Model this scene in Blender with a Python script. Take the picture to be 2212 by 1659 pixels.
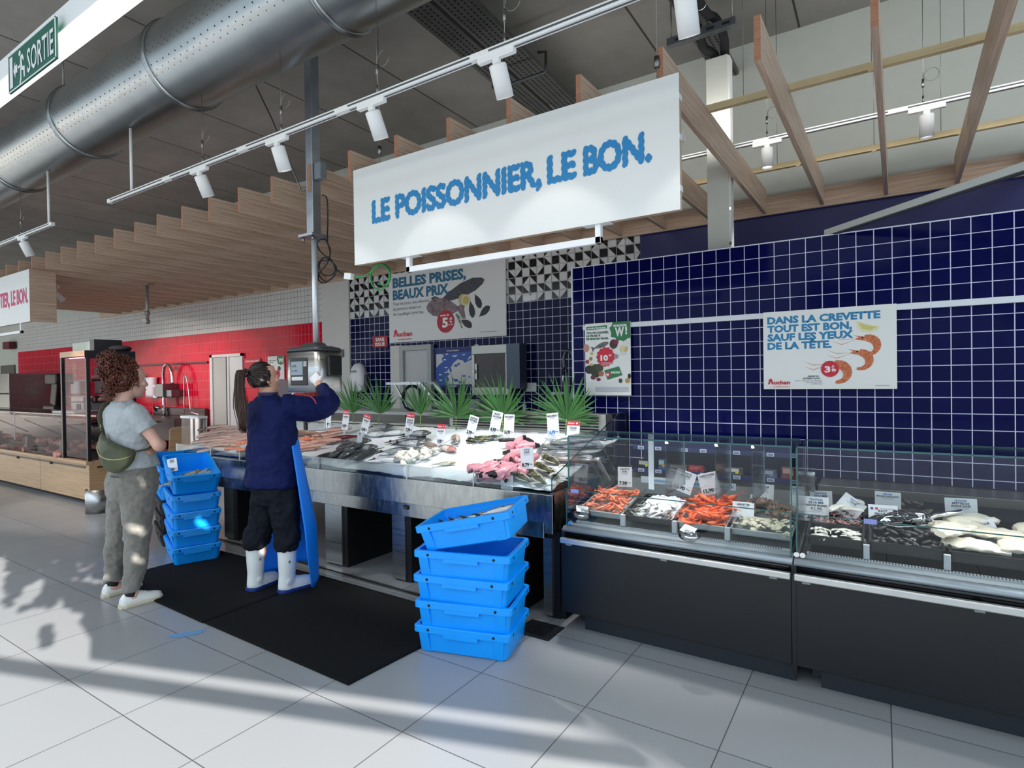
import bpy, bmesh, math, random
import numpy as np
from mathutils import Vector, Matrix, Euler, noise
for o in list(bpy.data.objects): bpy.data.objects.remove(o)
SC = bpy.context.scene
COL = SC.collection
PI = math.pi
rnd = random.Random(7)

# ------------------------------------------------------------------ camera, world, sun, exposure
FPX = 1237.08; YAW = -0.573007; PITCH = -0.00898; ROLL = -0.014138
CAM = Vector((2.2365, -4.4546, 1.5))
fwd = Vector((math.sin(YAW)*math.cos(PITCH), math.cos(YAW)*math.cos(PITCH), math.sin(PITCH)))
r0 = Vector((math.cos(YAW), -math.sin(YAW), 0)); u0 = r0.cross(fwd)
CR = math.cos(ROLL)*r0 + math.sin(ROLL)*u0; CU = -math.sin(ROLL)*r0 + math.cos(ROLL)*u0
cd = bpy.data.cameras.new('camera'); cam = bpy.data.objects.new('camera', cd); COL.objects.link(cam)
cd.sensor_fit = 'HORIZONTAL'; cd.sensor_width = 36.0; cd.lens = 36.0*FPX/2212.0
cd.clip_start = 0.05; cd.clip_end = 200
M = Matrix((CR, CU, -fwd)).transposed().to_4x4(); M.translation = CAM
cam.matrix_world = M
SC.camera = cam
def at(u, v, axis, val):
    """the point on the plane x/y/z = val seen at a place of the photograph (all planes are real surfaces of the shop)"""
    d = CR*((u-1106)/FPX) - CU*((v-829.5)/FPX) + fwd
    i = 'xyz'.index(axis); t = (val-CAM[i])/d[i]
    return CAM + d*t
def px(p):
    d = Vector(p)-CAM; c = d.dot(fwd)
    return 1106+FPX*d.dot(CR)/c, 829.5-FPX*d.dot(CU)/c

W = bpy.data.worlds.new('world'); SC.world = W; W.use_nodes = True
bg = W.node_tree.nodes['Background']; bg.inputs[0].default_value = (0.74, 0.88, 1.0, 1); bg.inputs[1].default_value = 1.0
_n = W.node_tree.nodes; _tc = _n.new('ShaderNodeTexCoord'); _sp = _n.new('ShaderNodeSeparateXYZ'); _mr = _n.new('ShaderNodeValToRGB')   # brighter towards the zenith, as under thin cloud
W.node_tree.links.new(_tc.outputs['Generated'], _sp.inputs[0]); W.node_tree.links.new(_sp.outputs[2], _mr.inputs[0]); W.node_tree.links.new(_mr.outputs[0], bg.inputs[1])
for _p, _v in ((0.0, 1.15), (0.9, 3.3)): (_mr.color_ramp.elements[0] if _p == 0 else _mr.color_ramp.elements[1]).position = _p; (_mr.color_ramp.elements[0] if _p == 0 else _mr.color_ramp.elements[1]).color = (_v, _v, _v, 1)
SUN_AZ = math.radians(158.5); SUN_EL = math.radians(20)
sun_dir = Vector((math.cos(SUN_AZ)*math.cos(SUN_EL), math.sin(SUN_AZ)*math.cos(SUN_EL), -math.sin(SUN_EL)))
sl = bpy.data.lights.new('sun', 'SUN'); sl.energy = 15.0; sl.angle = math.radians(0.35); sl.color = (1.0, 0.97, 0.93)
so = bpy.data.objects.new('sun', sl); COL.objects.link(so)
so.rotation_euler = sun_dir.to_track_quat('-Z', 'Y').to_euler(); so.location = (10, -8, 8)
vs = SC.view_settings
vs.view_transform = 'Standard'; vs.look = 'None'; vs.gamma = 1.0; vs.use_curve_mapping = False; vs.exposure = 0.0
SC.cycles.max_bounces = 10; SC.cycles.transparent_max_bounces = 24; SC.cycles.transmission_bounces = 8
SC.cycles.glossy_bounces = 5; SC.cycles.diffuse_bounces = 4; SC.cycles.caustics_reflective = False; SC.cycles.caustics_refractive = False
SC.cycles.sample_clamp_indirect = 6.0
def area(name, loc, rot, sx, sy, power, col=(1, 1, 1), spread=180):
    l = bpy.data.lights.new(name, 'AREA'); l.shape = 'RECTANGLE'; l.size = sx; l.size_y = sy; l.energy = power; l.color = col
    l.spread = math.radians(spread)
    o = bpy.data.objects.new(name, l); COL.objects.link(o); o.location = loc; o.rotation_euler = rot; return o

# unseen fill lamps added to brighten the ceiling, upper wall and cases
area('canopy_fill', (1.2, 0.2, 3.46), (math.radians(128), 0, 0), 6.0, .12, 20, (1, .98, .95))
for _x in (1.25, 2.55): area('case_fill', (_x, -1.33, 1.135), (math.radians(-32), 0, 0), 1.15, .03, 7, (1, .99, .97))  # added lamps that brighten the trays
area('canopy_fill', (-7.0, -0.2, 3.48), (PI, 0, 0), 7.0, .12, 8, (1, .86, .84))
area('ceiling_fill', (-2.0, -3.13, 3.53), (PI, 0, 0), 7.5, .08, 14, (1, .96, .94))  # added above the strip light to lift the ceiling
# ------------------------------------------------------------------ materials
def lin(c):
    if isinstance(c, str):
        c = tuple(int(c[i:i+2], 16)/255 for i in (0, 2, 4))
    return tuple((x/12.92 if x <= 0.04045 else ((x+0.055)/1.055)**2.4) for x in c)
MC = {}
def mat(name, col, rough=0.5, metal=0.0, var=0.0, vscale=8.0, bump=0.0, bscale=40.0, spec=0.5, stretch=None, alpha=1.0, emit=None, estr=0.0,
        col2=None, sss=0.0, coat=0.0, sheen=0.0, rvar=0.0):
    if name in MC: return MC[name]
    m = bpy.data.materials.new(name); m.use_nodes = True; MC[name] = m
    nt = m.node_tree; b = nt.nodes['Principled BSDF']
    c = lin(col); b.inputs['Base Color'].default_value = (*c, 1)
    b.inputs['Roughness'].default_value = rough; b.inputs['Metallic'].default_value = metal
    b.inputs['Specular IOR Level'].default_value = spec
    if coat: b.inputs['Coat Weight'].default_value = coat
    if sheen: b.inputs['Sheen Weight'].default_value = sheen
    if sss: b.inputs['Subsurface Weight'].default_value = sss; b.inputs['Subsurface Scale'].default_value = 0.02
    if alpha < 1: b.inputs['Alpha'].default_value = alpha
    if emit: b.inputs['Emission Color'].default_value = (*lin(emit), 1); b.inputs['Emission Strength'].default_value = estr
    if var or col2 or bump or rvar:
        tc = nt.nodes.new('ShaderNodeTexCoord'); mp = nt.nodes.new('ShaderNodeMapping')
        nt.links.new(tc.outputs['Object'], mp.inputs['Vector'])
        if stretch: mp.inputs['Scale'].default_value = stretch
        if var or col2:
            nz = nt.nodes.new('ShaderNodeTexNoise'); nz.inputs['Scale'].default_value = vscale; nz.inputs['Detail'].default_value = 6
            nt.links.new(mp.outputs[0], nz.inputs['Vector'])
            rp = nt.nodes.new('ShaderNodeValToRGB'); nt.links.new(nz.outputs['Fac'], rp.inputs[0])
            c2 = lin(col2) if col2 else tuple(x*(1-var) for x in c)
            c1 = c if col2 else tuple(min(1, x*(1+var)) for x in c)
            rp.color_ramp.elements[0].color = (*c2, 1); rp.color_ramp.elements[1].color = (*c1, 1)
            rp.color_ramp.elements[0].position = 0.32; rp.color_ramp.elements[1].position = 0.68
            nt.links.new(rp.outputs[0], b.inputs['Base Color'])
            if rvar:
                mr = nt.nodes.new('ShaderNodeMapRange'); nt.links.new(nz.outputs['Fac'], mr.inputs[0])
                mr.inputs[3].default_value = rough-rvar; mr.inputs[4].default_value = rough+rvar
                nt.links.new(mr.outputs[0], b.inputs['Roughness'])
        if bump:
            n2 = nt.nodes.new('ShaderNodeTexNoise'); n2.inputs['Scale'].default_value = bscale; n2.inputs['Detail'].default_value = 4
            nt.links.new(mp.outputs[0], n2.inputs['Vector'])
            bp = nt.nodes.new('ShaderNodeBump'); bp.inputs['Strength'].default_value = bump; bp.inputs['Distance'].default_value = 0.01
            nt.links.new(n2.outputs['Fac'], bp.inputs['Height']); nt.links.new(bp.outputs[0], b.inputs['Normal'])
    return m
def glass(name, tint=(0.975, 0.99, 0.988), refl=0.9, rough=0.0):
    """clear pane: mostly transmits, reflects by its Fresnel"""
    if name in MC: return MC[name]
    m = bpy.data.materials.new(name); m.use_nodes = True; MC[name] = m; nt = m.node_tree
    for n in list(nt.nodes): nt.nodes.remove(n)
    out = nt.nodes.new('ShaderNodeOutputMaterial'); mx = nt.nodes.new('ShaderNodeMixShader')
    tr = nt.nodes.new('ShaderNodeBsdfTransparent'); tr.inputs[0].default_value = (*tint, 1)
    gl = nt.nodes.new('ShaderNodeBsdfGlossy'); gl.inputs['Roughness'].default_value = rough
    fr = nt.nodes.new('ShaderNodeFresnel'); fr.inputs[0].default_value = 1.5
    mu = nt.nodes.new('ShaderNodeMath'); mu.operation = 'MULTIPLY'; mu.inputs[1].default_value = refl
    nt.links.new(fr.outputs[0], mu.inputs[0]); nt.links.new(mu.outputs[0], mx.inputs[0])
    nt.links.new(tr.outputs[0], mx.inputs[1]); nt.links.new(gl.outputs[0], mx.inputs[2]); nt.links.new(mx.outputs[0], out.inputs[0])
    return m
def tile_mat(name, axes, T, off, gw, col, grout, rough=0.15, var=0.08, offset_row=False, bump=0.25, nvar=0.0, nscale=3.0, grough=0.7, spec=0.5):
    """a square or oblong tile grid along two object axes"""
    m = bpy.data.materials.new(name); m.use_nodes = True; nt = m.node_tree; b = nt.nodes['Principled BSDF']
    L = nt.links.new; b.inputs['Specular IOR Level'].default_value = spec
    tc = nt.nodes.new('ShaderNodeTexCoord'); sp = nt.nodes.new('ShaderNodeSeparateXYZ'); L(tc.outputs['Object'], sp.inputs[0])
    def mth(op, a, c=None):
        n = nt.nodes.new('ShaderNodeMath'); n.operation = op
        if hasattr(a, 'is_linked') or hasattr(a, 'links'): L(a, n.inputs[0])
        else: n.inputs[0].default_value = a
        if c is not None:
            if hasattr(c, 'links'): L(c, n.inputs[1])
            else: n.inputs[1].default_value = c
        return n.outputs[0]
    ms = []; cells = []
    for k in (0, 1):
        s = mth('DIVIDE', mth('SUBTRACT', sp.outputs['XYZ'.index(axes[k])], off[k]), T[k])
        fl = mth('FLOOR', s); fr = mth('SUBTRACT', s, fl); cells.append(fl)
        d = mth('ABSOLUTE', mth('SUBTRACT', fr, 0.5))
        g = mth('GREATER_THAN', d, 0.5-gw[k]/2/T[k]); ms.append(g)
    mask = mth('MAXIMUM', ms[0], ms[1])
    cb = nt.nodes.new('ShaderNodeCombineXYZ'); L(cells[0], cb.inputs[0]); L(cells[1], cb.inputs[1])
    wn = nt.nodes.new('ShaderNodeTexWhiteNoise'); wn.noise_dimensions = '2D'; L(cb.outputs[0], wn.inputs['Vector'])
    c = lin(col); g = lin(grout)
    rp = nt.nodes.new('ShaderNodeMix'); rp.data_type = 'RGBA'; L(wn.outputs['Value'], rp.inputs[0])
    rp.inputs[6].default_value = (*[x*(1-var) for x in c], 1); rp.inputs[7].default_value = (*[min(1, x*(1+var)) for x in c], 1)
    colout = rp.outputs[2]
    if nvar:
        nz = nt.nodes.new('ShaderNodeTexNoise'); nz.inputs['Scale'].default_value = nscale; nz.inputs['Detail'].default_value = 4; nz.inputs['Roughness'].default_value = 0.6
        L(tc.outputs['Object'], nz.inputs['Vector'])
        mr = nt.nodes.new('ShaderNodeMapRange'); L(nz.outputs['Fac'], mr.inputs[0]); mr.inputs[1].default_value = .3; mr.inputs[2].default_value = .7; mr.inputs[3].default_value = 1-nvar; mr.inputs[4].default_value = 1+nvar
        mm = nt.nodes.new('ShaderNodeVectorMath'); mm.operation = 'SCALE'; L(colout, mm.inputs[0]); L(mr.outputs[0], mm.inputs[3]); colout = mm.outputs[0]
        mr2 = nt.nodes.new('ShaderNodeMapRange'); L(nz.outputs['Fac'], mr2.inputs[0]); mr2.inputs[3].default_value = rough-.04; mr2.inputs[4].default_value = rough+.05
    mx = nt.nodes.new('ShaderNodeMix'); mx.data_type = 'RGBA'; L(mask, mx.inputs[0]); L(colout, mx.inputs[6]); mx.inputs[7].default_value = (*g, 1)
    L(mx.outputs[2], b.inputs['Base Color'])
    r = nt.nodes.new('ShaderNodeMix'); r.data_type = 'FLOAT'; L(mask, r.inputs[0]); r.inputs[2].default_value = rough; r.inputs[3].default_value = grough
    if nvar: L(mr2.outputs[0], r.inputs[2])
    L(r.outputs[0], b.inputs['Roughness'])
    if bump:
        bp = nt.nodes.new('ShaderNodeBump'); bp.invert = True; bp.inputs['Strength'].default_value = bump; bp.inputs['Distance'].default_value = 0.003
        L(mask, bp.inputs['Height']); L(bp.outputs[0], b.inputs['Normal'])
    return m
def wood(name, c1, c2, axis='y', rough=0.45):
    st = {'y': (14, 0.5, 14), 'x': (0.5, 14, 14), 'z': (14, 14, .5)}[axis]
    return mat(name, c1, rough, col2=c2, vscale=5.0, stretch=st, bump=0.06, bscale=6)

# ------------------------------------------------------------------ mesh builder
def frame(d):
    d = Vector(d).normalized(); a = Vector((0, 0, 1)) if abs(d.z) < 0.95 else Vector((1, 0, 0))
    x = a.cross(d).normalized(); return x, d.cross(x).normalized(), d
class MB:
    def __init__(s): s.v = []; s.f = []; s.m = []; s.k = []; s.cur = 0; s.sm = False
    def mi(s, i): s.cur = i; return s
    def add(s, vs_, fs, smooth=None):
        n = len(s.v); s.v += [tuple(p) for p in vs_]
        sm = s.sm if smooth is None else smooth
        for f in fs: s.f.append(tuple(i+n for i in f)); s.m.append(s.cur); s.k.append(sm)
        return s
    def box(s, x0, x1, y0, y1, z0, z1, M=None):
        p = [Vector((x, y, z)) for x in (x0, x1) for y in (y0, y1) for z in (z0, z1)]
        if M is not None: p = [M @ q for q in p]
        return s.add(p, [(0, 1, 3, 2), (4, 6, 7, 5), (0, 4, 5, 1), (2, 3, 7, 6), (0, 2, 6, 4), (1, 5, 7, 3)], False)
    def bar(s, a, b, w, h, up=(0, 0, 1)):
        a = Vector(a); b = Vector(b); d = (b-a).normalized(); u = Vector(up); x = d.cross(u)
        if x.length < 1e-4: x = d.cross(Vector((1, 0, 0)))
        x.normalize(); y = x.cross(d)
        p = [c + x*(i*w/2) + y*(j*h/2) for c in (a, b) for i, j in ((-1, -1), (1, -1), (1, 1), (-1, 1))]
        return s.add(p, [(0, 1, 2, 3), (7, 6, 5, 4), (0, 4, 5, 1), (1, 5, 6, 2), (2, 6, 7, 3), (3, 7, 4, 0)], False)
    def rings(s, rs, closed=False, cap=True, smooth=True):
        n = len(rs[0]); vs_ = [p for r in rs for p in r]; fs = []
        m = len(rs)
        for i in range(m if closed else m-1):
            a = i*n; b = ((i+1) % m)*n
            for j in range(n):
                k = (j+1) % n; fs.append((a+j, a+k, b+k, b+j))
        s.add(vs_, fs, smooth)
        if cap and not closed:
            base = len(s.v)-len(vs_)
            s.f.append(tuple(base+j for j in reversed(range(n)))); s.m.append(s.cur); s.k.append(False)
            s.f.append(tuple(base+(m-1)*n+j for j in range(n))); s.m.append(s.cur); s.k.append(False)
        return s
    def cyl(s, a, b, r0, r1=None, n=16, cap=True, smooth=True):
        r1 = r0 if r1 is None else r1; a = Vector(a); b = Vector(b); x, y, d = frame(b-a)
        rs = [[c + x*(r*math.cos(t*2*PI/n)) + y*(r*math.sin(t*2*PI/n)) for t in range(n)] for c, r in ((a, r0), (b, r1))]
        return s.rings(rs, False, cap, smooth)
    def tube(s, pts, r, n=8, closed=False, cap=True):
        pts = [Vector(p) for p in pts]; m = len(pts); rs = []
        rr = r if isinstance(r, list) else [r]*m
        prev = None
        for i, p in enumerate(pts):
            if closed: t = pts[(i+1) % m]-pts[i-1]
            else: t = pts[min(i+1, m-1)]-pts[max(i-1, 0)]
            if t.length < 1e-9: t = Vector((0, 0, 1))
            t.normalize()
            if prev is None: x, y, _ = frame(t)
            else:
                x = prev - t*prev.dot(t)
                x = x.normalized() if x.length > 1e-6 else frame(t)[0]
                y = t.cross(x)
            prev = x; q = rr[i]; qa, qb = q if isinstance(q, (list, tuple)) else (q, q)
            rs.append([p + x*(qa*math.cos(k*2*PI/n)) + y*(qb*math.sin(k*2*PI/n)) for k in range(n)])
        return s.rings(rs, closed, cap, True)
    def ell(s, c, rx, ry, rz, n=12, m=8, M=None):
        c = Vector(c); rs = []
        for i in range(1, m):
            a = PI*i/m
            rs.append([Vector((rx*math.sin(a)*math.cos(2*PI*j/n), ry*math.sin(a)*math.sin(2*PI*j/n), rz*math.cos(a))) for j in range(n)])
        top = Vector((0, 0, rz)); bot = Vector((0, 0, -rz)); vs_ = [top]+[p for r in rs for p in r]+[bot]
        if M is not None: vs_ = [M @ p for p in vs_]
        vs_ = [c+p for p in vs_]; fs = []
        for j in range(n):
            k = (j+1) % n; fs.append((0, 1+j, 1+k)); e = 1+(m-2)*n
            fs.append((e+k, e+j, len(vs_)-1))
            for i in range(m-2): fs.append((1+i*n+j, 1+(i+1)*n+j, 1+(i+1)*n+k, 1+i*n+k))
        return s.add(vs_, fs, True)
    def lathe(s, prof, c=(0, 0, 0), n=20, cap=False):
        c = Vector(c)
        return s.rings([[c+Vector((r*math.cos(2*PI*j/n), r*math.sin(2*PI*j/n), z)) for j in range(n)] for r, z in prof], False, cap, True)
    def poly(s, pts, o, u, v, depth=0.0):
        """flat polygon (2d points) in the u,v plane at o, optionally thick towards -n"""
        o = Vector(o); u = Vector(u); v = Vector(v); w = u.cross(v).normalized()
        a = [o+u*x+v*y for x, y in pts]; n = len(a)
        if depth == 0: return s.add(a, [tuple(range(n))], False)
        b = [p-w*depth for p in a]
        return s.add(a+b, [tuple(range(n)), tuple(range(2*n-1, n-1, -1))]+[(i, i+n, (i+1) % n+n, (i+1) % n) for i in range(n)], False)
    def text(s, txt, o, u, v, h=None, w=None, bold=0.0, align='l', depth=0.0015, wavy=0.0, sx=1.0):
        vs_, fs, (x0, x1, y1) = text_geo(txt, bold, wavy)
        k = 1.0
        if h: k = h/0.73
        kx = k*sx
        if w: kx = w/max(1e-6, x1-x0); k = k if h else kx
        u = Vector(u).normalized(); v = Vector(v).normalized(); nn = u.cross(v); o = Vector(o)
        sh = {'l': x0, 'c': (x0+x1)/2, 'r': x1}[align]
        if wavy and bold:
            for q in range(8):
                a_ = q*PI/4; s.add([o+u*((p[0]-sh+bold*math.cos(a_))*kx)+v*((p[1]+bold*math.sin(a_))*k)+nn*(depth+.00008*q) for p in vs_], fs, False)
            return s
        return s.add([o+u*((p[0]-sh)*kx)+v*(p[1]*k)+nn*depth for p in vs_], fs, False)
    def build(s, name, mats, parent=None, rel=True, mod=None, bevel=0.0, seg=2):
        me = bpy.data.meshes.new(name)
        off = Vector((0, 0, 0))
        if parent is not None and not rel:
            off = world_loc(parent)
        me.from_pydata([tuple(Vector(p)-off) for p in s.v], [], s.f)
        if not isinstance(mats, (list, tuple)): mats = [mats]
        for m in mats: me.materials.append(m)
        me.polygons.foreach_set('material_index', s.m); me.polygons.foreach_set('use_smooth', s.k); me.update()
        o = bpy.data.objects.new(name, me); COL.objects.link(o)
        if parent is not None: o.parent = parent
        if bevel:
            b = o.modifiers.new('bevel', 'BEVEL'); b.width = bevel; b.segments = seg; b.limit_method = 'ANGLE'; b.angle_limit = math.radians(40)
        return o
def world_loc(o):
    p = Vector((0, 0, 0))
    while o is not None: p = p+o.location; o = o.parent
    return p
TG = {}
def text_geo(txt, bold, wavy):
    key = (txt, bold, wavy)
    if key in TG: return TG[key]
    c = bpy.data.curves.new('t', 'FONT'); c.body = txt; c.size = 1.0; c.resolution_u = 2; c.offset = bold
    if wavy: c.resolution_u = 5
    o = bpy.data.objects.new('t', c); COL.objects.link(o)
    dg = bpy.context.evaluated_depsgraph_get(); dg.update()
    me = bpy.data.meshes.new_from_object(o.evaluated_get(dg))
    if wavy:
        loops = []
        c.offset = 0.0
        bpy.ops.object.select_all(action='DESELECT'); o.select_set(True); bpy.context.view_layer.objects.active = o
        bpy.ops.object.convert(target='CURVE')
        for sp0 in o.data.splines:
            B = sp0.bezier_points; l = []
            for i in range(len(B)):
                p, q = B[i], B[(i+1) % len(B)]
                l += [v_.to_2d() for v_ in __import__('mathutils').geometry.interpolate_bezier(p.co, p.handle_right, q.handle_left, q.co, 9)[:-1]]
            l = [l[i] for i in range(len(l)) if (l[i]-l[i-1]).length > 1e-5]
            if len(l) > 2: loops.append(l)
        cu = bpy.data.curves.new('w', 'CURVE'); cu.dimensions = '2D'; cu.fill_mode = 'BOTH'
        ar = lambda l: sum(l[i-1].x*l[i].y-l[i].x*l[i-1].y for i in range(len(l)))
        sg = 1 if max((ar(l) for l in loops), key=abs) > 0 else -1
        for l in loops:
            L = sum((l[i]-l[i-1]).length for i in range(len(l))); nw = max(4, round(L/0.19)); ns = nw*6
            pts = []; acc = 0; i = 0; cum = [0]
            for k in range(len(l)): cum.append(cum[-1]+(l[(k+1) % len(l)]-l[k]).length)
            for k in range(ns):
                t = L*k/ns
                while cum[i+1] < t: i += 1
                f = (t-cum[i])/max(1e-9, cum[i+1]-cum[i]); pts.append(l[i].lerp(l[(i+1) % len(l)], f))
            out = []
            for k in range(ns):
                e = (pts[(k+1) % ns]-pts[k-1]).normalized(); q = Vector((e.y, -e.x))*sg; nx_ = (pts[(k+1) % ns]-pts[k]).normalized(); pv = (pts[k]-pts[k-1]).normalized()
                out.append(pts[k]+q*(wavy*math.cos(2*PI*nw*k/ns)))
            pts = out
            sp = cu.splines.new('POLY'); sp.points.add(len(pts)-1); sp.use_cyclic_u = True
            for k, q in enumerate(pts): sp.points[k].co = (q.x, q.y, 0, 1)
        o2 = bpy.data.objects.new('w', cu); COL.objects.link(o2); dg = bpy.context.evaluated_depsgraph_get(); dg.update()
        me2 = bpy.data.meshes.new_from_object(o2.evaluated_get(dg)); bpy.data.objects.remove(o2); bpy.data.curves.remove(cu)
        bpy.data.meshes.remove(me); me = me2
    vs_ = [v.co.copy() for v in me.vertices]; fs = [tuple(p.vertices) for p in me.polygons]
    # faces towards +z
    if fs and sum(p.normal.z for p in me.polygons) < 0: fs = [tuple(reversed(f)) for f in fs]
    dd = o.data; bpy.data.objects.remove(o)
    if dd.users == 0: bpy.data.curves.remove(dd)
    bpy.data.meshes.remove(me)
    xs = [v.x for v in vs_] or [0, 1]; ys = [v.y for v in vs_] or [0, 1]
    TG[key] = (vs_, fs, (min(xs), max(xs), max(ys))); return TG[key]
def tag(o, label=None, cat=None, group=None, kind=None):
    if label: o['label'] = label
    if cat: o['category'] = cat
    if group: o['group'] = group
    if kind: o['kind'] = kind
    return o
def thing(name, label, cat, loc=(0, 0, 0), rotz=0.0, group=None):
    o = bpy.data.objects.new(name, None); COL.objects.link(o); o.location = loc; o.rotation_euler = (0, 0, rotz); o.empty_display_size = 0.1
    return tag(o, label, cat, group)
def struct(o): o['kind'] = 'structure'; return o
def dup(root, loc=None, rot=None, scale=None, label=None, group=None):
    r = root.copy(); COL.objects.link(r)
    if loc is not None: r.location = loc
    if rot is not None: r.rotation_euler = rot
    if scale is not None: r.scale = (scale,)*3 if not hasattr(scale, '__len__') else scale
    if label: r['label'] = label
    if group: r['group'] = group
    for ch in list(root.children):
        c = ch.copy(); COL.objects.link(c); c.parent = r
        for g in list(ch.children):
            d = g.copy(); COL.objects.link(d); d.parent = c
    return r
# ------------------------------------------------------------------ the setting
WALL = (0, 1, 0)
FT = tile_mat('floor_tile', 'XY', (0.585, 0.575), (0.507, -1.527), (0.005, 0.005), '979899', '4c4b4a', rough=0.26, var=0.04, bump=0.1, nvar=0.0)
RED_T = tile_mat('red_tile', 'XZ', (0.09, 0.18), (-5.22, 2.45), (0.005, 0.005), 'd3082f', 'd9808c', rough=0.14, var=0.08, spec=.10)
WHITE_T = tile_mat('white_tile', 'XZ', (0.09, 0.09), (-5.22, 2.45), (0.006, 0.006), 'dcd9d4', '77736f', rough=0.15, var=0.03, spec=.3)
NAVY_T = tile_mat('navy_tile', 'XZ', (0.1035, 0.1035), (-4.59, 2.447), (0.007, 0.007), '0b0f3c', 'c9c8dc', rough=0.12, var=0.12, spec=.10)
NAVY_N = tile_mat('navy_tile_front', 'XZ', (0.1, 0.1), (0.0, 2.446), (0.0055, 0.0048), '080d46', 'd6d5ea', rough=0.10, var=0.12, spec=.09)
CEIL_T = tile_mat('ceiling_concrete', 'XY', (1.25, 60.0), (0.36, 20.0), (0.02, 0.001), '8a8782', '3c3936', rough=0.9, var=0.04, bump=0.3, nvar=0.16, nscale=1.6)
BLUE_P = mat('navy_paint', '14195c', 0.45)
GREY_P = mat('grey_green_paint', 'c3c6bd', 0.8, var=0.02)
BEIGE_P = mat('beige_panel', 'd3d0c8', 0.6, var=0.02)
DARK = mat('dark_void', '17161a', 0.8)
WHITE = mat('white_paint', 'f2f2f0', 0.45)
STEEL = mat('brushed_steel', 'b9bab8', 0.30, 1.0, var=0.10, vscale=3, rvar=0.08, bump=0.03, bscale=8, stretch=(1, 6, 30))
STEELM = mat('stained_steel', 'b8b7b2', 0.26, 1.0, var=0.16, vscale=7, rvar=0.12, stretch=(4, 4, 1.2))
GALV = mat('galvanised_steel', 'a0a5a6', 0.30, 1.0, var=0.10, vscale=2.5, rvar=0.07)
GALVD = mat('galvanised_tray', '6d6f6e', 0.5, 0.8, var=0.1)
CHROME = mat('chrome', 'e6e6e6', 0.08, 1.0)
BLACK = mat('black_plastic', '111214', 0.45)
BLACKM = mat('black_cabinet', '0a0c11', 0.36, var=0.35, vscale=3, bump=0.03, bscale=5, rvar=0.1)
GREYP = mat('grey_plastic', '8e9094', 0.5)
WHITEP = mat('white_plastic', 'e9e9ea', 0.4)
GLASS = glass('clear_glass', refl=0.5)
GLASSE = glass('glass_edge', tint=(0.25, 0.55, 0.52), refl=0.6)
PLEXI = glass('plexiglass', tint=(0.90, 0.94, 0.95), refl=0.7, rough=0.08)
def S(name, f, m, **k):
    b = MB(); f(b); return struct(b.build(name, m, **k))
S('floor', lambda b: b.box(-30, 14, -14, 1.75, -0.1, 0), FT)
S('ceiling', lambda b: b.box(-30, 4.4, -5.9, 1.75, 4.77, 4.95), CEIL_T)
# back wall and its claddings
S('wall_back', lambda b: (b.box(-30, 4.4, 1.6, 1.75, 0, 4.77)), GREY_P)
S('trim_1', lambda b: b.box(-18.25, -5.22, 1.588, 1.6, 0, 2.45), RED_T)
S('trim_2', lambda b: b.box(-18.25, -5.22, 1.588, 1.6, 2.45, 3.16), WHITE_T)
S('trim_3', lambda b: b.box(-5.22, -4.59, 1.56, 1.6, 0, 3.16), BEIGE_P, bevel=.004)
S('trim_4', lambda b: b.box(-4.59, 0.6, 1.588, 1.6, 0, 2.447), NAVY_T)
S('trim_5', lambda b: b.box(0.03, 4.4, 1.59, 1.6, 1.2, 3.13), BLUE_P)
def pattern(b):
    T = 0.1035; g = 0.0035; y = 1.583
    b.mi(0).box(-4.59, 0.03, 1.588, 1.6, 2.447, 2.447+7*T)
    rows = [['UL', 'UR', 'B'], ['LL', 'FU', 'UR'], ['B', 'LL', 'LR']]
    for r in range(7):
        for c in range(45):
            x0 = -4.59+c*T+g; x1 = x0+T-2*g
            if x1 > 0.03: x1 = 0.03
            z1 = 2.447+(7-r)*T-g; z0 = z1-T+2*g
            k = rows[(r+2) % 3][c % 3]
            q = {'UL': (x0, z1), 'UR': (x1, z1), 'LL': (x0, z0), 'LR': (x1, z0)}
            tri = {'UL': ('LL', 'UR', 'UL'), 'UR': ('UL', 'LR', 'UR'), 'LL': ('LL', 'LR', 'UL'), 'LR': ('LL', 'LR', 'UR')}
            opp = {'UL': 'LR', 'UR': 'LL', 'LL': 'UR', 'LR': 'UL'}
            P = lambda n: Vector((q[n][0], y, q[n][1]))
            def T3(n, m_, sh=0.0):
                a = [P(i) for i in tri[n]]
                if sh:
                    ce = sum(a, Vector())/3; a = [ce+(p-ce)*(1-sh) for p in a]
                b.mi(m_).add(a, [(0, 1, 2)], False)
            if k == 'B': b.mi(1).add([P('LL'), P('LR'), P('UR'), P('UL')], [(0, 1, 2, 3)], False)
            elif k == 'FU': T3('UL', 2, .06); T3('LR', 2, .06)
            else: T3(k, 2, .05); T3(opp[k], 1, .05)
pb = MB(); pattern(pb)
struct(pb.build('trim_6', [mat('tile_grout', 'aeadaa', .7), mat('pattern_white', 'd8d7d4', .2), mat('pattern_black', '0d0e16', .15)]))
# the partition in front of it, with its white poster rail
def part_wall(b):
    b.mi(0).box(0.0, 4.4, 0.0, 0.12, 0, 2.446)
    b.mi(1).box(-0.012, 0.0, -0.006, 0.13, 0, 2.452)
    b.mi(1).box(-0.012, 4.4, 0.0, 0.13, 2.446, 2.452)
pb = MB(); part_wall(pb); struct(pb.build('wall_right', [NAVY_N, mat('tile_edge_trim', 'e4e6ee', .35)]))
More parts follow.
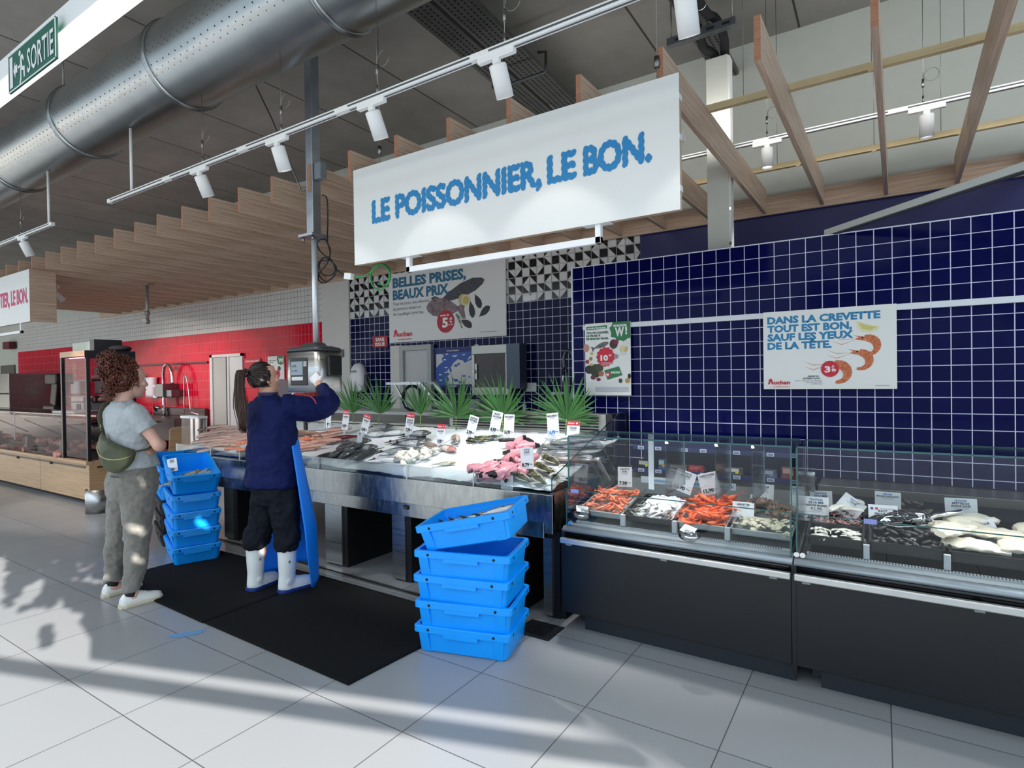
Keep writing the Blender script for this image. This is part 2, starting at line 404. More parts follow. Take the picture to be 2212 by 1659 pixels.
# far left end: plain wall with a doorway
S('wall_left', lambda b: b.box(-24.2, -24, -14, 1.6, 0, 4.77), mat('left_wall_paint', 'a8a29a', .8))
def door(name, x0, x1, z1, y, leaf, fr, depth=0.03, fw=0.06, handle=True):
    b = MB(); b.box(x0, x1, y-depth*.6, y-.004, 0.0, z1-fw*.0); o = struct(b.build(name, leaf, bevel=.003))
    f = MB(); f.box(x0-fw, x0, y-depth*1.4, y, 0, z1+fw); f.box(x1, x1+fw, y-depth*1.4, y, 0, z1+fw); f.box(x0, x1, y-depth*1.4, y, z1, z1+fw)
    f.build('door_frame', fr, o)
    return o
door('door_1', -3.45, -3.0, 1.92, 1.588, mat('door_grey', 'c2c3c1', .5), mat('door_frame_grey', 'adaeab', .5), .05, .07)
b = MB(); b.box(-3.74, -3.52, 1.572, 1.588, 0, 2.0); struct(b.build('trim_7', BEIGE_P))
# stockroom doorway in the red wall with its half open leaf
b = MB(); b.box(-8.36, -7.40, 1.575, 1.588, 0, 1.99); d2 = struct(b.build('door_2', mat('door_inside', 'b9bab0', .6)))
f = MB(); f.box(-8.44, -8.36, 1.55, 1.588, 0, 2.03); f.box(-7.44, -7.38, 1.55, 1.588, 0, 2.03); f.box(-8.44, -7.38, 1.55, 1.588, 1.98, 2.03)
f.build('door_frame', mat('door_frame_white', 'dadad4', .5), d2)
f = MB(); f.box(-7.86, -7.80, 1.545, 1.575, 0, 1.98); f.mi(1).box(-7.90, -7.86, 1.55, 1.575, 0, 1.98); f.mi(0).box(-7.80, -7.44, 1.56, 1.575, .0, 1.97); f.build('door_leaf', [mat('door_leaf_white', 'd4d5d1', .5), DARK], d2)
b = MB(); b.box(-19.6, -18.5, 1.57, 1.6, 0, 2.1); struct(b.build('door_3', mat('door_dark', '5a5855', .6)))

# unseen sun mask added behind the camera, gaps shaped to cast the sun patches
FP = Vector((2.56, -5.40, 0)); FU = Vector((0.9483, 0.3173, 0)); FN = Vector((0.3173, -0.9483, 0))
def to_front(p):
    p = Vector(p); t = (FP-p).dot(FN)/(-sun_dir).dot(FN); q = p-sun_dir*t
    return (q-FP).dot(FU), q.z
hA = to_front((0.746, -2.564, 0))[1]; hB1 = to_front((0.171, -2.542, 0))[1]; hB0 = to_front(at(800, 1533, 'z', 0))[1]
sR = to_front((1.56, -2.16, 0))[0]; sL = to_front((-1.70, -2.95, 0))[0]
SPOTS = [  # sunlit patches seen on things: centre and half sizes along the front and up
    ((-1.36, -1.80, 1.37), .10, .03), ((-1.22, -1.66, 1.39), .05, .05), ((-1.30, -1.76, 0.97), .05, .06), ((-1.52, -2.02, 1.35), .04, .05), ((-1.40, -1.86, 1.14), .03, .04),
    ((-1.45, -1.99, 0.31), .06, .05), ((-1.34, -1.86, 0.42), .03, .06), ((-2.28, -2.64, 1.27), .06, .05), ((-2.06, -2.50, 0.80), .05, .07), ((-2.07, -2.55, 0.50), .10, .05), ((-2.09, -2.54, 0.28), .10, .04),
    ((-2.10, -2.40, 0.03), .14, .05), ((-2.45, -1.72, 0.66), .14, .02), ((-2.52, -1.85, 0.35), .09, .05), ((-3.6, -2.45, 0.0), .16, .02), ((-3.1, -2.3, 0), .12, .015), ((-2.85, -2.52, 0), .2, .03), ((-1.40, -1.90, 1.53), .03, .03)]
spots = [(*to_front(p), a, c) for p, a, c in SPOTS]
sD0 = to_front((-3.9, -2.6, 0)); cs0 = to_front((0.85, -2.08, 0)); cs1 = to_front((1.62, -2.30, 0))
def lit(s, h):
    for ss, hh, a, c in spots:
        if abs(s-ss) < 2*a and ((s-ss+.4*(h-hh))/a)**2+((h-hh)/c)**2 < 1+1.1*noise.noise(Vector((s*14, h*14, 1.5))): return True
    if s < sR and h < hA: return True
    if s < sR and hB0 < h < hB1: return True
    if cs1[1] < h < cs0[1]+.02:
        f = (h-cs1[1])/(cs0[1]-cs1[1]); sc = cs1[0]+(cs0[0]-cs1[0])*f
        if abs(s-sc) < .10-.06*f: return True
    if s < sL and hB1 <= h < sD0[1]+.05 and s > sL-3.0:
        n = noise.fractal(Vector((s*3.4, h*3.0, 3.1)), 0.8, 2.2, 3)
        return n > -0.22+0.75*max(0, (h-hB1)/(sD0[1]-hB1+.05))-.1
    return False
cs = 0.025; NS, NH = 368, 189
LIT = np.array([[lit(-1.4+j*cs+cs/2, i*cs+cs/2) or (i*cs+cs/2 < hA and -1.4+j*cs < sR) for j in range(NS)] for i in range(NH)])
def grow(a, n):
    a = a.copy()
    for _ in range(n):
        b_ = a.copy(); b_[1:] |= a[:-1]; b_[:-1] |= a[1:]; b_[:, 1:] |= a[:, :-1]; b_[:, :-1] |= a[:, 1:]; a = b_
    return a
near = grow(LIT, 24) & ~LIT
fb = MB()
for i in range(NH):
    run = None
    for j in range(NS+1):
        solid = j < NS and near[i, j]; s = -1.4+j*cs
        if solid and run is None: run = s
        if (not solid) and run is not None:
            p = [FP+FU*a+FN*n+Vector((0, 0, z)) for a in (run, s) for n in (0, .05) for z in (i*cs, (i+1)*cs)]
            fb.add(p, [(0, 1, 3, 2), (4, 6, 7, 5), (0, 4, 5, 1), (2, 3, 7, 6), (0, 2, 6, 4), (1, 5, 7, 3)], False); run = None
# unseen far slab added to block the sun from the rest of the shop
far = ~grow(LIT, 16); k_ = 7; DF = 26.0; gb = MB()
for i in range(0, 420, k_):
    run = None
    for j in range(-112, NS+300, k_):
        solid = j < NS+270 and (not (0 <= i < NH and 0 <= j < NS) or far[min(i+2, NH-1), min(j+2, NS-1)]); s = -1.4+j*cs
        if i*cs < hA-.2 and j < 20 and j*cs-1.4 < sR: solid = False
        if solid and run is None: run = s
        if (not solid) and run is not None:
            p = [FP+FU*a+FN*n-sun_dir*DF+Vector((0, 0, z)) for a in (run, s) for n in (0, .5) for z in (i*cs, (i+k_)*cs)]
            gb.add(p, [(0, 1, 3, 2), (4, 6, 7, 5), (0, 4, 5, 1), (2, 3, 7, 6), (0, 2, 6, 4), (1, 5, 7, 3)], False); run = None
struct(gb.build('sun_mask_far', mat('mask_grey', '8d8a84', .8)))
fm = bpy.data.materials.new('mask_translucent'); fm.use_nodes = True; nt = fm.node_tree; nt.nodes.remove(nt.nodes['Principled BSDF'])
tl = nt.nodes.new('ShaderNodeBsdfTranslucent'); tl.inputs[0].default_value = (.72, .82, .92, 1); df = nt.nodes.new('ShaderNodeBsdfDiffuse'); df.inputs[0].default_value = (.8, .8, .8, 1)
mx_ = nt.nodes.new('ShaderNodeMixShader'); mx_.inputs[0].default_value = .3; nt.links.new(tl.outputs[0], mx_.inputs[1]); nt.links.new(df.outputs[0], mx_.inputs[2]); nt.links.new(mx_.outputs[0], nt.nodes['Material Output'].inputs[0])
struct(fb.build('sun_mask_near', fm))  # unseen mask that shapes the sun patches
# ------------------------------------------------------------------ under the ceiling
OAK = wood('oak_slat', 'dcc2aa', 'bb9c84', 'y', 0.5)
OAKX = wood('oak_board', 'd8bea6', 'b8987f', 'x', 0.5)
OAKE = wood('oak_end_grain', 'b98568', '9c6a50', 'x', 0.6)
PINE = mat('pine_batten', 'e2cda0', 0.6, var=0.06)
SIGNW = mat('sign_white', 'eeeeea', 0.5)
BLUE_L = mat('lettering_blue', '1f86c1', 0.5)
PINK_L = mat('lettering_pink', 'd2266b', 0.5)
WIRE = mat('steel_wire', '8a8a88', 0.35, 1.0)
LEDM = mat('led_glow', 'ffffff', 0.5, emit='fffaf0', estr=5.0)
LENSM = mat('lamp_glow', 'ffffff', 0.5, emit='ffffff', estr=6.0)

# ventilation duct
DY, DZ, DR = -1.99, 4.03, 0.32
duct = thing('ventilation_duct', 'large round galvanised ventilation duct hanging under the concrete ceiling', 'duct', (-4, DY, DZ))
b = MB(); b.rings([[Vector((x, DR*math.cos(a*2*PI/64), DR*math.sin(a*2*PI/64))) for a in range(64)] for x in (-14, -9.5, -4.0, 0.2, 1.8, 3.4, 8.0)])
b.build('tube', GALV, duct)
for x in (-5.9, -4.16, -2.40, -0.6, 1.2, -7.7, -9.5):
    b = MB(); b.rings([[Vector((x+4+dx, (DR+dr)*math.cos(a*2*PI/64), (DR+dr)*math.sin(a*2*PI/64))) for a in range(64)] for dx, dr in ((-.02, .001), (-.014, .018), (-.006, .012), (.006, .012), (.014, .018), (.02, .001))], cap=False)
    b.build('collar', GALV, duct)
b = MB()
for row, ang in enumerate((197, 191, 184, 170, 166, 160)):
    a = math.radians(ang+22)
    for i in range(150):
        x = -9.4+i*.085+(row % 2)*.04; c = Vector((x+4, (DR+.001)*math.cos(a), (DR+.001)*math.sin(a))); n = Vector((0, math.cos(a), math.sin(a))); t = Vector((0, -math.sin(a), math.cos(a)))
        r = .0045 if row != 2 else .006
        b.add([c+Vector((1, 0, 0))*r*math.cos(k*PI/3)+t*r*math.sin(k*PI/3) for k in range(6)], [tuple(range(6))], False)
tag(b.build('perforation', DARK, duct), kind='stuff')
for x in (-7.7, -4.16, -0.6):
    for yy in (-.2, .2): b = MB(); b.cyl((x+4, yy, .25), (x+4, yy, 4.77-DZ), .006, n=6); b.build('hanger_rod', WIRE, duct)

# light tracks and spotlights
TRY, TRZ = -2.05, 3.155
def track(name, label, x0, x1, y, z, slot=True):
    t = thing(name, label, 'light track', ((x0+x1)/2, y, z)); c = (x0+x1)/2
    b = MB(); b.box(x0-c, x1-c, -.018, .018, -.017, .017); b.build('rail', WHITE, t, bevel=.003)
    s = MB(); n = max(1, round((x1-x0)/1.0)); L = (x1-x0)/n
    for i in range(n): s.box(x0-c+i*L+.06, x0-c+(i+1)*L-.06, -.0195, -.018, -.004, .006); s.box(x0-c+i*L+.06, x0-c+(i+1)*L-.06, -.005, .005, -.0185, -.017)
    s.build('slot', mat('track_slot', '55585c', .5), t)
    return t
def wire(t, x, y, z0, z1, loop=True):
    b = MB(); b.cyl((x, y, z0), (x, y, z1), .0022, n=5); b.cyl((x, y, z0), (x, y, z0+.05), .006, n=8)
    if loop:
        b.cyl((x, y, z0+.11), (x, y, z0+.17), .008, n=8); b.tube([(x+.05+.045*math.cos(k*2*PI/14), y, z0+.19+.045*math.sin(k*2*PI/14)) for k in range(14)], .0022, 4, closed=True)
    return b.build('suspension_wire', WIRE, t)
t1 = track('light_track', 'long white light track below the duct, in front of the fish counter sign', -3.63, 2.6, TRY, TRZ)
for x in (-2.13, -1.17, -.27, .62): wire(t1, x+.05-(-3.63+2.6)/2, 0, .017, 3.712-TRZ)
b = MB(); b.cyl((-3.2+.515, 0, .017), (-3.2+.515, 0, 3.71-TRZ), .012, n=8); b.build('hanger_rod', WHITE, t1)
t2 = track('light_track', 'white light track at the far left, ahead of the pink sign', -10.5, -4.88, TRY, TRZ)
wire(t2, -5.75+7.69, 0, .017, 3.712-TRZ)
b = MB(); b.cyl((-4.98+7.69, 0, .017), (-4.98+7.69, 0, 3.71-TRZ), .012, n=8); b.build('hanger_rod', WHITE, t2)
t3 = track('light_track', 'white light track above the slats in front of the grey upper wall', 0.5, 4.2, 0.6, 3.41)
for x in (1.47, 2.5): wire(t3, x-2.35, 0, .017, 4.77-3.41)
def spot(label, x, y, z, tilt, face=1, group=None, light=None, head=.16):
    t = thing('spotlight', label, 'spotlight', (x, y, z), 0, group)
    b = MB(); b.box(-.11, .11, -.016, .016, -.045, -.016); b.box(-.02, .02, -.012, .012, -.07, -.04); b.build('adapter', WHITE, t, bevel=.004)
    M = Matrix.Translation((0, 0, -.055)) @ Matrix.Rotation(tilt, 4, 'X')
    b = MB(); n = 28
    b.rings([[M @ Vector((r*math.cos(k*2*PI/n), r*math.sin(k*2*PI/n), zz)) for k in range(n)] for r, zz in ((.030, -.012), (.043, -.016), (.045, -.022), (.045, -.012-head), (.041, -.012-head), (.038, -head+.004))])
    b.build('head', WHITE, t)
    b = MB(); b.rings([[M @ Vector((r*math.cos(k*2*PI/n), r*math.sin(k*2*PI/n), zz)) for k in range(n)] for r, zz in ((.037, -head+.004), (.037, -head+.0015))]); b.build('lens', LENSM, t)
    if light:
        e, size, col = light
        l = bpy.data.lights.new('lamp', 'SPOT'); l.energy = e; l.spot_size = math.radians(size); l.spot_blend = .35; l.color = col; l.shadow_soft_size = .03
        o = bpy.data.objects.new('lamp', l); COL.objects.link(o); o.parent = t; o.location = M @ Vector((0, 0, -.02-head)); o.rotation_euler = (tilt, 0, 0)
    return t
WARM = (1, .97, .93)
SPG = 'spotlights on the ceiling tracks'
spot('white spotlight nearest the free end of the long track, left of the steel post', -2.13, TRY, TRZ, math.radians(24), group=SPG, light=(45, 70, WARM))
spot('white spotlight just left of the square steel post', -1.17, TRY, TRZ, math.radians(20), group=SPG, light=(5, 74, WARM))
spot('white spotlight over the left half of the fishmonger sign, right of the steel post', -.27, TRY, TRZ, math.radians(26), group=SPG, light=(5, 74, WARM))
spot('white spotlight under the wide perforated cable trays', .62, TRY, TRZ, math.radians(26), group=SPG, light=(5, 74, WARM))
spot('white spotlight cut by the top of the picture, beside the black pipes', 1.56, TRY, TRZ, math.radians(26), group=SPG, light=(5, 74, WARM))
spot('white spotlight on the far left track, ahead of the pink sign', -5.71, TRY, TRZ, math.radians(24), group=SPG, light=(120, 70, (1, .9, .9)))
t4 = track('light_track', 'added unseen light track behind the pink lettered sign', -10.4, -7.7, -1.05, 2.92)  # track and its spots added out of view to brighten the red tiles
for x_ in (-7.9, -8.9, -9.9): spot('added unseen spotlight behind the pink lettered sign, lighting the red tiles', x_, -1.05, 2.92, math.radians(46), group=SPG, light=(95, 84, (1, .84, .86)))
t5 = track('light_track', 'added unseen light track behind the fishmonger sign', -1.05, 1.25, -1.0, 2.95)  # track and its spots added out of view to brighten the ice
for x_ in (-.95, -.2, .5, 1.15): spot('added unseen spotlight behind the fishmonger sign, lighting the ice', x_, -1.0, 2.95, math.radians(8), group=SPG, light=(75, 58, (1, .99, .98)))
spot('white spotlight above the slats, beside the hanging white casing', 1.47, .6, 3.41, 0, group=SPG, light=(30, 60, WARM))
spot('white spotlight above the slats at the far right, cream lit face', 2.52, .6, 3.41, math.radians(8), group=SPG, light=(30, 60, WARM))

# strip light and exit sign at the top left
sl_ = thing('strip_light', 'white linear strip light glowing at the top left corner', 'light', (-2.0, -3.13, 3.36))
b = MB(); b.box(-4, 4.0, -.05, .05, .0, .13); b.build('housing', WHITE, sl_, bevel=.006)
b = MB(); b.box(-4, 4.0, -.052, .04, -.035, -.001); b.build('diffuser', LEDM, sl_)
for x in (-1.2, 1.1): b = MB(); b.cyl((x, 0, .13), (x, 0, 4.77-3.36), .012, n=8); b.build('hanger_rod', WHITE, sl_)
GREEN = mat('exit_green', '0c5f4c', .4)
ex = thing('exit_sign', 'green hanging exit sign with running man and white lettering', 'sign', (-1.665, -3.215, 3.19))
b = MB(); b.box(-.335, .335, -.006, .006, 0, .215); b.build('plate', GREEN, ex, bevel=.002)
b = MB()
for x0, x1, z0, z1 in ((-.335, .335, .0, .006), (-.335, .335, .209, .215), (-.335, -.329, 0, .215), (.329, .335, 0, .215)): b.box(x0, x1, -.008, -.006, z0, z1)
b.tube([(.315, 0, .215), (.315, 0, .232), (.30, .02, .238), (.30, .08, .235)], .005, 6); b.tube([(-.32, 0, .215), (-.32, 0, .232), (-.335, .02, .238), (-.335, .08, .235)], .005, 6)
b.build('frame', WHITE, ex)
b = MB(); o_ = (0, -.0072, 0); U = (1, 0, 0); V = (0, 0, 1)
b.text('SORTIE', (-.045, -.007, .035), U, V, h=.135, w=.355, bold=.012)
b.poly([(-.31, .02), (-.265, .02), (-.265, .195), (-.31, .195)], o_, U, V)
b.poly([(-.255, .105), (-.225, .155), (-.225, .13), (-.195, .13), (-.195, .085), (-.225, .085), (-.225, .06)], o_, U, V)
b.poly([(-.155+.016*math.cos(k*PI/6), .178+.016*math.sin(k*PI/6)) for k in range(12)], o_, U, V)
b.poly([(-.145, .16), (-.115, .165), (-.095, .135), (-.105, .12), (-.12, .143), (-.128, .14), (-.118, .095), (-.085, .09), (-.085, .03), (-.102, .03), (-.105, .07), (-.135, .08), (-.135, .03), (-.15, .005), (-.165, .012), (-.152, .04), (-.15, .09), (-.148, .13), (-.165, .115), (-.185, .115), (-.185, .10), (-.158, .10)], o_, U, V)
b.build('lettering', mat('sign_lettering_white', 'e6e6e2', .5), ex)

# perforated cable trays along the ceiling, with their U brackets
def tray(label, x, y0, y1, z, w, turn, hole=True):
    t = thing('cable_tray', label, 'cable tray', (x, y0, z))
    dx = (y1-y0)*turn; L = y1-y0
    b = MB(); b.bar((0, 0, 0), (dx, L, 0), w, .003); b.bar((-w/2, 0, .02), (dx-w/2, L, .02), .003, .04); b.bar((w/2, 0, .02), (dx+w/2, L, .02), .003, .04)
    b.build('channel', GALVD, t)
    h = MB(); nn = int(L/.045); k = int(w/.05)
    for i in range(nn):
        for j in range(k):
            y = i*.045+.02+(j % 2)*.02; x_ = (j-(k-1)/2)*.05+y*turn
            h.add([(x_-.009, y-.013, -.003), (x_+.009, y-.013, -.003), (x_+.009, y+.013, -.003), (x_-.009, y+.013, -.003)], [(0, 3, 2, 1)], False)
    tag(h.build('slot_holes', DARK, t), kind='stuff')
    return t
tr = tray('wide dark perforated cable tray, nearer the ventilation duct', -.80, -1.6, 1.55, 4.45, .24, -.045)
tr2 = tray('second dark perforated cable tray, running beside the wide one', -.50, -1.6, 1.55, 4.45, .26, -.045)
tr3 = tray('perforated cable tray beside the black pipes', .93, -1.2, 1.5, 4.45, .20, .02)
b = MB(); b.tube([(-.88, .12, 4.40), (-.88, .12, 4.30), (-.86, .12, 4.28), (-.32, .12, 4.28), (-.30, .12, 4.30), (-.30, .12, 4.46), (-.38, .12, 4.48)], .014, 8)
tag(b.build('tray_bracket', mat('bracket_grey', '55585a', .4, .8)), 'grey U shaped bracket under the two wide cable trays', 'bracket')
st = thing('pipe_support', 'slotted galvanised strut carrying the black pipes', 'bracket', (1.03, .3, 4.27))
b = MB(); b.box(-.27, .27, -.03, .03, -.03, .03); b.build('strut', mat('strut_grey', '8b9195', .4, .9), st)
b = MB()
for x in (-.2, -.08, .05, .17): b.box(x, x+.06, -.032, -.03, -.012, .008)
b.build('slots', DARK, st)
for x in (-.24, .24): b = MB(); b.cyl((x, 0, .03), (x, 0, .50), .006, n=6); b.build('hanger_rod', WIRE, st)
PIPE = mat('pipe_insulation', '16171a', .75)
def pipe(label, pts):
    t = thing('insulated_pipe', label, 'pipe', pts[0], 0, 'black insulated pipes')
    o = Vector(pts[0]); b = MB()
    P = [Vector(p)-o for p in pts]; Q = []
    for i in range(len(P)-1):
        p0 = P[max(i-1, 0)]; p1 = P[i]; p2 = P[i+1]; p3 = P[min(i+2, len(P)-1)]
        for k in range(6):
            s_ = k/6; Q.append(.5*((2*p1)+(p2-p0)*s_+(2*p0-5*p1+4*p2-p3)*s_*s_+(3*p1-p0-3*p2+p3)*s_**3))
    Q.append(P[-1]); b.tube(Q, .035, 12); b.build('sleeve', PIPE, t)
    b = MB(); c = P[1]; b.tube([c+Vector((.037*math.cos(k*PI/6), 0, .037*math.sin(k*PI/6))) for k in range(12)], .005, 5, closed=True); b.build('clamp', CHROME, t)
pipe('black insulated pipe left of its twin, curving down into the white casing', [(.93, -.9, 4.46), (.95, .12, 4.36), (1.0, .33, 4.33), (1.02, .42, 4.22), (1.10, .46, 4.14), (1.11, .46, 4.0)])
pipe('black insulated pipe right of its twin, curving down into the white casing', [(1.05, -.9, 4.46), (1.08, .12, 4.38), (1.14, .33, 4.36), (1.18, .42, 4.25), (1.18, .46, 4.14), (1.18, .46, 4.0)])
ca = thing('pipe_casing', 'tall off white casing hanging behind the navy tiled partition', 'casing', (1.125, .46, 2.4))
b = MB(); b.box(-.085, .085, -.05, .05, 0, 1.70); b.build('cover', mat('casing_cream', 'dcddd2', .5), ca, bevel=.003)
b = MB(); b.box(.085, .10, -.045, .055, 0, 1.69); b.build('side_cover', mat('casing_white', 'f0f0ea', .4), ca)
b = MB(); b.box(.086, .101, -.048, -.043, .16, .185); b.build('clip', CHROME, ca); b = MB(); b.box(.086, .101, -.048, -.043, .44, .465); b.build('clip', CHROME, ca)  # chrome clips stand in for spots of sunlight on the casing

# wooden slats, the beam that ends them and the battens on top
SX, SY0, SY1, SZ0, SZ1 = 0.4906, -1.385, 1.545, 3.06, 3.285
b = MB(); b.box(0, .032, 0, SY1-SY0, 0, SZ1-SZ0); b.mi(1).box(0.0005, .0315, -.0012, 0, .0005, SZ1-SZ0-.0005)
slat = b.build('ceiling_slat', [OAK, OAKE])
NEARBY = {3: 'at the far right edge of the canopy', 2: 'third from the right edge of the canopy', 1: 'meeting the beam right of the white casing', 0: 'just right of the fishmonger sign'}
for k in range(3, -29, -1):
    o = slat if k == 3 else slat.copy()
    if k != 3: COL.objects.link(o)
    o.location = (1.715+SX*k, SY0, SZ0); o.rotation_euler = (0, 0, -math.atan2(.06, SY1-SY0))
    if k in (3, 2, 1): lab = 'oak canopy slat, %s of the three in front of the bare grey wall' % {3: 'rightmost', 2: 'middle', 1: 'leftmost'}[k]
    elif k in (0, -1): lab = {0: 'oak canopy slat ending against the right end of the fishmonger sign', -1: 'oak canopy slat whose end shows above the right part of the fishmonger sign'}[k]
    elif -6 <= k < -1: lab = 'oak canopy slat with its end above the fishmonger sign, one of five'
    elif k in (-7, -8): lab = 'oak canopy slat crossing right behind the steel post'
    else: lab = 'oak canopy slat in the stepped row above the red tiled wall'
    tag(o, lab, 'ceiling slat', 'oak slats of the canopy')
b = MB(); b.box(-13, 3.9, 1.545, 1.575, 3.045, 3.225)
tag(b.build('canopy_beam', OAKX), 'long oak beam against the back wall that ends the canopy slats', 'beam')
for y, lab in ((-.45, 'front pale batten lying across the canopy slats'), (1.0, 'rear pale batten lying across the canopy slats')):
    t = thing('batten', lab, 'batten', (1.25, y, SZ1))
    b = MB(); b.box(-2.5 if y > 0 else -.06, 2.4, -.02, .02, 0, .008); b.box(-2.5 if y > 0 else -.06, 2.4, -.002, .002, 0.008, .05); b.build('rail', PINE, t)
    for x in (.4, .95, 1.5, 2.0): b = MB(); b.ell((x, -.012, -.004), .02, .01, .012, 8, 5); b.build('clip', PINE, t)
    for x in (.24, .95, 1.38): b = MB(); b.cyl((x, 0, .05), (x, 0, 4.77-SZ1), .002, n=5); b.build('suspension_wire', WIRE, t)

# the two hanging signs
def sign_board(name, label, x0, x1, txt, lm, wave, wedge):
    z0, z1, y = 2.375, 3.09, -1.445
    t = thing(name, label, 'sign', ((x0+x1)/2, y, z0)); w = (x1-x0)/2
    b = MB(); b.box(-w, w, 0, .006, 0, z1-z0); b.build('front_panel', SIGNW, t, bevel=.0015)
    b = MB(); b.box(-w+.002, w-.002, .006, .045, .002, z1-z0-.002); b.build('board_core', OAKX, t)
    return t, w
sg, w = sign_board('fishmonger_sign', 'white hanging sign with wavy blue lettering over the fish counter', -1.107, 1.358, '', BLUE_L, 1, 0)
b = MB()
def on_sign(u, v): p = at(u, v, 'y', -1.4465); return p-Vector((sg.location))
a0 = on_sign(805, 480); a1 = on_sign(1405, 345)
for word, ua, va, ub, vb, hh in (('LE POISSONNIER,', 805, 478, 1168, 402, .135), ('LE', 1184, 392, 1243, 380, .135), ('BON.', 1262, 376, 1406, 346, .135)):
    pa = on_sign(ua, va); pb_ = on_sign(ub, vb)
    b.text(word, (pa.x, -.0012, .292), (1, 0, 0), (0, 0, 1), h=.160, w=pb_.x-pa.x, bold=.048, wavy=.016)
b.build('lettering', BLUE_L, sg)
b = MB(); xa, xb = -.585-sg.location.x, .905-sg.location.x
b.box(xa, xb, .0, .035, -.112, -.072); b.box(xa, xa+.035, 0, .035, -.112, -.004); b.box(xb-.035, xb, 0, .035, -.112, -.004); b.box(xa-.06, xa+.11, -.02, .05, -.006, 0); b.box(xb-.11, xb+.06, -.02, .05, -.006, 0)
b.build('poster_bar', mat('bar_white', 'f6f6f6', .35), sg, bevel=.003)
for z in (.10, .37, .58): b = MB(); b.box(w-.001, w+.0015, .0, .05, z, z+.03); b.build('sun_fleck', WHITE, sg)  # white bits put flecks of sunlight on the end of the sign
for x in (-1.0, 1.1): b = MB(); b.cyl((x, .05, .71), (x, .05, 4.77-2.375), .002, n=5); b.cyl((x, .05, .80), (x, .05, .86), .014, n=10); b.build('suspension_wire', WIRE, sg)
sp_, w2 = sign_board('butcher_sign', 'white hanging sign with pink lettering, cut by the left edge', -10.0, -7.50, '', PINK_L, 0, 0)
b = MB(); b.text('LE CHARCUTIER, LE BON.', (w2-.06, -.0012, .27), (1, 0, 0), (0, 0, 1), h=.21, w=2.0, bold=.03, align='r'); b.build('lettering', PINK_L, sp_)
b = MB(); b.box(-w2+.3, w2-.35, .0, .035, -.14, -.10); b.box(w2-.385, w2-.35, 0, .035, -.14, 0); b.build('poster_bar', WHITE, sp_, bevel=.003)
b = MB(); b.box(w2, w2+.004, -.002, .30, 0, .712); b.build('side_board', OAK, sp_)

# grey bar leaning out from the partition top
pa = Vector((1.93, .06, 2.475)); pb_ = Vector((3.1, -1.10, 2.475))
t = thing('metal_channel', 'long grey metal channel lying diagonally above the navy tiled partition', 'channel', pa)
b = MB(); b.bar(Vector((0, 0, 0)), pb_-pa, .055, .04); b.build('channel', mat('channel_grey', 'c4c7c2', .5), t, bevel=.003)
b = MB(); b.bar(Vector((0.02, -.02, -.024)), (pb_-pa)*.995+Vector((0, 0, -.024)), .03, .008); b.build('seal', mat('seal_dark', '3a3c40', .5), t)

# steel post with the hanging scale
PX, PY = -1.715, -1.33
po = thing('steel_post', 'square galvanised post hanging from the ceiling over the fish counter', 'post', (PX, PY, 1.80))
POSTM = mat('post_steel', 'aab0b8', .35, .85, var=.08)
b = MB(); b.box(-.042, .042, -.042, .042, .915, 4.77-1.80); b.build('square_tube', POSTM, po, bevel=.006)
b = MB(); b.cyl((0, 0, 0), (0, 0, .89), .023, n=18); b.build('round_tube', mat('post_tube', 'd5dade', .35, .3), po)
b = MB(); b.box(-.09, .09, -.09, .09, .892, .915); b.build('flange', POSTM, po, bevel=.003)
for x, y in ((-.06, -.06), (.06, -.06), (.06, .06), (-.06, .06)): b = MB(); b.cyl((x, y, .86), (x, y, .892), .012, n=6); b.build('bolt', WIRE, po)
b = MB(); b.box(.043, .125, -.03, .04, 1.36, 1.50); b.build('junction_box', mat('junction_grey', '7b8288', .5), po, bevel=.012)
b = MB(); b.cyl((-.045, -.01, 1.31), (-.075, -.01, 1.31), .018, n=10); b.tube([(-.075, -.01, 1.31), (-.13, -.02, 1.30), (-.18, -.03, 1.42), (-.40, -.10, 1.95), (-.62, -.2, 2.45), (-.8, -.3, 2.97)], .006, 6); b.build('stay_wire', WIRE, po)
def curve3(P, n=8):
    P = [Vector(p) for p in P]; Q = []
    for i in range(len(P)-1):
        p0 = P[max(i-1, 0)]; p1 = P[i]; p2 = P[i+1]; p3 = P[min(i+2, len(P)-1)]
        for k in range(n):
            s_ = k/n; Q.append(.5*((2*p1)+(p2-p0)*s_+(2*p0-5*p1+4*p2-p3)*s_*s_+(3*p1-p0-3*p2+p3)*s_**3))
    return Q+[P[-1]]
def pts(uv, y, o): return [at(u, v, 'y', y+(k % 3)*.012)-Vector(o) for k, (u, v) in enumerate(uv)]
cab = thing('power_cable', 'black power cable looped in a coil beside the steel post', 'cable', (PX+.13, PY, 3.2))
o0 = cab.location
b = MB(); b.tube(curve3(pts([(696, 421), (706, 430), (708, 480), (707, 520), (713, 548), (706, 570), (690, 590), (688, 605), (700, 611), (718, 600), (727, 580), (716, 565), (700, 556), (690, 572), (694, 590), (712, 595), (724, 584), (716, 562), (702, 552), (690, 540), (685, 525), (695, 517), (706, 523), (714, 545), (706, 562), (690, 565), (687, 590), (703, 608), (722, 596), (727, 584), (736, 590), (746, 596)], -1.30, o0), 6), .0058, 6); b.build('cable', BLACK, cab)
gc = thing('network_cable', 'green cable coiled beside the left end of the fishmonger sign', 'cable', (-1.2, -1.3, 2.4)); o0 = gc.location
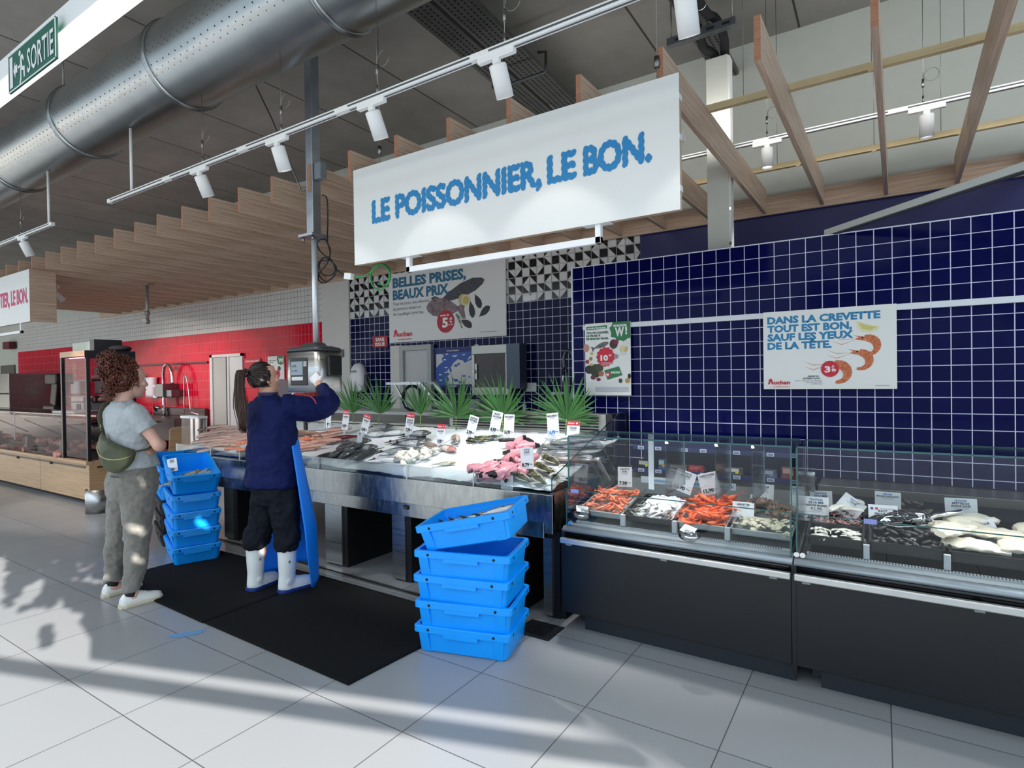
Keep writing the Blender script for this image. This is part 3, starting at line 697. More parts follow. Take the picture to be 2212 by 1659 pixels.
b = MB(); b.tube(curve3(pts([(764, 598), (785, 597), (800, 588), (815, 576), (830, 571), (841, 580), (842, 600), (833, 620), (817, 626), (804, 615), (800, 595), (808, 577), (826, 571), (843, 590), (840, 610), (822, 627), (806, 618), (803, 592), (814, 575), (832, 573), (841, 592), (834, 615), (815, 612)], -1.30, o0), 6), .0055, 6); b.build('cable', mat('cable_green', '3f9a55', .5), gc)
p = at(754, 597, 'y', -1.30)
b = MB(); M_ = Matrix.Translation(p) @ Matrix.Rotation(math.radians(10), 4, 'Y'); b.box(-.04, .04, -.02, .02, -.026, .026, M_); tag(b.build('cable_connector', WHITE, bevel=.005), 'small white connector box joining the black and the green cable', 'connector')

scl = thing('hanging_scale', 'steel hanging shop scale with screen and keypad at the end of the post', 'scale', (PX+.0, PY-.02, 1.42))
sw, sd, sh_ = .215, .13, .36
b = MB()
def rrect(hw, hd, r, z, n=6):
    out = []
    for cx, cy, a0 in ((hw-r, hd-r, 0), (-hw+r, hd-r, 90), (-hw+r, -hd+r, 180), (hw-r, -hd+r, 270)):
        for k in range(n+1):
            a = math.radians(a0+90*k/n); out.append(Vector((cx+r*math.cos(a), cy+r*math.sin(a), z)))
    return out
b.rings([rrect(sw-.012, sd-.012, .05, -.008), rrect(sw, sd, .055, .0), rrect(sw, sd, .055, .33)]); b.build('body', STEEL, scl)
b = MB(); b.rings([rrect(sw+.004, sd+.004, .055, .33), rrect(sw-.005, sd-.005, .055, .352), rrect(sw-.05, sd-.04, .05, .368), rrect(.11, .07, .04, .372), rrect(.085, .055, .04, .40)]); b.build('top_cover', mat('scale_cover', '33363b', .4), scl)
b = MB(); b.box(-.135, .085, -sd-.006, -sd+.01, .05, .275); b.build('bezel', BLACK, scl, bevel=.008)
b = MB(); b.box(-.118, .030, -sd-.0075, -sd-.004, .135, .245); b.build('screen', mat('scale_screen', '76828c', .2, emit='76828c', estr=.35), scl)
b = MB(); b.box(-.112, .030, -sd-.0078, -sd-.004, .092, .122); b.build('label_slot', mat('label_paper', 'dcdcdc', .6), scl)
b = MB(); b.text('14,90', (-.105, -sd-.0085, .20), (1, 0, 0), (0, 0, 1), h=.02); b.text('kg  0,852', (-.105, -sd-.0085, .165), (1, 0, 0), (0, 0, 1), h=.014); b.build('readout', DARK, scl)
for i in range(3):
    for j in range(3):
        b = MB(); b.box(.042+i*.013, .052+i*.013, -sd-.009, -sd-.005, .205+j*.014, .215+j*.014); b.build('key', mat('key_white', 'd8d8d8', .5), scl)
b = MB(); b.box(sw-.004, sw+.025, -.05, .09, .12, .29); b.build('side_grip', BLACK, scl, bevel=.03, seg=4)
b = MB(); fr = [(.20, -.05, .0), (.225, -.07, -.06), (.235, -.08, -.10), (.235, -.08, -.29), (.22, -.08, -.315), (.0, -.08, -.325), (-.2, -.08, -.32), (-.235, -.08, -.29), (-.235, -.08, -.10), (-.2, -.05, 0)]
b.tube(curve3(fr, 5), .007, 8); b.build('pan_frame', CHROME, scl)
b = MB(); b.lathe([(.06, -.20), (.12, -.19), (.17, -.165), (.19, -.145), (.186, -.145), (.165, -.16), (.115, -.184), (.0, -.19)], (-.02, -.06, -.05), 32); b.build('pan', STEEL, scl)
b = MB(); b.box(-.035, -.005, -.09, -.07, -.315, -.24); b.build('pan_post', BLACK, scl)
# ------------------------------------------------------------------ the fish counter
CX0, CX1, CYF, CYB = -3.87, 0.56, -1.42, -0.25
ct = thing('fish_counter', 'long stainless steel fish counter with a sloping bed of ice', 'counter', ((CX0+CX1)/2, CYF, 0)); CO = Vector(ct.location)
def rel(b, name, m, parent=None, **k): return b.build(name, m, parent, rel=False, **k)
b = MB(); b.box(CX0, CX1, CYF, CYF+.02, .615, .79); b.box(CX1-.06, CX1, CYF-.006, CYF, .555, .79); b.box(CX0-.004, CX0+.02, CYF-.004, CYF, .60, .80); rel(b, 'apron', STEELM, ct, bevel=.004)
b = MB(); b.box(CX0+.05, CX1-.1, CYF+.06, CYF+.075, .50, .615); rel(b, 'lower_apron', STEELM, ct, bevel=.003)
b = MB(); b.box(CX0+.02, CX1-.02, CYF+.09, CYB, .56, .60); rel(b, 'underside', mat('counter_underside', '1d2430', .35, .6), ct)
b = MB(); b.box(CX1-.02, CX1, CYF, CYB+.15, .555, .80); rel(b, 'end_panel', STEELM, ct)
b = MB(); b.box(CX0, CX0+.02, CYF, CYB, .60, .80); rel(b, 'side_panel', STEELM, ct)
b = MB(); b.box(-.72, -.67, CYF+.052, CYF+.062, .555, .585); b.mi(1).text('-2', (-.711, CYF+.0505, .562), (1, 0, 0), (0, 0, 1), h=.014); rel(b, 'thermostat', [BLACK, mat('readout_white', 'd8e4f0', .5)], ct)
LEGD = mat('leg_dark', '141518', .4)
for x0, x1 in ((-3.10, -2.95), (-1.63, -1.43), (-.87, -.74), (.10, .24), (.44, .50)):
    b = MB(); b.box(x0, x1, CYF+.085, CYF+.10, .015, .50); b.mi(1).box(x0+.02, x1+.05, CYF+.10, -.5, 0.0, .56); rel(b, 'leg', [STEEL, LEGD], ct)
b = MB(); b.box(CX0, -1.2, CYB, CYB+.12, .6, 1.07); b.box(-1.2, .40, CYB, CYB+.14, .6, 1.06); b.box(-1.2, .44, CYB+.02, CYB+.16, 1.06, 1.205); b.box(.36, .44, CYB-.02, CYB, .80, 1.205); rel(b, 'back_upstand', mat('upstand_steel', 'b5b4ac', .4, .9), ct, bevel=.004)
b = MB()
for i in range(5): b.box(-1.15, .33, CYB+.012, CYB+.021, 1.075+i*.024, 1.087+i*.024)
for i in range(9): b.box(CX0+.05, -1.25, CYB-.004, CYB, .90+i*.018, .908+i*.018)
rel(b, 'vent_slots', DARK, ct)
b = MB(); b.box(.445, .50, CYB-.1, -.02, .5, 1.215); rel(b, 'end_casing', mat('casing_black', '0f1118', .3), ct)
def slope(y): return .80+(y+1.39)*.205
def ice_h(x, y):
    n = noise.fractal(Vector((x*2.1, y*2.3, 0)), 1.0, 2.0, 4)*.022+noise.noise(Vector((x*22, y*22, 4)))*.006+noise.noise(Vector((x*55, y*55, 9)))*.004
    return slope(y)+n+.012
NX, NYY = 300, 84
b = MB(); vs_ = []; fs = []
for j in range(NYY+1):
    for i in range(NX+1):
        x = CX0+.03+(CX1-CX0-.06)*i/NX; y = -1.385+(CYB+1.385-.005)*j/NYY; vs_.append((x, y, ice_h(x, y)))
for j in range(NYY):
    for i in range(NX): a = j*(NX+1)+i; fs.append((a, a+1, a+NX+2, a+NX+1))
b.add(vs_, fs, True)
ice = rel(b, 'ice_bed', mat('crushed_ice', 'eef4fa', .35, var=.04, vscale=30, bump=.6, bscale=70, sss=.25), ct)
b = MB(); b.box(CX0+.02, CX1-.02, CYF+.02, CYF+.026, .77, .885)
lip = rel(b, 'front_lip', PLEXI, ct)
b = MB()
for x in (-3.2, -2.72, -1.62, -.65, -.05): b.box(x, x+.006, CYF+.012, CYF+.02, .785, .885)
rel(b, 'lip_joint', mat('joint_white', 'e8ecee', .3), ct)
b = MB(); P2 = [(CYF+.03, .78), (CYF+.03, .885), (CYB-.05, 1.23), (CYB+.08, 1.23), (CYB+.08, .80)]
b.poly([(-(y), z) for y, z in P2], (CX1-.025, 0, 0), (0, -1, 0), (0, 0, 1), .006); rel(b, 'end_glass', GLASS, ct)
b = MB(); b.bar((CX1-.022, CYF+.03, .885), (CX1-.022, CYB-.05, 1.23), .007, .004); b.bar((CX1-.022, CYF+.03, .78), (CX1-.022, CYF+.03, .885), .006, .006, up=(1, 0, 0)); rel(b, 'end_glass_edge', GLASSE, ct)
def bed(u, v, lift=0.0):
    """the point of the ice bed seen at a place of the photograph"""
    d = CR*((u-1106)/FPX) - CU*((v-829.5)/FPX) + fwd
    k = .205; t = (.812+lift+(CAM.y+1.39)*k-CAM.z)/(d.z-k*d.y); p = CAM+d*t
    p.y = max(-1.36, min(CYB-.03, p.y)); p.x = min(CX1-.06, p.x)
    return Vector((p.x, p.y, ice_h(p.x, p.y)+lift))
SLN = math.atan(.205)
# ---- fish prototypes: body along +x (head at +x), lying on its side
def fish_proto(name, label, L, H, Tk, mb, mf, cat='fish', belly=None, head=None, fork=.35, group=None):
    t = thing(name, label, cat, (0, 0, 0), 0, group)
    prof = [(-.42, .10), (-.36, .13), (-.28, .22), (-.15, .38), (0, .48), (.14, .5), (.26, .46), (.36, .36), (.44, .22), (.49, .10), (.5, .03)]
    b = MB(); n = 14; rs = []
    for s, h in prof: rs.append([Vector((s*L, h*H*math.cos(k*2*PI/n), (h*Tk*(1.0 if s < .3 else .9))*math.sin(k*2*PI/n)+Tk*.45)) for k in range(n)])
    b.rings(rs)
    for i, f in enumerate(b.f):
        if len(f) == 4:
            c = sum((Vector(b.v[j]) for j in f), Vector())/4
            if c.y < -.12*H: b.m[i] = 1
            if c.x > .30*L: b.m[i] = 2
    b.build('body', [mb, belly or mb, head or mb], t)
    b = MB(); b.poly([(-.40*L, .07*H), (-.52*L, fork*H), (-.58*L, fork*H*1.1), (-.50*L, 0), (-.58*L, -fork*H*1.1), (-.52*L, -fork*H), (-.40*L, -.07*H)], (0, 0, Tk*.46), (1, 0, 0), (0, 1, 0), .004); b.build('tail_fin', mf, t)
    b = MB(); b.poly([(.18*L, .47*H), (.10*L, .62*H), (-.05*L, .60*H), (-.22*L, .42*H), (-.30*L, .24*H), (-.2*L, .3*H), (0, .45*H)], (0, 0, Tk*.5), (1, 0, 0), (0, 1, 0), .004); b.build('dorsal_fin', mf, t)
    b = MB(); b.ell((.40*L, .07*H, Tk*.72), .028*L, .028*L, .010*L, 10, 6); b.mi(1).ell((.40*L, .07*H, Tk*.76), .015*L, .015*L, .008*L, 8, 5); b.build('eye', [mat('fish_eye', 'd8d2b0', .15), DARK], t)
    b = MB(); b.poly([(.22*L, -.05*H), (.05*L, .06*H), (.02*L, -.04*H), (.06*L, -.14*H)], (0, 0, Tk*.93), (1, 0, 0), (0, 1, 0), .003); b.build('side_fin', mf, t)
    return t
FIN = mat('fin_dark', '2d3033', .35); FINP = mat('fin_pale', 'b9b6ae', .35)
SILV = mat('fish_silver', 'a9afb3', .18, .25, var=.25, vscale=25, stretch=(1, 3, 3)); DKF = mat('fish_slate', '43484c', .2, .2, var=.35, vscale=20); BEL = mat('fish_belly', 'd7dadb', .2, .1)
bream = fish_proto('sea_bream', 'x', .27, .115, .05, DKF, FIN, belly=SILV, head=mat('bream_head', '55595c', .2, .15, var=.2), group='slate grey sea bream on the ice')
bream_s = fish_proto('sea_bream', 'x', .28, .115, .05, SILV, FIN, belly=BEL, head=mat('bream_head_pale', 'c2c7ca', .18, .2, var=.3, vscale=30), group='silver sea bream on the ice')
OLIV = mat('mackerel_back', '6b6f55', .2, .3, col2='33382c', vscale=14, stretch=(3, .6, .6))
mack = fish_proto('mackerel', 'x', .30, .065, .045, OLIV, FINP, belly=mat('mackerel_belly', 'cfccb9', .18, .35, var=.2), head=mat('mackerel_head', '9c8f63', .2, .3, var=.3), fork=.55, group='olive striped mackerel at the right front of the ice')
gurn = fish_proto('red_mullet', 'x', .30, .085, .05, mat('mullet_back', 'b9968c', .25, .1, col2='7c7a72', vscale=10), FINP, belly=mat('mullet_belly', 'dcc8bd', .25), head=mat('mullet_head', 'b7807a', .25, var=.25), group='pinkish mullet on the ice')
bass = fish_proto('sea_bass', 'x', .40, .09, .055, mat('bass_back', '8a8e8f', .18, .3, var=.25, vscale=18), FIN, belly=mat('bass_belly', 'e3e4e2', .18, .2), fork=.45, group='silver sea bass behind the end glass')
trout = fish_proto('trout', 'x', .46, .10, .06, mat('trout_side', 'a98d88', .2, .2, col2='7d7f80', vscale=8), FIN, belly=BEL, head=SILV)
protos = {}
def lay(p, u, v, ang, label, lift=0.0, roll=0.0, sc=1.0, pos=None):
    P = bed(u, v, lift) if pos is None else Vector(pos)
    R_ = Matrix.Rotation(SLN, 4, 'X') @ Matrix.Rotation(math.radians(ang), 4, 'Z') @ Matrix.Rotation(math.radians(roll), 4, 'X')
    if id(p) not in protos: protos[id(p)] = 1; o = p; o.location = P; o.rotation_euler = R_.to_euler(); o.scale = (sc,)*3; o['label'] = label
    else: o = dup(p, P, R_.to_euler(), sc, label)
    return o
GA = 'dark sea bream in the heap at the front left, heads to the glass'
for u, v, a, l, r in ((713, 992, -120, 0, 0), (735, 985, -75, .02, 15), (757, 985, -80, .02, 10), (775, 990, -95, .01, 10), (792, 985, -100, .0, 10), (748, 968, -70, .05, 10), (768, 970, -85, .05, 0), (786, 972, 20, .02, 0), (775, 958, 10, .05, 0)): lay(bream, u, v, a, GA, l, r)
lay(bream, 868, 958, 8, 'dark sea bream behind the white fish pieces, left of the largest', .0); lay(bream, 890, 965, 12, 'largest black sea bream, head right, just behind the white fish pieces', .045, 8, 1.1)
lay(bream, 855, 983, 18, 'dark sea bream with its tail at the front glass, left of the white pieces', .0, 0, 1.05)
lay(bream, 905, 940, 5, 'dark sea bream in the back row below the palm leaf, upper of the pair', .04); lay(bream, 895, 948, 3, 'dark sea bream in the back row below the palm leaf, lower of the pair', .0)
lay(bream, 826, 925, 10, 'dark sea bream half hidden behind the two silver bream', .03)
lay(bream_s, 808, 943, 5, 'pale silver sea bream, left of the two at the back', .0); lay(bream_s, 852, 938, 25, 'pale silver sea bream, right of the two at the back', .01)
lay(bass, 838, 1000, 6, 'pale silver bass lying along the front glass', 0, 0, .75)
lay(gurn, 937, 968, 160, 'pinkish mullet under the red headed price card', .0); lay(gurn, 985, 953, 130, 'pinkish mullet with a red face at the stem of the tall palm leaf', .01, 0, .9); lay(gurn, 962, 972, -15, 'pinkish mullet with its tail beside the net', 0)
for u, v, a, l, lab in ((1150, 1028, -38, 0, 'front'), (1175, 1015, -36, .03, 'middle'), (1192, 1000, -34, .05, 'upper'), (1165, 1042, -40, .0, 'lowest'), (1195, 1030, -42, .0, 'rightmost'), (1130, 1040, -30, .0, 'leftmost')):
    lay(mack, u, v, 180+a if lab != 'x' else a, 'olive striped mackerel, %s of six at the right front of the ice' % lab, l)
lay(bass, 1172, 968, -75, 'grey fish bent on edge between the pink pieces and the end glass', .02, 60, .6)
for u, v, a, l in ((1225, 970, 15, .0), (1245, 962, 20, .03), (1262, 972, 12, .0), (1225, 985, 10, .03)): lay(bass, u, v, 180+a, 'silver sea bass seen through the glass at the right end of the ice', l)
lay(trout, 1235, 1000, 188, 'brownish pink trout below the silver bass, behind the end glass', .0)
for k in range(9): lay(mack, 1015+k*6, 955-(k % 3)*4, 150+k*9, 'thin black and white fish in the small heap right of the net', (k % 2)*.012, 0, .55)
lay(mack, 960, 1004, 24, 'single thin silver fish on the bare ice below the net', .005, 0, .6)
# fillets and pieces (one mesh each)
def blob(name, L, Wd, Hh, m, seed, bend=.0, n=14, lumps=.12):
    r = random.Random(seed); b = MB(); rs = []
    for i in range(11):
        s = i/10; w = (math.sin(PI*min(1, .12+s*.88))**.6)*(1-.3*s); c = bend*math.sin(PI*s)
        rs.append([Vector(((s-.5)*L, c+Wd/2*w*math.cos(k*2*PI/n)*(1+r.uniform(-lumps, lumps)), max(0, Hh*.5*(1+math.sin(k*2*PI/n)*.95)*(.5+.5*w)*(1+r.uniform(-lumps, lumps))))) for k in range(n)])
    b.rings(rs); return b.build(name, m)
def lay1(o, first, u, v, ang, lift, label, cat, group, sc=1.0, pos=None, tilt=(0, 0)):
    P = bed(u, v, lift) if pos is None else Vector(pos)
    R_ = Matrix.Rotation(SLN+tilt[0], 4, 'X') @ Matrix.Rotation(tilt[1], 4, 'Y') @ Matrix.Rotation(math.radians(ang), 4, 'Z')
    q = o if first else o.copy()
    if not first: COL.objects.link(q)
    q.location = P; q.rotation_euler = R_.to_euler(); q.scale = (sc,)*3 if not hasattr(sc, '__len__') else sc
    tag(q, label, cat, group); return q
FIL = mat('fillet_white', 'e0c3b4', .25, col2='c99d90', vscale=7, stretch=(1, 5, 5), sss=.1)
FILP = mat('fillet_pink', 'ecbfac', .25, col2='d89a86', vscale=7, stretch=(1, 5, 5), sss=.1)
ff = blob('fish_fillet', .30, .10, .035, FIL, 3, .02); first = True
for r_ in range(5):
    for k in range(8):
        u = 448+k*14+r_*2; v = 982-k*5.5-r_*13+rnd.uniform(-2, 2)
        if u > 560 or v < 925: continue
        lay1(ff, first, u, v, 35+rnd.uniform(-12, 12), .01+.02*(r_ % 3)+.01*(k % 2), 'pale fish fillet in the pile on the left end of the ice', 'fillet', 'pale fillets piled on the left of the counter', rnd.uniform(.9, 1.15)); first = False
fp = blob('fish_fillet', .30, .09, .03, FILP, 5, .015); first = True
for k in range(16):
    u = 645+(k % 8)*12; v = 975-(k % 8)*4-(k//8)*18
    lay1(fp, first, u, v, 30+rnd.uniform(-8, 8), .01+.012*(k % 3), 'pink fish fillet in the row between the worker and the dark red strip', 'fillet', 'pink fillets under the hanging scale', 1.0); first = False
SALM = mat('salmon', 'e8703f', .25, col2='f3a98a', vscale=12, stretch=(8, 1, 1))
so1 = blob('salmon_fillet', .16, .085, .035, SALM, 6); first = True
for u, v, a, lab in ((493, 976, 20, 'orange salmon block nearest the left end of the ice'), (530, 960, 35, 'orange salmon strip beside the worker'), (522, 978, 25, 'orange salmon piece with grey skin at the front of the pale fillets'), (668, 950, 10, 'orange salmon fillet under the pan of the hanging scale')):
    lay1(so1, first, u, v, a, .05, lab, 'salmon', 'salmon pieces on the ice'); first = False
tu = blob('tuna_loin', .30, .07, .04, mat('tuna', '6e1f2b', .25, var=.15), 8); lay1(tu, True, 740, 950, 32, .02, 'dark red tuna strip lying across the ice below the price cards', 'tuna', None)
b = MB(); b.box(-.13, .13, -.09, .09, 0, .004); pp = b.build('paper_sheet', mat('sheet_white', 'f1f4f6', .5), bevel=.001); tag(pp, 'white paper sheet on the ice, in front of the pink fillets', 'paper'); pp.location = bed(668, 985, .012); pp.rotation_euler = (SLN, 0, .2)
wp = blob('fish_piece', .075, .04, .028, mat('cod_white', 'f3efe2', .3, var=.05, sss=.15), 9, lumps=.2); first = True
for k in range(46):
    u = rnd.uniform(858, 945); v = 1003-(u-858)*.25+rnd.uniform(-18, 4)
    lay1(wp, first, u, v, rnd.uniform(0, 180), .005+rnd.uniform(0, .03), 'white fish piece in the heap at the middle of the front glass', 'fish piece', 'white fish pieces heaped at the front', rnd.uniform(.8, 1.2), tilt=(rnd.uniform(-.3, .3), rnd.uniform(-.3, .3))); first = False
PINKF = mat('monkfish_pink', 'eeb6bd', .25, col2='dd8f9e', vscale=9, sss=.1); BLKS = mat('skin_black', '1e1a1c', .3)
mk = []
for s in range(3):
    o = blob('monkfish_tail', .20, .085, .06, PINKF, 20+s, .02, lumps=.1)
    o.data.materials.append(BLKS)
    for p in o.data.polygons:
        if p.center.x > .05+.01*s and p.center.y > -.01: p.material_index = 1
    mk.append([o, True])
for k in range(42):
    f = k/41; v = 958+rnd.uniform(0, 85); u = 1128-(v-958)*1.05+rnd.uniform(-4, 78-(v-958)*.25)
    if u > 1150 or (v > 1020 and u > 1090): u = rnd.uniform(1030, 1080); v = rnd.uniform(1000, 1040)
    e = mk[k % 3]
    lay1(e[0], e[1], u, v, rnd.uniform(0, 360), .005+rnd.uniform(0, .05), 'pink skinned monkfish tail with black skin left on, in the large heap', 'monkfish', 'pink monkfish tails heaped on the right of the ice', rnd.uniform(.75, 1.05), tilt=(rnd.uniform(-.3, .3), rnd.uniform(-.3, .3))); e[1] = False
sq = blob('squid', .16, .05, .035, BLKS, 31); first = True
for u, v, a in ((1100, 958, 15), (1140, 955, -20), (1025, 1040, 100)):
    lay1(sq, first, u, v, a, .05, {1100: 'black skinned tail end at the back of the pink heap', 1140: 'black skinned tail end at the back right of the pink heap', 1025: 'dark tail end at the front tip of the pink heap'}[u], 'fish piece', None); first = False
# net divider between the white pieces and the bare ice
nt_ = thing('net_divider', 'clear plastic divider curving across the ice beside the white pieces', 'divider', bed(960, 990)); b = MB(); o0 = Vector(nt_.location)
L_ = [bed(880+k*13, 1010-k*5.5-k*k*.09) for k in range(9)]
for i in range(8): b.add([L_[i]-o0, L_[i+1]-o0, L_[i+1]-o0+Vector((0, 0, .06)), L_[i]-o0+Vector((0, 0, .06))], [(0, 1, 2, 3)])
b.build('strip', PLEXI, nt_)
b = MB(); b.tube([p-o0+Vector((0, 0, .062)) for p in L_], .003, 5); b.build('rim', mat('rim_clear', 'bfc6c8', .3), nt_)
# palm leaves standing along the back
LEAF = mat('palm_leaf', '437a35', .42, col2='28562b', vscale=3, sss=.05)
def palm(label, u, v, h, seed, spread=88, n=30, lean=0.0):
    P = at(u, v, 'y', CYB-.035); P.z = ice_h(P.x, P.y)-.01
    if P.x < CX0: P = at(u, v, 'y', .80); P.z = 1.0
    t = thing('palm_leaf', label, 'palm leaf', P, 0, 'palm leaves along the back of the ice'); r = random.Random(seed)
    b = MB(); b.tube([(0, 0, 0), (.0, .004, .07), (lean*.05, .008, .14)], [.006, .005, .004], 6); b.build('stem', mat('palm_stem', '7a9a4e', .5), t)
    b = MB(); c = Vector((lean*.05, .008, .13))
    for k in range(n):
        a = math.radians(-spread+2*spread*k/(n-1))+r.uniform(-.03, .03)+lean*.15
        L = h*(1-.22*(abs(a)/1.5)**2)*r.uniform(.88, 1.03); d = Vector((math.sin(a), -.10+r.uniform(-.16, .12), math.cos(a))).normalized()
        side = Vector((math.cos(a), r.uniform(-.15, .15), -math.sin(a))); dr = Vector((0, -.03-.10*abs(math.sin(a)), -.05*abs(math.sin(a))))*L
        w = .0135*h/.4; m_ = 5; rows = []
        for i in range(m_+1):
            s_ = i/m_; ww = w*(s_/.35)**.8 if s_ < .35 else w*(1-(s_-.35)/.65)**.8
            q = c+d*(L*s_)+dr*(s_**2.4); up = side.cross(d)*ww*.55
            rows.append((q-side*ww, q+up, q+side*ww))
        for i in range(m_):
            A, B_ = rows[i], rows[i+1]
            b.add([A[0], A[1], B_[1], B_[0]], [(0, 1, 2, 3)], True); b.add([A[1], A[2], B_[2], B_[1]], [(0, 1, 2, 3)], True)
    b.build('blade', LEAF, t)
palm('palm leaf nearest the hanging scale, leftmost of the row', 764, 918, .40, 1, 62, 24, -.3)
palm('second palm leaf from the scale, fanned low to the right', 818, 935, .42, 2, 70, 26, .25)
palm('narrow upright palm leaf in front of the grey door', 908, 925, .36, 3, 50, 22)
palm('wide palm leaf below the blue map', 985, 935, .44, 4, 88, 34)
palm('wide palm leaf in front of the steel cabinet with a window', 1085, 932, .44, 5, 95, 30)
palm('wide palm leaf at the end of the row, by the tiled partition', 1222, 938, .44, 6, 95, 32, .1)
palm('palm leaf behind the worker under the scale, mostly hidden', 668, 905, .30, 7, 75, 22)
palm('palm leaf left of the worker, by the doorway', 533, 922, .24, 8, 70, 20)
# price cards
CARD = mat('card_white', 'eef0f4', .45); CRED = mat('card_red', 'd0313f', .45); INK = mat('card_ink', '23252b', .6); INKG = mat('card_ink_grey', '8d9097', .6); CBLU = mat('card_blue', '2d7cc0', .5); STEM_ = glass('card_stem', (.9, .93, .95), .6)
def price_card(label, P, w, h, tilt=0.0, yaw=0.0, head=None, price='', title=(), sub=2, stem=.06, lean=-.12, tcol=None, group='price cards on the fish counter', flip=False, htxt=None, pcol=None):
    """a card whose lower edge centre is at P, facing the shop"""
    t = thing('price_card', label, 'price card', P, 0, group)
    M = Matrix.Rotation(yaw, 4, 'Z') @ Matrix.Rotation(lean, 4, 'X') @ Matrix.Rotation(tilt, 4, 'Y'); t.rotation_euler = M.to_euler()
    b = MB(); b.box(-w/2, w/2, 0, .0025, 0, h); b.build('card', CARD, t, bevel=.0008)
    y = -.0008; z = h*.96; U, V = (1, 0, 0), (0, 0, 1)
    if head == 'red':
        b = MB(); b.box(-w/2, w/2, -.001, 0, h*.78, h); b.mi(1)
        b.text(htxt or 'PRIX BAS', (-w*.42, -.0012, h*.85), U, V, h=h*.07, w=w*.5, bold=.03, depth=.0003); b.poly([(w*.28+w*.07*math.cos(k*PI/6), h*.885+w*.07*math.sin(k*PI/6)) for k in range(12)], (0, -.0014, 0), U, V)
        b.build('header', [CRED, CARD], t); z = h*.74
    b = MB()
    for i, s_ in enumerate(title):
        b.mi(1 if (tcol and i == 0) else 0)
        hh = h*.085; z -= hh*1.35; b.text(s_, (0, y, z), U, V, h=hh, w=min(w*.86, .72*hh*len(s_)*1.0), bold=.03, align='c', depth=.0004)
    b.mi(2)
    for i in range(sub):
        z -= h*.045; b.box(-w*(.25-.04*i), w*(.25-.04*i), y-.0002, y, z, z+h*.012)
    b.mi(0)
    if price:
        b.mi(3 if pcol else 0); b.text(price, (-w*.40, y, h*.12), U, V, h=h*.16, w=w*.56, bold=.05, depth=.0004); b.mi(0); b.text('€/kg', (w*.20, y, h*.19), U, V, h=h*.06, w=w*.2, bold=.02, depth=.0004)
        b.mi(0); b.text('FRANCE', (-w*.1, y, h*.04), U, V, h=h*.035, w=w*.2, depth=.0004)
    b.build('lettering', [INK, tcol or INK, INKG, pcol or INK], t)
    if stem:
        b = MB(); b.box(-w*.16, w*.16, .001, .003, -stem, h*.35); b.build('holder', STEM_, t)
    return t
def bed_card(label, u, vb, wpx, hpx, **k):
    """vb: where the lower edge is seen"""
    st_ = k.pop('stem', .05); lo, best = 0, None
    k2 = k.pop('deep', 0)
    P = bed(u, vb+k2); P.z += 0
    d = (P-CAM).dot(fwd); P = at(u, vb, 'y', P.y)
    return price_card(label, P, wpx*d/FPX*1.06, hpx*d/FPX, stem=max(.02, P.z-ice_h(P.x, P.y)+.01), **k)
bed_card('narrow price card with red heading, first from the scale', 707, 924, 18, 40, deep=14, head='red', price='9,90', title=('LINGUE',))
bed_card('narrow price card with red heading, second from the scale', 744, 928, 19, 42, deep=12, head='red', price='14,90', title=('SAUMON',), tilt=.06)
bed_card('tilted price card with red heading, third from the scale', 785, 936, 21, 42, deep=10, head='red', price='8,90', title=('DORADE',), tilt=.22)
bed_card('small plain price card in the heap of dark bream', 774, 966, 15, 34, deep=10, price='7,50', title=('BAR',), tilt=.08)
bed_card('price card with red heading above the black bream at the back', 882, 938, 22, 46, deep=14, head='red', price='7,99', title=('DORADE', 'ROYALE'), tilt=.08)
bed_card('price card with bright red heading stuck in the pinkish mullet', 951, 962, 20, 46, deep=12, head='red', price='9,90', title=('ROUGET',), tilt=-.02)
bed_card('tilted white price card beside the wide palm leaf below the map', 1014, 943, 24, 46, deep=14, price='2,99', title=('SARDINE', 'ENTIERE'), tilt=.24)
bed_card('tilted white price card left of its straight neighbour, below the cabinet window', 1066, 938, 26, 50, deep=16, price='4,99', title=('MULET', 'SAUVAGE'), tilt=.18)
bed_card('straight white price card right of its tilted neighbour, below the cabinet window', 1098, 943, 25, 48, deep=14, price='16,90', title=('ENCORNET',))
bed_card('white price card with blue figures below the last palm leaf', 1196, 944, 27, 52, deep=12, price='14,99', title=('MAQUEREAU',), tilt=-.12, pcol=CBLU)
bed_card('wide price card with red heading showing 4,95 behind the end glass', 1237, 955, 29, 46, deep=10, head='red', price='4,95', title=('TACAUD',))
bed_card('large price card showing 8,79 standing on the pink heap', 1139, 1013, 31, 46, deep=20, price='8,79', title=('LOTTE', 'QUEUE'), tilt=-.10)
bed_card('blank looking price card pressed against the front glass', 1095, 1062, 30, 36, deep=-10, price='', title=(), sub=6, lean=.0)
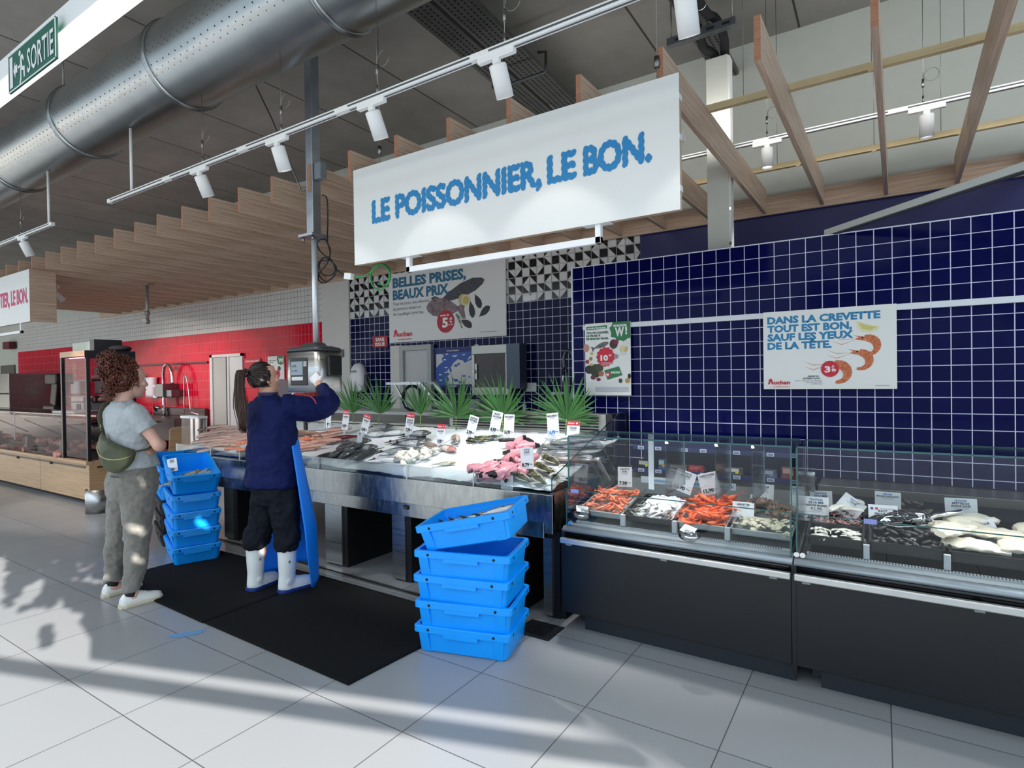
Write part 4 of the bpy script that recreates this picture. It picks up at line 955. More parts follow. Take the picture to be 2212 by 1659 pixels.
# ------------------------------------------------------------------ the two glass display cases on the right
LEDGE = mat('case_ledge', 'a3abb1', .35, .3); RAILM = mat('bumper_rail', 'c9c9c6', .32, .85, var=.06)
TEAL = mat('glass_edge_teal', '2c5f5e', .15, spec=.6)
BLKT = mat('tray_black', '17191c', .35); GRYT = mat('tray_grey', '9aa3a5', .35, .3)
def dk(x, y, lift=0.0): return Vector((x, y, .66+(y+1.3)*.187+lift))
def case(label, x0, x1, divs, darkdeck):
    t = thing('display_case', label, 'display case', ((x0+x1)/2, -1.36, 0)); R = lambda b, n, m, **k: b.build(n, m, t, rel=False, **k)
    b = MB(); b.box(x0+.10, x1, -1.365, -1.34, .0, .105); b.box(x0+.06, x0+.14, -1.33, -.3, .03, .12); R(b, 'plinth', mat('plinth_dark', '1b2129', .45))
    b = MB(); b.box(x0, x1-.002, -1.43, -1.405, .105, .535); R(b, 'front_panel', BLACKM, bevel=.003)
    b = MB(); b.box(x0-.02, x0+.004, -1.43, -.02, .06, .60); R(b, 'end_panel', BLACKM)
    b = MB(); b.box(x0+.01, x1-.01, -1.40, -.02, .12, .60); R(b, 'body', mat('case_inside_dark', '15171b', .5))
    b = MB(); b.bar((x0, -1.475, .548), (x1-.004, -1.475, .548), .03, .032); R(b, 'bumper_rail', RAILM, bevel=.005)
    for x in (x0+.05, (x0+x1)/2, x1-.08):
        b = MB(); b.box(x-.018, x+.018, -1.478, -1.43, .520, .534); R(b, 'rail_bracket', GREYP, bevel=.003)
    b = MB(); b.rings([[Vector((x, y, z)) for y, z in ((-1.405, .535), (-1.425, .56), (-1.43, .59), (-1.35, .59), (-1.35, .535))] for x in (x0, x1)]); R(b, 'cove', mat('cove_black', '101114', .25))
    b = MB(); b.rings([[Vector((x, y, z)) for y, z in ((-1.44, .590), (-1.445, .605), (-1.425, .618), (-1.345, .622), (-1.345, .59))] for x in (x0-.005, x1)]); R(b, 'front_ledge', LEDGE)
    b = MB()
    n = int((x1-x0-.1)/.012)
    for i in range(n): b.box(x0+.05+i*.012, x0+.056+i*.012, -1.343, -1.322, .632, .6335)
    R(b, 'air_grille', mat('grille_dark', '33383d', .5))
    b = MB(); b.box(x0+.04, x1-.02, -1.345, -1.315, .60, .632); R(b, 'grille_bar', LEDGE)
    b = MB(); P = [(x0+.02, -1.32, .625), (x1-.02, -1.32, .625), (x1-.02, -.50, .775), (x0+.02, -.50, .775)]; b.add(P, [(0, 1, 2, 3)]); b.add([(x0+.02, -.5, .775), (x1-.02, -.5, .775), (x1-.02, -.5, .60), (x0+.02, -.5, .60)], [(3, 2, 1, 0)]); R(b, 'deck', BLKT if darkdeck else mat('deck_grey', '6d7475', .35, .4))
    b = MB(); b.box(x0+.01, x1-.01, -.06, -.02, .6, .80); b.box(x0+.01, x1-.01, -.34, -.01, .785, .80); b.box(x0+.01, x1-.01, -.35, -.33, .735, .80); b.box(x0+.01, x1-.01, -.40, -.33, .70, .725); R(b, 'back_ledge', mat('ledge_steel', '8d8b86', .35, .8), bevel=.003)
    b = MB(); b.box(x0+.01, x1-.01, -.50, -.045, .58, .60); b.box(x0+.01, x1-.01, -.06, -.05, .60, .74); R(b, 'rear_well', DARK)
    # glass
    b = MB(); b.box(x0+.005, x1-.005, -1.405, -1.399, .62, .83); R(b, 'front_glass', GLASS)
    b = MB(); b.bar((x0+.005, -1.402, .832), (x1-.005, -1.402, .832), .007, .004); R(b, 'front_glass_edge', TEAL)
    b = MB(); b.box(x0+.005, x1-.005, -1.372, -1.366, .84, 1.145); R(b, 'upper_glass', GLASS)
    b = MB(); b.box(x0+.005, x1-.005, -1.366, -1.0, 1.145, 1.153); R(b, 'top_glass', GLASS)
    b = MB(); b.bar((x0+.005, -1.37, 1.149), (x1-.005, -1.37, 1.149), .007, .008); b.bar((x0+.005, -1.0, 1.149), (x1-.005, -1.0, 1.149), .006, .008); R(b, 'top_glass_edge', TEAL)
    for xx in (x0+.004, x1-.01):
        b = MB(); b.poly([(1.40, .62), (1.40, .83), (1.37, .84), (1.37, 1.145), (1.0, 1.145), (.62, .82), (.62, .76)], (xx, 0, 0), (0, -1, 0), (0, 0, 1), .006); R(b, 'end_glass', GLASS)
        b = MB(); b.bar((xx, -1.37, .84), (xx, -1.37, 1.145), .007, .007, up=(1, 0, 0)); b.bar((xx, -1.402, .62), (xx, -1.402, .83), .007, .007, up=(1, 0, 0)); R(b, 'end_glass_edge', TEAL)
        b = MB(); b.cyl((xx+.025, -1.41, .635), (xx+.025, -1.395, .635), .012, n=12); R(b, 'glass_clamp', CHROME)
    b = MB(); b.bar((x0+.03, -1.0, .96), (x0+.03, -.82, .80), .018, .018, up=(1, 0, 0)); b.cyl((x0+.01, -1.01, .965), (x0+.05, -1.01, .965), .014, n=10); R(b, 'gas_strut', mat('strut_pale', 'c5c9cc', .3, .6))
    for xd in divs:
        b = MB(); b.add([(xd, -1.30, .64), (xd, -1.30, .74), (xd, -.92, .79), (xd, -.92, .70)], [(0, 1, 2, 3)]); R(b, 'divider', PLEXI)
        b = MB(); b.box(xd-.012, xd+.012, -1.325, -1.30, .635, .70); R(b, 'divider_clip', mat('clip_grey', 'b5bcc0', .4))
    return t
c1 = case('glass display case on the left, with orange shrimp and navy shelf behind', .64, 1.872, (.965, 1.268, 1.548), False)
c2 = case('glass display case on the right, holding mussels and salted cod', 1.884, 3.25, (2.172, 2.474), True)
for xx, w_ in ((1.011, .034),):
    b = MB(); b.box(xx, xx+w_, -1.0, -.994, .80, 1.145); b.build('glass_post', mat('post_white', 'dfe9ee', .25), c1, rel=False)
for xx in (1.235, 1.50, 1.68):
    b = MB(); b.box(xx, xx+.006, -1.36, -1.0, .85, 1.145); b.build('partition_glass', PLEXI, c1, rel=False)
    b = MB(); b.bar((xx, -1.0, .85), (xx, -1.0, 1.145), .012, .006, up=(1, 0, 0)); b.build('partition_edge', mat('edge_pale', 'b8d6de', .2), c1, rel=False)
STK = mat('sticker_lilac', '8f97d8', .5)
for cc, u, v, w_ in ((c1, 1241, 1061, .05), (c2, 1880, 1127, .05)):
    p = at(u, v, 'y', -1.407); b = MB(); b.box(p.x-w_/2, p.x+w_/2, -1.4075, -1.4055, p.z-.011, p.z+.011); b.build('sticker', STK, cc, rel=False)
# mirrored notice strip hanging inside the left case
b = MB(); pL = at(1385, 1072, 'y', -.80); pR = at(1590, 1092, 'y', -.80); z0 = .83
t = thing('notice_strip', 'long white strip with mirrored pale blue words inside the left case', 'sign', ((pL.x+pR.x)/2, -.80, z0-.03)); L = (pR.x-pL.x)
b = MB(); b.box(-L/2, L/2, 0, .003, 0, .042); b.build('strip', mat('strip_pale', 'dbe7ec', .4), t)
b = MB(); b.text('Vos poissons emballés par notre poissonnier', (L/2-.01, -.001, .012), (-1, 0, 0), (0, 0, 1), h=.022, w=L*.86, bold=.03, depth=-.0006); b.v = [(x, -.001, z) for x, y, z in b.v]; b.build('lettering', mat('strip_blue', '3f93c4', .5), t)
# navy price shelf with packets behind the left case
sh = thing('packet_shelf', 'navy shelf of packets with price tickets behind the left display case', 'shelf', (1.22, -.30, .80))
b = MB(); b.box(-.54, .56, -.09, .14, .0, .012); b.box(-.54, .56, .13, .14, .012, .26); b.box(-.54, .56, -.09, .14, .17, .178); b.build('boards', mat('shelf_navy', '161d4a', .4), sh)
b = MB(); b.box(-.54, .56, -.098, -.09, -.005, .03); b.build('ticket_rail', mat('rail_navy', '1a2358', .3), sh)
b = MB(); b.box(-.54, .56, -.098, -.09, .165, .195); b.build('ticket_rail', mat('rail_navy', '1a2358', .3), sh)
TK = mat('ticket_frame', 'c8d0e0', .4)
for k, x in enumerate((-.5, -.37, -.18, -.05, .17, .38, .52)):
    for z in (.002, .168):
        b = MB(); b.box(x, x+.045, -.1005, -.098, z, z+.024); b.mi(1).box(x+.006, x+.039, -.1015, -.1005, z+.005, z+.019); b.build('price_ticket', [TK, mat('ticket_screen', '7d87a0', .3)], sh)
pk = [('black packet with a white and yellow label, first on the navy shelf', .10, .07, '15171c', 'e8ecd8', 'd8d23a'), ('tall teal packet with a round orange mark, second on the navy shelf', .055, .085, '2d5f86', 'bfe3dd', 'e8a02c'),
      ('packet of brown jars with pale lids, third on the navy shelf', .14, .055, '6a5a55', 'cfc7bd', '8a7a70'), ('red packet, fourth on the navy shelf', .11, .055, '9c2e36', 'c9525a', '74252b'),
      ('white edged packet with yellow round sticker, fifth on the navy shelf', .13, .06, '5a5048', 'e4e2da', 'e0c92e'), ('clear tray of grey fish, sixth on the navy shelf', .11, .06, '5d6478', 'aab2c4', '8891a4'), ('rounded packet of pink fish with yellow label, last on the navy shelf', .09, .085, '7e4540', 'c79a8c', 'e6d31e')]
for i, ((lab, w_, h_, c_a, c_b, c_c), x) in enumerate(zip(pk, (.75, .885, 1.0, 1.13, 1.38, 1.60, 1.725))):
    for low in (0, 1):
        nm = {0: 'food_packet', 1: 'food_packet'}[low]
        z = .815 if not low else .645; y = -.33 if not low else -.36
        if low and i in (2, 3, 5): continue
        t = thing(nm, lab if not low else lab.split(',')[0]+', on the lower level behind the left case', 'packet', (x, y, z), 0, 'packets behind the left display case')
        m1 = mat('pk_a%d' % i, c_a, .25, var=.3, vscale=30); b = MB(); b.box(-w_/2, w_/2, -.03, .03, 0, h_); b.build('tray', m1, t, bevel=.008)
        b = MB(); b.box(-w_*.38, w_*.30, -.0315, -.030, h_*.5, h_*.88); b.build('label', mat('pk_b%d' % i, c_b, .4), t)
        b = MB(); b.poly([(w_*.2+.011*math.cos(k*PI/6), h_*.45+.011*math.sin(k*PI/6)) for k in range(12)], (0, -.0318, 0), (1, 0, 0), (0, 0, 1), .001); b.build('sticker', mat('pk_c%d' % i, c_c, .4), t)
# trays
def tray_(label, x0, x1, y0, y1, h, m, base=0.0):
    c = dk((x0+x1)/2, (y0+y1)/2, base); t = thing('food_tray', label, 'tray', c); t.rotation_euler = (math.atan(.187), 0, 0)
    w = (x1-x0)/2; d = (y1-y0)/2; b = MB()
    b.box(-w, w, -d, d, 0, .004); b.box(-w, -w+.004, -d, d, 0, h); b.box(w-.004, w, -d, d, 0, h); b.box(-w, w, -d, -d+.004, 0, h); b.box(-w, w, d-.004, d, 0, h); b.build('basin', m, t)
    b = MB(); b.box(-w-.008, -w+.004, -d-.008, d+.008, h-.004, h); b.box(w-.004, w+.008, -d-.008, d+.008, h-.004, h); b.box(-w, w, -d-.008, -d+.004, h-.004, h); b.box(-w, w, d-.004, d+.008, h-.004, h); b.build('rim', m, t)
    return t
tray_('grey tray under the pale orange cooked shrimp', .675, .945, -1.29, -.94, .035, GRYT); tray_('black tray of crushed ice between the two orange heaps', .985, 1.25, -1.29, -.94, .035, BLKT)
tray_('grey tray under the bright orange langoustines', 1.285, 1.53, -1.29, -.94, .035, GRYT); tray_('grey tray under the brown whelks', 1.565, 1.85, -1.29, -.94, .035, GRYT)
tray_('black tray of small pink shrimp', 1.925, 2.155, -1.13, -.90, .05, BLKT); tray_('black tray of white strips, in front of the pink shrimp', 1.925, 2.155, -1.29, -1.14, .05, BLKT)
tray_('black tray full of mussels', 2.19, 2.46, -1.29, -.90, .055, BLKT); tray_('black tray of salted cod', 2.49, 3.1, -1.29, -.90, .055, BLKT)
def shrimp_mesh(name, L, m, curve=1.0, legs=True):
    b = MB(); n = 8; rs = []; ctr = []
    for i in range(9):
        s = i/8; a = -.9+s*2.2*curve; r = L/2.2/curve
        ctr.append(Vector((r*math.sin(a), -r*math.cos(a)+r*.6, .0)))
    rad = [.2, .7, 1.0, 1.0, .92, .8, .62, .45, .25]; w = L*.085
    for i in range(9):
        t_ = (ctr[min(8, i+1)]-ctr[max(0, i-1)]).normalized(); nn = Vector((-t_.y, t_.x, 0))
        rs.append([ctr[i]+nn*(rad[i]*w*math.cos(k*2*PI/n)*1.15)+Vector((0, 0, 1))*(rad[i]*w*math.sin(k*2*PI/n)+w) for k in range(n)])
    b.rings(rs)
    e = ctr[8]; d = (ctr[8]-ctr[7]).normalized(); nn = Vector((-d.y, d.x, 0))
    b.poly([(0, -.3*w), (L*.12, -1.3*w), (L*.10, 0), (L*.12, 1.3*w), (0, .3*w)], e+Vector((0, 0, w)), d, nn, .002)
    if legs:
        for q in (2, 3, 4, 5): p = ctr[q]; c = (ctr[q+1]-ctr[q-1]).normalized(); nn = Vector((-c.y, c.x, 0)); b.tube([p+Vector((0, 0, w)), p+nn*w*2.0+Vector((0, 0, w*.3)), p+nn*w*2.6+c*w], w*.13, 3)
        p = ctr[0]; b.tube([p+Vector((0, 0, w)), p+Vector((-L*.3, L*.02, w*1.6)), p+Vector((-L*.5, L*.2, w*.6))], w*.08, 3); b.tube([p+Vector((0, 0, w)), p+Vector((-L*.25, -L*.1, w*1.2)), p+Vector((-L*.45, -L*.22, w*.4))], w*.08, 3)
    return b.build(name, m)
def scatter(o, n, x0, x1, y0, y1, label, cat, group, h=.0, spread=.02, seed=1, sc=(.85, 1.15), flat=False, ysort=False, lifts=None):
    r = random.Random(seed); first = True
    for k in range(n):
        x = r.uniform(x0, x1); y = r.uniform(y0, y1)
        f = 1-max(abs((x-(x0+x1)/2)/((x1-x0)/2)), abs((y-(y0+y1)/2)/((y1-y0)/2)))
        P = dk(x, y, h+spread*r.random()*(0.35+f))
        q = o if first else o.copy()
        if not first: COL.objects.link(q)
        first = False
        q.location = P; a = .3 if flat else .9
        q.rotation_euler = (math.atan(.187)+r.uniform(-a, a)*.6, r.uniform(-a, a)*.6, r.uniform(0, 2*PI)); s_ = r.uniform(*sc); q.scale = (s_,)*3
        tag(q, label, cat, group)
SHR = mat('shrimp_orange', 'ee8f6c', .3, col2='d96a48', vscale=40, sss=.1); LGO = mat('langoustine_red', 'e8502c', .28, col2='f27a45', vscale=25, sss=.08)
scatter(shrimp_mesh('cooked_shrimp', .085, SHR), 95, .69, .93, -1.27, -.95, 'pale orange cooked shrimp in the leftmost tray of the glass case', 'shrimp', 'cooked shrimp in the leftmost tray', .02, .055, 11)
scatter(shrimp_mesh('langoustine', .12, LGO, .55), 80, 1.30, 1.52, -1.27, -.95, 'bright orange langoustine in the heap beside the 10,49 card', 'langoustine', 'langoustines in the third tray', .02, .06, 12)
scatter(shrimp_mesh('raw_shrimp', .08, mat('shrimp_grey', '8b8780', .3, col2='5f5c58', vscale=40)), 26, 1.0, 1.24, -1.27, -1.10, 'grey raw shrimp on the ice of the black tray between two orange heaps', 'shrimp', 'grey shrimp on ice', .025, .02, 13)
b = MB()
r = random.Random(5); vv = []; ff_ = []
for j in range(25):
    for i in range(25):
        x = -.12+.24*i/24; y = -.17+.34*j/24; e = min(i, 24-i, j, 24-j)/6; vv.append((x, y, .006+.045*min(1, e)*(.7+.5*noise.noise(Vector((x*40, y*40, 2))))+.012*noise.noise(Vector((x*140, y*140, 3)))))
for j in range(24):
    for i in range(24): a = j*25+i; ff_.append((a, a+1, a+26, a+25))
b.add(vv, ff_, False); o = b.build('crushed_ice', MC['crushed_ice']); o.location = dk(1.117, -1.07, .006); o.rotation_euler = (math.atan(.187), 0, 0); tag(o, 'heap of crushed ice in the black tray of the left glass case', 'ice', kind='stuff')
def whelk(name, s, m):
    b = MB(); rs = []; n = 10; N = 34
    for i in range(N):
        f = i/(N-1); a = f*3.2*2*PI; R0 = s*.42*(1-f)**1.1; c = Vector((R0*math.cos(a)*.55, R0*math.sin(a)*.55, s*(f*.9)+s*.25)); rr = s*.34*(1-f)**.9+.0006
        tn = Vector((-math.sin(a), math.cos(a), .15)); x_, y_, _ = frame(tn); rs.append([c+x_*(rr*math.cos(k*2*PI/n))+y_*(rr*math.sin(k*2*PI/n)) for k in range(n)])
    b.rings(rs); return b.build(name, m)
scatter(whelk('whelk', .036, mat('whelk_shell', '9a7f68', .5, col2='5f4c40', vscale=60)), 60, 1.575, 1.84, -1.12, -.95, 'brown spiral whelk at the back of the tray next to the case joint', 'whelk', 'whelks in the fourth tray', .03, .045, 14, flat=False)
def shell(name, s, m, m2=None, ratio=.6):
    b = MB(); n = 14; rs = []
    for k, (f, z) in enumerate(((.05, .32), (.4, .30), (.75, .20), (1.0, 0.02), (.75, -.18), (.4, -.28), (.05, -.30))):
        rs.append([Vector((s*.5*f*math.cos(a)*(1+.25*math.cos(a)), s*ratio*.5*f*math.sin(a), z*s*.55+s*.16)) for a in [j*2*PI/n for j in range(n)]])
    b.rings(rs); return b.build(name, m)
scatter(shell('clam', .04, mat('clam_shell', 'd3cdb8', .4, col2='a9a48c', vscale=50), ratio=.85), 55, 1.575, 1.84, -1.28, -1.13, 'pale clam at the front of the tray beside the case joint', 'clam', 'clams in the fourth tray', .02, .03, 15)
scatter(shell('mussel', .058, mat('mussel_shell', '1b1c22', .22, col2='34302f', vscale=30), ratio=.5), 150, 2.20, 2.45, -1.27, -.91, 'black mussel in the tray with the metal scoop', 'mussel', 'mussels in the black tray', .03, .06, 16, sc=(.8, 1.15))
scatter(shell('oyster', .06, mat('oyster_shell', '6f6455', .5, col2='3a342e', vscale=40), ratio=.7), 16, 2.20, 2.44, -.90, -.72, 'large brown shell at the back, behind the mussel tray', 'shell', 'brown shells behind the mussels', .02, .03, 26)
scatter(shrimp_mesh('small_shrimp', .035, mat('shrimp_pink', 'dba29a', .35, col2='b77a72', vscale=60), 1.0, False), 110, 1.935, 2.145, -1.12, -.91, 'tiny pink peeled shrimp in the black tray of the right case', 'shrimp', 'tiny pink shrimp in the black tray', .03, .03, 17)
strip = blob('squid_strip', .06, .012, .012, mat('squid_white', 'ece8dd', .4), 40, .01, n=6); scatter(strip, 45, 1.935, 2.145, -1.28, -1.15, 'white squid strip in the black tray nearest the front glass', 'squid strip', 'white squid strips', .02, .02, 18, flat=True)
sqd = blob('whole_squid', .13, .045, .02, MC['squid_white'], 41, .01); first = True
for k, (x, y, a) in enumerate(((2.07, -1.0, 20), (2.10, -1.03, -25), (2.04, -1.05, 60), (2.12, -.98, -50))):
    q = sqd if first else sqd.copy()
    if not first: COL.objects.link(q)
    first = False; q.location = dk(x, y, .07+.012*k); q.rotation_euler = (.2, -.1, math.radians(a)); tag(q, 'white squid piece lying on the tiny pink shrimp', 'squid', 'white squid pieces on the pink shrimp')
CODM = mat('salted_cod', 'efe9da', .55, col2='d8cfb8', vscale=12, bump=.3, bscale=25); cod = blob('salted_cod', .26, .12, .05, CODM, 42, .02, lumps=.2); first = True
for k, (x, y, a, l, lab) in enumerate(((2.58, -1.22, -12, .03, 'thick white salted cod loin at the very front of the right case'), (2.56, -1.08, 10, .04, 'salted cod piece behind the front loin, beside the scoop handle'), (2.70, -1.12, -20, .05, 'salted cod piece under the 19,19 card'), (2.60, -.97, 30, .05, 'salted cod piece at the back of its tray, near the 15,19 card'), (2.80, -1.20, 5, .04, 'salted cod piece cut by the right edge, front row'), (2.85, -1.0, 15, .05, 'salted cod piece cut by the right edge, back row'), (2.53, -1.15, 50, .07, 'small salted cod lump resting on the mussel side of its tray'))):
    q = cod if first else cod.copy()
    if not first: COL.objects.link(q)
    first = False; q.location = dk(x, y, l); q.rotation_euler = (.2, 0, math.radians(a)); q.scale = (rnd.uniform(.85, 1.1),)*3; tag(q, lab, 'salted cod', 'salted cod pieces')
# scoop
sc_ = thing('metal_scoop', 'shiny metal scoop lying on the mussels', 'scoop', dk(2.36, -1.10, .10)); sc_.rotation_euler = (.25, -.12, math.radians(28))
b = MB(); n = 12; rs = []
for s_, w_, d_ in ((-.14, .02, .005), (-.10, .05, .02), (-.02, .062, .04), (.05, .055, .042), (.075, .035, .03)):
    rs.append([Vector((s_, w_*math.cos(a), -d_*math.sin(a))) for a in [PI*k/n for k in range(n+1)]])
vs_ = [p for r_ in rs for p in r_]; fs = []
for i in range(4):
    for k in range(n): a = i*(n+1)+k; fs.append((a, a+1, a+n+2, a+n+1))
b.add(vs_, fs, True); b.add(rs[4], [tuple(range(n+1))], True); o = b.build('bowl', CHROME, sc_); sm_ = o.modifiers.new('solid', 'SOLIDIFY'); sm_.thickness = .0015
b = MB(); b.tube([(.07, 0, -.015), (.10, 0, .005), (.22, 0, .012)], [.008, .011, .012], 10); b.build('handle', CHROME, sc_)
# bags
for (u, v, a, lab) in ((1258, 1118, .5, 'clear plastic bag with a white label at the front of the shrimp tray'), (1490, 1165, -.4, 'crumpled white labelled bag at the front of the langoustine tray')):
    d = CR*((u-1106)/FPX)-CU*((v-829.5)/FPX)+fwd; tt = (.70+(CAM.y+1.3)*.187-1.5)/(d.z-.187*d.y); P = CAM+d*tt
    t = thing('plastic_bag', lab, 'bag', P, a); b = MB(); b.ell((0, 0, .02), .055, .05, .03, 12, 8)
    b.v = [tuple(Vector(p)*(1+.25*noise.noise(Vector(p)*30))) for p in b.v]; b.build('film', glass('bag_film', (.88, .9, .92), 1.0, .15), t)
    b = MB(); M_ = Matrix.Translation((0, -.01, .052)) @ Matrix.Rotation(.5, 4, 'X') @ Matrix.Rotation(.2, 4, 'Y'); b.box(-.036, .036, -.026, .026, 0, .001, M_); b.mi(1)
    for i in range(4): b.box(-.026, .02-.006*i, .014-i*.01, .016-i*.01, .001, .0016, M_)
    b.build('label', [CARD, INKG], t)
def case_card(label, u, vb, wpx, hpx, y, **k):
    P = at(u, vb, 'y', y); d = (P-CAM).dot(fwd); k.setdefault('stem', .05)
    return price_card(label, P, wpx*d/FPX*1.08, hpx*d/FPX*1.02, group='price cards in the display cases', **k)
case_card('price card showing 7,98 behind the shrimp, near the white glass post', 1350, 1052, 30, 42, -.88, price='7,98', title=('CREVETTE', 'ROSE'), tilt=-.05)
case_card('tilted price card with red letters JE showing 13,90', 1470, 1062, 40, 46, -.86, price='13,90', title=('CREVETTE', 'ENTIERE'), tilt=.30, htxt='JE', head=None)
case_card('tilted price card showing 12,90 above the langoustines', 1538, 1068, 38, 46, -.86, price='12,90', title=('LANGOUSTINE',), tilt=-.28)
case_card('upper plain card of the pair above the whelks', 1648, 1095, 38, 48, -.88, price='', title=('SAUVAGE', 'BULOT'), tilt=.03)
case_card('lower plain card of the pair above the whelks', 1640, 1118, 38, 46, -.93, price='6,90', title=('AMANDE',), tilt=.05)
case_card('large price card showing 10,49 between langoustines and whelks', 1605, 1132, 41, 46, -1.15, price='10,49', title=('CREVETTES',), sub=3)
case_card('partly hidden card behind the 28,29 card, at the case joint', 1722, 1102, 26, 50, -1.0, price='', title=('TRAITEUR',), tcol=CBLU)
case_card('rear card with blue heading behind the 28,29 card', 1775, 1108, 40, 46, -.90, price='', title=('TRAITEUR', 'DE LA MER'), tcol=CBLU, tilt=-.05)
case_card('price card with blue heading showing 28,29', 1764, 1127, 44, 52, -1.05, price='28,29', title=('TRAITEUR', 'DE LA MER', 'ANCHOIS MARINES', 'A L AIL'), tcol=CBLU, tilt=-.02)
case_card('diamond tilted price card showing 9,99', 1820, 1113, 44, 44, -1.0, price='9,99', title=('SAUVAGE', 'CRABE'), tcol=CBLU, tilt=.62)
case_card('rear plain card behind the 8,89 card', 1918, 1106, 44, 42, -.85, price='', title=('MOULES', 'MOULES DE BOUCHOT'), tcol=CBLU)
fc = case_card('price card with small flags showing 8,89', 1909, 1147, 50, 54, -1.02, price='8,89', title=('', 'BULOT', 'PECHE ICI'), tilt=-.03)
case_card('price card showing 15,19 above the right part of the mussels', 2078, 1126, 52, 48, -.86, price='15,19', title=('SAUVAGE', 'BRETTES DE', 'MORUE SALEE'), tcol=CBLU, tilt=-.04)
case_card('large tilted price card showing 19,19 on the salted cod', 2138, 1186, 58, 56, -1.0, price='19,19', title=('PAVE DE MORUE', 'SALEE'), tilt=-.42)
case_card('small crumpled white card at the right edge on the cod', 2192, 1208, 34, 42, -1.05, price='', title=(), sub=5, tilt=.35)
w_ = 50*(Vector(fc.location)-CAM).dot(fwd)/FPX; h_ = w_*1.02; b = MB(); U, V = (1, 0, 0), (0, 0, 1)
for i, c_ in enumerate((0, 1)): b.mi(c_); b.poly([(-w_*.45+i*w_*.17, h_*.87), (-w_*.35+i*w_*.17, h_*.87), (-w_*.35+i*w_*.17, h_*.97), (-w_*.45+i*w_*.17, h_*.97)], (0, -.0012, 0), U, V)
b.mi(0).text('PAVILLON FRANCAIS', (-w_*.08, -.001, h_*.9), U, V, h=h_*.05, w=w_*.5, depth=.0004); b.build('flags', [mat('flag_blue', '2a3f9a', .5), CRED], fc)
# ------------------------------------------------------------------ posters, signs and fittings on the walls
PAPER = mat('poster_paper', 'f3f2ec', .5); REDL = mat('brand_red', 'd01f36', .5); GRNP = mat('poster_green', '2f7d4b', .5); BLUT = mat('poster_blue', '2485b5', .5); GRYL = mat('poster_grey', '5d6670', .6)
U, V = (1, 0, 0), (0, 0, 1)
rl = MB(); rl.box(.10, 3.4, -.022, 0, 1.906, 1.946); tag(rl.build('poster_rail', mat('rail_white', 'e9ecef', .35), bevel=.003), 'white poster rail running along the navy tiled partition', 'rail')
class Pic:
    """flat artwork on a board: coordinates are fractions of the board, origin top left"""
    def __init__(s, t, w, h): s.t = t; s.w = w; s.h = h; s.k = 0
    def p(s, x, y): return ((x-.5)*s.w, (1-y)*s.h)
    def shape(s, name, pts, m, lift=None):
        s.k += 1; d = -.0006-.00012*s.k if lift is None else lift
        b = MB(); b.poly([s.p(x, y) for x, y in reversed(pts)] if area2(pts) > 0 else [s.p(x, y) for x, y in pts], (0, d, 0), U, V); return b.build(name, m, s.t)
    def words(s, name, items, m):
        s.k += 1; b = MB()
        for txt, x, y, hh, ww, bold in items:
            q = s.p(x, y); b.text(txt, (q[0], -.0006-.00012*s.k, q[1]), U, V, h=hh*s.h, w=ww*s.w if ww else None, bold=bold, depth=.0003)
        return b.build(name, m, s.t)
def area2(p): return sum(p[i-1][0]*p[i][1]-p[i][0]*p[i-1][1] for i in range(len(p)))
def circ(cx, cy, r, asp=1, n=28): return [(cx+r*math.cos(k*2*PI/n), cy+r*asp*math.sin(k*2*PI/n)) for k in range(n)]
def star(cx, cy, r, asp, n=12, dr=.12): return [(cx+r*(1+(dr if k % 2 else -dr*.3))*math.cos(k*PI/n), cy+asp*r*(1+(dr if k % 2 else -dr*.3))*math.sin(k*PI/n)) for k in range(2*n)]
def board(name, label, cat, x0, x1, z0, z1, y, m=PAPER, th=.008):
    t = thing(name, label, cat, ((x0+x1)/2, y, z0)); w = x1-x0; h = z1-z0
    b = MB(); b.box(-w/2, w/2, 0, th, 0, h); b.build('panel', m, t, bevel=.0012); return t, Pic(t, w, h)
def brand(pc, x, y, hh, w):
    pc.words('brand_lettering', [('uchan', x+w*.27, y, hh, w*.73, .03)], REDL)
    pc.words('brand_slogan', [('le choix, le bon.', x+w*.26, y+hh*.75, hh*.34, w*.74, .02)], REDL)
    a = w*.26; pc.shape('brand_mark', [(x, y), (x+a*.45, y-hh*1.35), (x+a*.72, y-hh*1.35), (x+a, y), (x+a*.72, y), (x+a*.55, y-hh*.8), (x+a*.30, y)], REDL); pc.shape('brand_mark', [(x+a*.05, y-hh*.75), (x+a*.45, y-hh*1.5), (x+a*.8, y-hh*1.3), (x+a*.55, y-hh*1.0)], REDL)
def fish2(x, y, L, H, ang, asp):
    pr = [(-.5, 0), (-.38, -.06), (-.2, -.28), (.05, -.45), (.3, -.42), (.45, -.2), (.5, 0), (.45, .18), (.3, .36), (.05, .42), (-.2, .28), (-.38, .08)]
    tl = [(-.36, -.06), (-.5, -.45), (-.58, -.42), (-.52, 0), (-.58, .42), (-.5, .45), (-.36, .08)]
    a = math.radians(ang); f = lambda q: [(x+(px_*L*math.cos(a)-py_*H*math.sin(a)), y+asp*(px_*L*math.sin(a)+py_*H*math.cos(a))) for px_, py_ in q]
    return f(pr), f(tl)
